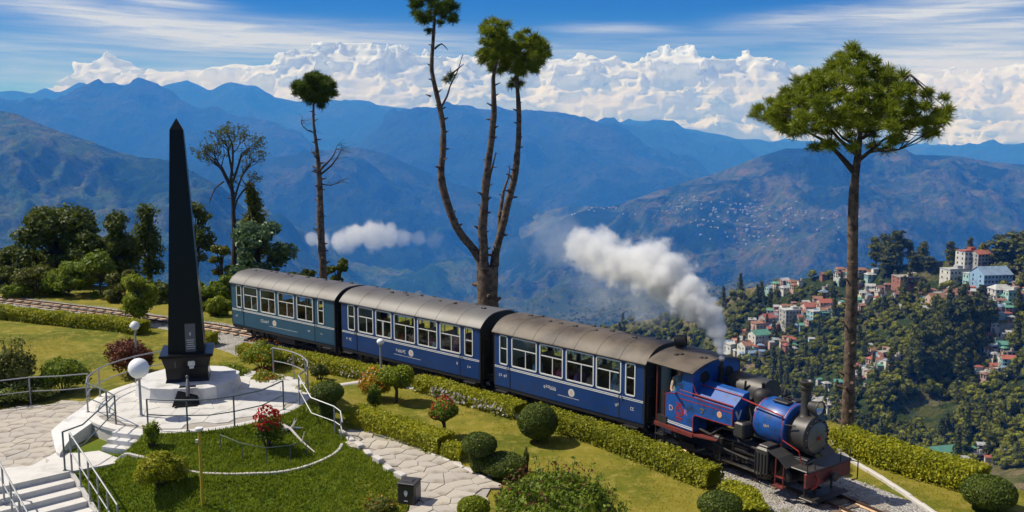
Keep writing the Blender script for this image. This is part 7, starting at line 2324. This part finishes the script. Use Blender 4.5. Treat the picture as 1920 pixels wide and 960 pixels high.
def instanced_forest(name, label, P, S, seed, crown):
    """the rest of the forest as one object: copies of a crown on points"""
    me = bpy.data.meshes.new(name); me.vertices.add(len(P)); me.vertices.foreach_set('co', np.asarray(P, np.float32).ravel())
    at_ = me.attributes.new('size', 'FLOAT', 'POINT'); at_.data.foreach_set('value', np.asarray(S, np.float32))
    me.update()
    o = bpy.data.objects.new(name, me); COL.objects.link(o); tag(o, label, 'forest', kind='stuff')
    ng = bpy.data.node_groups.new(name, 'GeometryNodeTree')
    ng.interface.new_socket('Geometry', in_out='INPUT', socket_type='NodeSocketGeometry'); ng.interface.new_socket('Geometry', in_out='OUTPUT', socket_type='NodeSocketGeometry')
    N = ng.nodes; Lk = ng.links
    gi = N.new('NodeGroupInput'); go = N.new('NodeGroupOutput'); ip = N.new('GeometryNodeInstanceOnPoints'); oi = N.new('GeometryNodeObjectInfo')
    oi.inputs['Object'].default_value = crown; oi.transform_space = 'ORIGINAL'
    na = N.new('GeometryNodeInputNamedAttribute'); na.data_type = 'FLOAT'; na.inputs[0].default_value = 'size'
    rv = N.new('FunctionNodeRandomValue'); rv.data_type = 'FLOAT'; rv.inputs[2].default_value = 0.0; rv.inputs[3].default_value = 6.283; rv.inputs['Seed'].default_value = seed
    cx = N.new('ShaderNodeCombineXYZ')
    Lk.new(rv.outputs[1], cx.inputs[2]); Lk.new(cx.outputs[0], ip.inputs['Rotation'])
    Lk.new(gi.outputs[0], ip.inputs['Points']); Lk.new(oi.outputs['Geometry'], ip.inputs['Instance']); Lk.new(na.outputs[0], ip.inputs['Scale']); Lk.new(ip.outputs[0], go.inputs[0])
    md = o.modifiers.new('forest', 'NODES'); md.node_group = ng
    return o


crown_objs = {k: [o for o in COL.objects if o.data == FT[k][0][0]] for k in FT}
rest = np.array([i for i in range(len(cand)) if i not in indset and kinds[i] == 0])
instanced_forest('forest', 'dense green forest covering the town hill', PT[rest], scl[rest] * rg.uniform(.8, 1.1, len(rest)), 3, crown_objs['broad'][0])
rest2 = np.array([i for i in range(len(cand)) if i not in indset and kinds[i] != 0])
if len(rest2):
    instanced_forest('forest', 'further dark conifers of the town hill', PT[rest2], scl[rest2], 5, crown_objs['conifer'][0])
# the spur below the train is wooded too
dg = bpy.context.evaluated_depsgraph_get()
sp_ = bpy.data.objects['wooded_spur'].data
co = np.empty(len(sp_.vertices) * 3, np.float32); sp_.vertices.foreach_get('co', co); co = co.reshape(-1, 3)
sel = co[rg.integers(0, len(co), 5200)] + np.stack([rg.normal(0, 4, 5200), rg.normal(0, 4, 5200), np.zeros(5200)], -1)
instanced_forest('forest', 'woods covering the spur below the train', sel, rg.uniform(1.2, 2.2, 5200), 8, crown_objs['broad'][1])

# tall dark trees on the ridge of the hill, each of its own
for k, (px, py, h, w, lab) in enumerate([(1650, 505, 58, 30, 'tall dark cedar on the ridge, left end of the tall clump'), (1668, 508, 66, 30, 'tall dark cedar in the tall clump on the ridge, second from its left end'), (1690, 510, 76, 36, 'tallest dark cedar of the clump on the hill ridge'),
                                         (1672, 520, 40, 34, 'broad dark cedar standing before the tall clump on the ridge'), (1738, 508, 52, 22, 'slim dark conifer between the cedar clump and the white hotel'), (1722, 510, 36, 22, 'small dark conifer right of the tall cedar clump'),
                                         (1752, 512, 30, 26, 'low dark tree right of the slim ridge conifer'), (1790, 498, 44, 20, 'windblown open tree left of the white red roofed building'), (1826, 486, 40, 12, 'small pointed tree rising behind the white red roofed building'),
                                         (1882, 500, 56, 38, 'big dark tree right of the white red roofed building'), (1910, 492, 54, 40, 'big dark tree at the right picture edge on the ridge'), (1935, 495, 60, 40, 'big dark tree just outside the right edge on the ridge')]):
    p = hill_point(px, max(py, float(HR(px, 1)) + 1)); s = h / FOC * p[1] / 14.5
    cm_, tm_ = FT['cedar'][k % 3]
    o = thing('tall_cedar', lab, 'tree', tuple(p), k * 1.3); o.scale = (s * (w / h) / .36, s * (w / h) / .36, s)
    for n_, me in (('crown', cm_), ('trunk', tm_)):
        c = bpy.data.objects.new(n_, me); COL.objects.link(c); c.parent = o

# ---- houses
for nm, c in (('h_white', (.62, .60, .56)), ('h_cream', (.55, .48, .36)), ('h_pink', (.52, .34, .28)), ('h_grey', (.38, .37, .35)), ('h_aqua', (.34, .52, .52)), ('h_brick', (.30, .13, .09)), ('h_blue', (.26, .42, .60)),
              ('r_red', (.34, .10, .065)), ('r_rust', (.26, .13, .085)), ('r_tin', (.42, .43, .44)), ('r_green', (.11, .30, .22)), ('r_bluetin', (.20, .28, .42)), ('r_slab', (.36, .33, .30)), ('win_dark', (.03, .035, .045)), ('band_red', (.38, .06, .06))):
    M[nm] = mat(nm.replace('h_', 'house wall ').replace('r_', 'house roof '), c, .85, var=.25, scale=.5, col2=tuple(x * .7 for x in c), s2=.3, objrand=.18)
HC = {}


def house_mesh(wm, dm, h, wall, roof, style, storeys, seed):
    key = (wm, dm, h, wall, roof, style, storeys)
    if key in HC:
        return HC[key]
    rg = random.Random(seed)
    w_ = MB(); w_.box(-wm / 2, wm / 2, -dm / 2, dm / 2, -5, h)
    for k in range(1, storeys):
        z = h * k / storeys; w_.box(-wm / 2 - .25, wm / 2 + .25, -dm / 2 - .35, -dm / 2 + .01, z - .12, z + .12)
    rm = MB()
    if style == 'gable':
        rm.prism([(-dm / 2 - .5, h - .05), (0, h + dm * .30), (dm / 2 + .5, h - .05), (dm / 2 + .5, h + .1), (0, h + dm * .30 + .18), (-dm / 2 - .5, h + .1)], -wm / 2 - .4, wm / 2 + .4, 'x')
        w_.prism([(-dm / 2, h - .01), (dm / 2, h - .01), (0, h + dm * .29)], -wm / 2 + .002, wm / 2 - .002, 'x')
    elif style == 'hip':
        rm.loft([[(-wm / 2 - .5, -dm / 2 - .5, h), (wm / 2 + .5, -dm / 2 - .5, h), (wm / 2 + .5, dm / 2 + .5, h), (-wm / 2 - .5, dm / 2 + .5, h)], [(-wm * .28, -.15, h + dm * .3), (wm * .28, -.15, h + dm * .3), (wm * .28, .15, h + dm * .3), (-wm * .28, .15, h + dm * .3)]])
    else:
        rm.box(-wm / 2 - .3, wm / 2 + .3, -dm / 2 - .3, dm / 2 + .3, h, h + .25); rm.box(-wm / 2 - .3, wm / 2 + .3, -dm / 2 - .3, -dm / 2 - .1, h + .25, h + .8); rm.box(wm * .1, wm * .4, -dm * .1, dm * .3, h + .25, h + 2.0)
    wm_ = MB(); nw = max(2, int(wm / 2.2))
    win = MB(); win.box(-.5, .5, -.10, .06, 0, 1.25)
    pos = []
    for s in range(storeys):
        for i in range(nw):
            pos.append((-wm / 2 + wm * (i + .5) / nw, -dm / 2, h * s / storeys + h / storeys * .32))
    side = [(wm / 2, -dm / 2 + dm * (i + .5) / 2, h * s / storeys + h / storeys * .32) for s in range(storeys) for i in range(2)] + [(-wm / 2, -dm / 2 + dm * (i + .5) / 2, h * s / storeys + h / storeys * .32) for s in range(storeys) for i in range(2)]
    a, b_ = w_.mesh('wall'), rm.mesh('roof'); a.materials.append(M[wall]); b_.materials.append(M[roof])
    HC[key] = (a, b_, pos, side)
    return HC[key]


wmsh = MB(); wmsh.box(-.5, .5, -.09, .05, 0, 1.3); WM = wmsh.mesh('window'); WM.materials.append(M['win_dark'])
wms2 = MB(); wms2.box(-.05, .09, -.5, .5, 0, 1.3); WM2 = wms2.mesh('window'); WM2.materials.append(M['win_dark'])


def house(label, px, py, wpx, hpx, wall, roof, style='gable', storeys=2, rz=0.0, group=None, name='house', cat='house', windows=True, dratio=.75, seed=1):
    p = hill_point(px, max(py, float(HR(px, 1)) + .5)); k = p[1] / FOC
    wm, h = round(wpx * k * 2) / 2, round(hpx * k * 2) / 2
    a, b_, pos, side = house_mesh(wm, round(wm * dratio * 2) / 2, h, wall, roof, style, storeys, seed)
    root = thing(name, label, cat, tuple(p + np.array([0, 0, 1.0])), rz, group)
    for n_, me in (('wall', a), ('roof', b_)):
        o = bpy.data.objects.new(n_, me); COL.objects.link(o); o.parent = root
    if windows:
        for q in pos:
            o = bpy.data.objects.new('window', WM); COL.objects.link(o); o.parent = root; o.location = q
        for q in side:
            o = bpy.data.objects.new('window', WM2 if q[0] > 0 else WM2); COL.objects.link(o); o.parent = root; o.location = q
            if q[0] < 0:
                o.rotation_euler = (0, 0, math.pi)
    return root


SPECIAL = [('big white building with red roof band on the hill ridge', 1824, 500, 36, 28, 'h_white', 'r_red', 'flat', 3, .25), ('pale green gabled annexe right of the white red roofed building', 1848, 500, 30, 22, 'h_grey', 'r_red', 'gable', 3, .25),
           ('long blue and white building below the ridge at the right', 1870, 545, 58, 26, 'h_blue', 'r_bluetin', 'gable', 3, .15), ('white block left of the long blue building', 1800, 528, 40, 22, 'h_white', 'r_tin', 'flat', 2, .2), ('aqua tinted block joined to the left of the long blue building', 1834, 540, 26, 22, 'h_aqua', 'r_tin', 'flat', 2, .15),
           ('white house with green roof in the lower left cluster of the town', 1434, 656, 34, 20, 'h_white', 'r_green', 'gable', 2, .35), ('red fronted tall house just above the white green roofed house', 1436, 636, 36, 20, 'h_pink', 'r_rust', 'flat', 2, .3), ('dark house with rusty roof above the red fronted house', 1452, 618, 32, 14, 'h_grey', 'r_red', 'gable', 1, .3),
           ('tall grey glass fronted block in the middle of the lower cluster', 1492, 614, 34, 24, 'h_grey', 'r_tin', 'flat', 3, .25), ('pale aqua house right of the tall grey block', 1545, 604, 34, 14, 'h_aqua', 'r_tin', 'flat', 2, .2), ('orange red roofed house above the pale aqua house', 1530, 592, 28, 12, 'h_pink', 'r_red', 'gable', 1, .1), ('house with brick red gable roof at the upper end of the lower cluster', 1556, 582, 26, 12, 'h_cream', 'r_red', 'gable', 2, .1),
           ('round cornered white house at the left end of the lower cluster', 1386, 668, 32, 14, 'h_white', 'r_tin', 'flat', 1, .4), ('white house with pinkish roof beside the engine smoke', 1415, 668, 36, 10, 'h_white', 'r_rust', 'gable', 1, .35), ('green and pink tin roofed house just beyond the right hedge', 1800, 886, 62, 16, 'h_brick', 'r_green', 'gable', 1, .25), ('small white roofed shed beside the green and pink roofed house', 1850, 892, 26, 9, 'h_grey', 'r_tin', 'gable', 1, .1),
           ('white house with dark windows at the right above the clearing', 1890, 566, 36, 18, 'h_white', 'r_tin', 'hip', 2, .1), ('pink walled house at the right edge of the town', 1912, 574, 24, 24, 'h_aqua', 'r_tin', 'flat', 2, .1), ('long brown barrack like house left of the trunk of the umbrella pine', 1712, 536, 46, 14, 'h_brick', 'r_slab', 'flat', 2, .1), ('rust roofed long house in the upper town', 1770, 578, 34, 12, 'h_pink', 'r_rust', 'gable', 1, .1),
           ('cream house with rust roof right of the rust roofed long house', 1810, 575, 34, 14, 'h_cream', 'r_rust', 'gable', 2, -.1), ('white and blue shack cluster house on the lower middle slope', 1668, 692, 22, 9, 'h_grey', 'r_tin', 'gable', 1, .2), ('brown slab roofed house on the lower middle slope', 1680, 684, 26, 12, 'h_brick', 'r_slab', 'flat', 1, .2), ('green roofed house at the right edge halfway down the hill', 1905, 665, 26, 11, 'h_aqua', 'r_green', 'gable', 1, -.2), ('red and aqua house at the right edge below the halfway houses', 1914, 700, 24, 14, 'h_aqua', 'r_red', 'gable', 2, -.2), ('white tin roofed house beside the engine lamp', 1560, 778, 30, 9, 'h_white', 'r_tin', 'gable', 1, .3)]
for k, (lab, px, py, w, h, wl, rf_, st_, n_, rz) in enumerate(SPECIAL):
    house(lab, px, py, w, h, wl, rf_, st_, n_, rz, seed=k)
rr_ = random.Random(12)
WALLS = ['h_white', 'h_white', 'h_cream', 'h_pink', 'h_grey', 'h_aqua', 'h_white', 'h_brick']
ROOFS = {'r_tin': ('grey tin', 3), 'r_rust': ('rusty', 3), 'r_red': ('red', 2), 'r_green': ('green', 1), 'r_slab': ('flat concrete', 3), 'r_bluetin': ('bluish tin', 1)}
WN = {'h_white': 'white', 'h_cream': 'cream', 'h_pink': 'pinkish', 'h_grey': 'grey', 'h_aqua': 'aqua', 'h_brick': 'brown'}
bag = [k for k, v in ROOFS.items() for _ in range(v[1])]
nh = 0
placed = [(s[1], s[2]) for s in SPECIAL]
for (cx, cy_), (sx, sy), n in sorted(TOWN, key=lambda c: c[2]):
    for _ in range(int(n * 1.6)):
        for tr_ in range(12):
            x, y = rr_.gauss(cx, sx * .62), rr_.gauss(cy_, sy * .62)
            if y < float(HR(x, 1)) + 6 or any(abs(x - a) < 9 and abs(y - b_) < 5.2 for a, b_ in placed):
                continue
            break
        else:
            continue
        if nh >= 274:
            continue
        placed.append((x, y)); wl, rf_ = rr_.choice(WALLS), rr_.choice(bag)
        st_ = 'flat' if rf_ == 'r_slab' else rr_.choice(('gable', 'gable', 'hip'))
        w = rr_.choice((10, 12, 14, 17)); h = rr_.choice((6, 8, 10)); lab = 'small %s house with a %s roof in the crowded hillside town' % (WN[wl], ROOFS[rf_][0])
        house(lab, x, y, w, h, wl, rf_, st_, 2 if h > 7 else 1, rr_.choice((0, .2, .4, -.2)), '%s houses with %s roofs in the hillside town' % (WN[wl], ROOFS[rf_][0]), windows=w >= 14, seed=nh % 4)
        nh += 1

# ---- villages on the long mountain behind the town: separate small houses, the farthest ones as one scatter
(q_, tt_, RX, RD, RZ) = RM
qi = lambda px: (px - q_[0]) / (q_[-1] - q_[0]) * (len(q_) - 1)


def mountain_point(px, py):
    j = int(round(np.clip(qi(px), 0, len(q_) - 1)))
    ys_ = HOR + (CAMH - RZ[13:, j]) / RD[13:, j] * FOC
    i = 13 + int(np.argmin(np.abs(ys_ - py)))
    return np.array([RX[i, j], RD[i, j], RZ[i, j]])


VIL = [((1395, 392), (55, 14), 46), ((1330, 412), (40, 14), 24), ((1280, 385), (40, 10), 20), ((1400, 430), (60, 20), 26), ((1480, 400), (50, 22), 18), ((1150, 392), (45, 8), 18), ((1420, 460), (50, 16), 14), ((1560, 420), (70, 30), 12), ((1060, 582), (34, 6), 26), ((1330, 395), (120, 30), 20)]
bb_ = MB()
for (cx, cy_), (sx, sy), n in VIL:
    for _ in range(n):
        x, y = rr_.gauss(cx, sx * .6), rr_.gauss(cy_, sy * .6)
        p = mountain_point(x, y); w = rr_.choice((8, 10, 14)); d = rr_.choice((6, 8)); h = rr_.choice((4, 6, 9))
        bb_.cur = rr_.choice((0, 0, 1, 2)); bb_.box(p[0] - w / 2, p[0] + w / 2, p[1] - d / 2, p[1] + d / 2, p[2] - 8, p[2] + h)
        bb_.cur = rr_.choice((3, 3, 4)); o_ = len(bb_.v)
        bb_.prism([(p[1] - d / 2 - .5, p[2] + h - .05), (p[1] + d / 2 + .5, p[2] + h - .05), (p[1], p[2] + h + d * .3)], p[0] - w / 2 - .5, p[0] + w / 2 + .5, 'x')
tag(link('far_village_houses', bb_, [M['h_white'], M['h_pink'], M['h_cream'], M['r_tin'], M['r_rust']]), 'scatter of tiny village houses on the mountain ridge beyond the town', 'houses', kind='stuff')

# ------------------------------------------------------------------ steam from the locomotive
def vol_material(name, blobs, density, nscale, col, step, anis=.2, edge=.55, thr=.30, rref=.01):
    m = bpy.data.materials.new(name); m.use_nodes = True
    t = NT(m.node_tree); t.n.clear()
    v = t.node('ShaderNodeTexCoord').outputs['Object']
    wn = t.node('ShaderNodeTexNoise'); wn.inputs['Scale'].default_value = nscale; wn.inputs['Detail'].default_value = 4; wn.inputs['Roughness'].default_value = .6; t.l.new(v, wn.inputs['Vector'])
    fld = None
    nz0 = t.math('MULTIPLY_ADD', wn.outputs['Fac'], 2, -1)
    for (c, r, a) in blobs:
        d = t.node('ShaderNodeVectorMath', operation='DISTANCE'); t.l.new(v, d.inputs[0]); d.inputs[1].default_value = tuple(float(x) for x in c)
        e = t.math('SUBTRACT', t.math('MULTIPLY_ADD', d.outputs['Value'], -1.0 / r, 1.0), t.math('MULTIPLY', nz0, edge * min(1.0, max(.15, r / rref))))
        e = t.math('MULTIPLY', t.ramp(e, 0.02, thr), a)
        fld = e if fld is None else t.math('MAXIMUM', fld, e)
    pv = t.node('ShaderNodeVolumePrincipled'); pv.inputs['Color'].default_value = (*col, 1); pv.inputs['Absorption Color'].default_value = (1, 1, 1, 1); pv.inputs['Anisotropy'].default_value = anis
    t.l.new(t.math('MULTIPLY', fld, density), pv.inputs['Density'])
    t.l.new(pv.outputs[0], t.node('ShaderNodeOutputMaterial').inputs['Volume'])
    m.cycles.volume_step_rate = step
    return m


src = loco_world(2.22, -.05, 2.92)
Ysm = [25.4, 25.6, 25.9, 26.3, 26.7, 27.1, 27.5, 27.9, 28.3, 28.8, 29.2]
trail = [(1353, 668, 6, 1.0), (1352, 656, 9, 1.0), (1349, 640, 13, 1.0), (1343, 618, 18, 1.0), (1330, 594, 24, .95), (1308, 570, 32, .85), (1280, 548, 38, .75), (1250, 522, 44, .62), (1215, 500, 48, .50), (1205, 478, 30, .45), (1165, 492, 44, .40), (1128, 480, 44, .36), (1100, 466, 36, .36), (1092, 448, 26, .3), (1060, 455, 46, .03), (1030, 440, 46, .022), (1140, 530, 60, .02), (1220, 560, 50, .05)]
blobs = []
S0 = None
for j, (x, y, r, a) in enumerate(trail):
    Y = src[1] + (1352 - x) * .0135
    p = pp(x, y, Y)
    if j == 0:
        p = src + np.array([0, 0, .02])
    blobs.append((p - src, r / FOC * Y * 1.25, a))
lo = np.min([b_[0] - b_[1] * 1.25 for b_ in blobs], 0); hi = np.max([b_[0] + b_[1] * 1.25 for b_ in blobs], 0)
mb = MB(); mb.box(lo[0], hi[0], lo[1], hi[1], lo[2], hi[2])
so = link('steam', mb, vol_material('white steam', blobs, 7.0, 1.9, (.998, .998, 1.0), .12, .0, .95, .5, .5), None, tuple(src))
tag(so, 'white steam plume drifting back from the locomotive over the train', 'steam', kind='stuff')

# low cloud lying in the valley behind the train
Yc = 3000.0; c0 = pp(690, 452, Yc); bl = []
for x, y, r, a in ((585, 448, 13, .7), (606, 450, 16, .8), (636, 452, 18, .9), (668, 444, 24, 1), (700, 438, 26, 1), (728, 444, 22, .9), (755, 446, 18, .45), (785, 448, 16, .22), (815, 450, 18, .10), (650, 452, 26, .5), (700, 450, 26, .6)):
    p = pp(x, y, Yc + (x - 690) * .6); bl.append((p - c0, r / FOC * Yc * 1.12, a))
lo = np.min([b_[0] - b_[1] * 1.2 for b_ in bl], 0); hi = np.max([b_[0] + b_[1] * 1.2 for b_ in bl], 0)
mb = MB(); mb.box(lo[0], hi[0], lo[1], hi[1], lo[2], hi[2])
vo_ = link('valley_mist', mb, vol_material('low valley cloud', bl, .024, 1 / 60., (.99, .99, .99), .25, .0, .9, .4), None, tuple(c0))
tag(vo_, 'small white cloud lying low in the valley', 'mist', kind='stuff')

# ------------------------------------------------------------------ air: one closed box of pale haze
hz = MB().box(-22000, 22000, -400, 6900 * KD, -2000, 640)
hm = bpy.data.materials.new('valley haze'); hm.use_nodes = True
t = NT(hm.node_tree); t.n.clear()
pv = t.node('ShaderNodeVolumePrincipled')
pv.inputs['Color'].default_value = (.055, .30, 1.0, 1)
pv.inputs['Absorption Color'].default_value = (1, 1, 1, 1)
pv.inputs['Density'].default_value = HAZE
pv.inputs['Anisotropy'].default_value = 0.0
t.l.new(pv.outputs[0], t.node('ShaderNodeOutputMaterial').inputs['Volume'])
hm.cycles.homogeneous_volume = True
tag(link('haze', hz, hm), 'thin blue haze in the mountain air', kind='stuff')
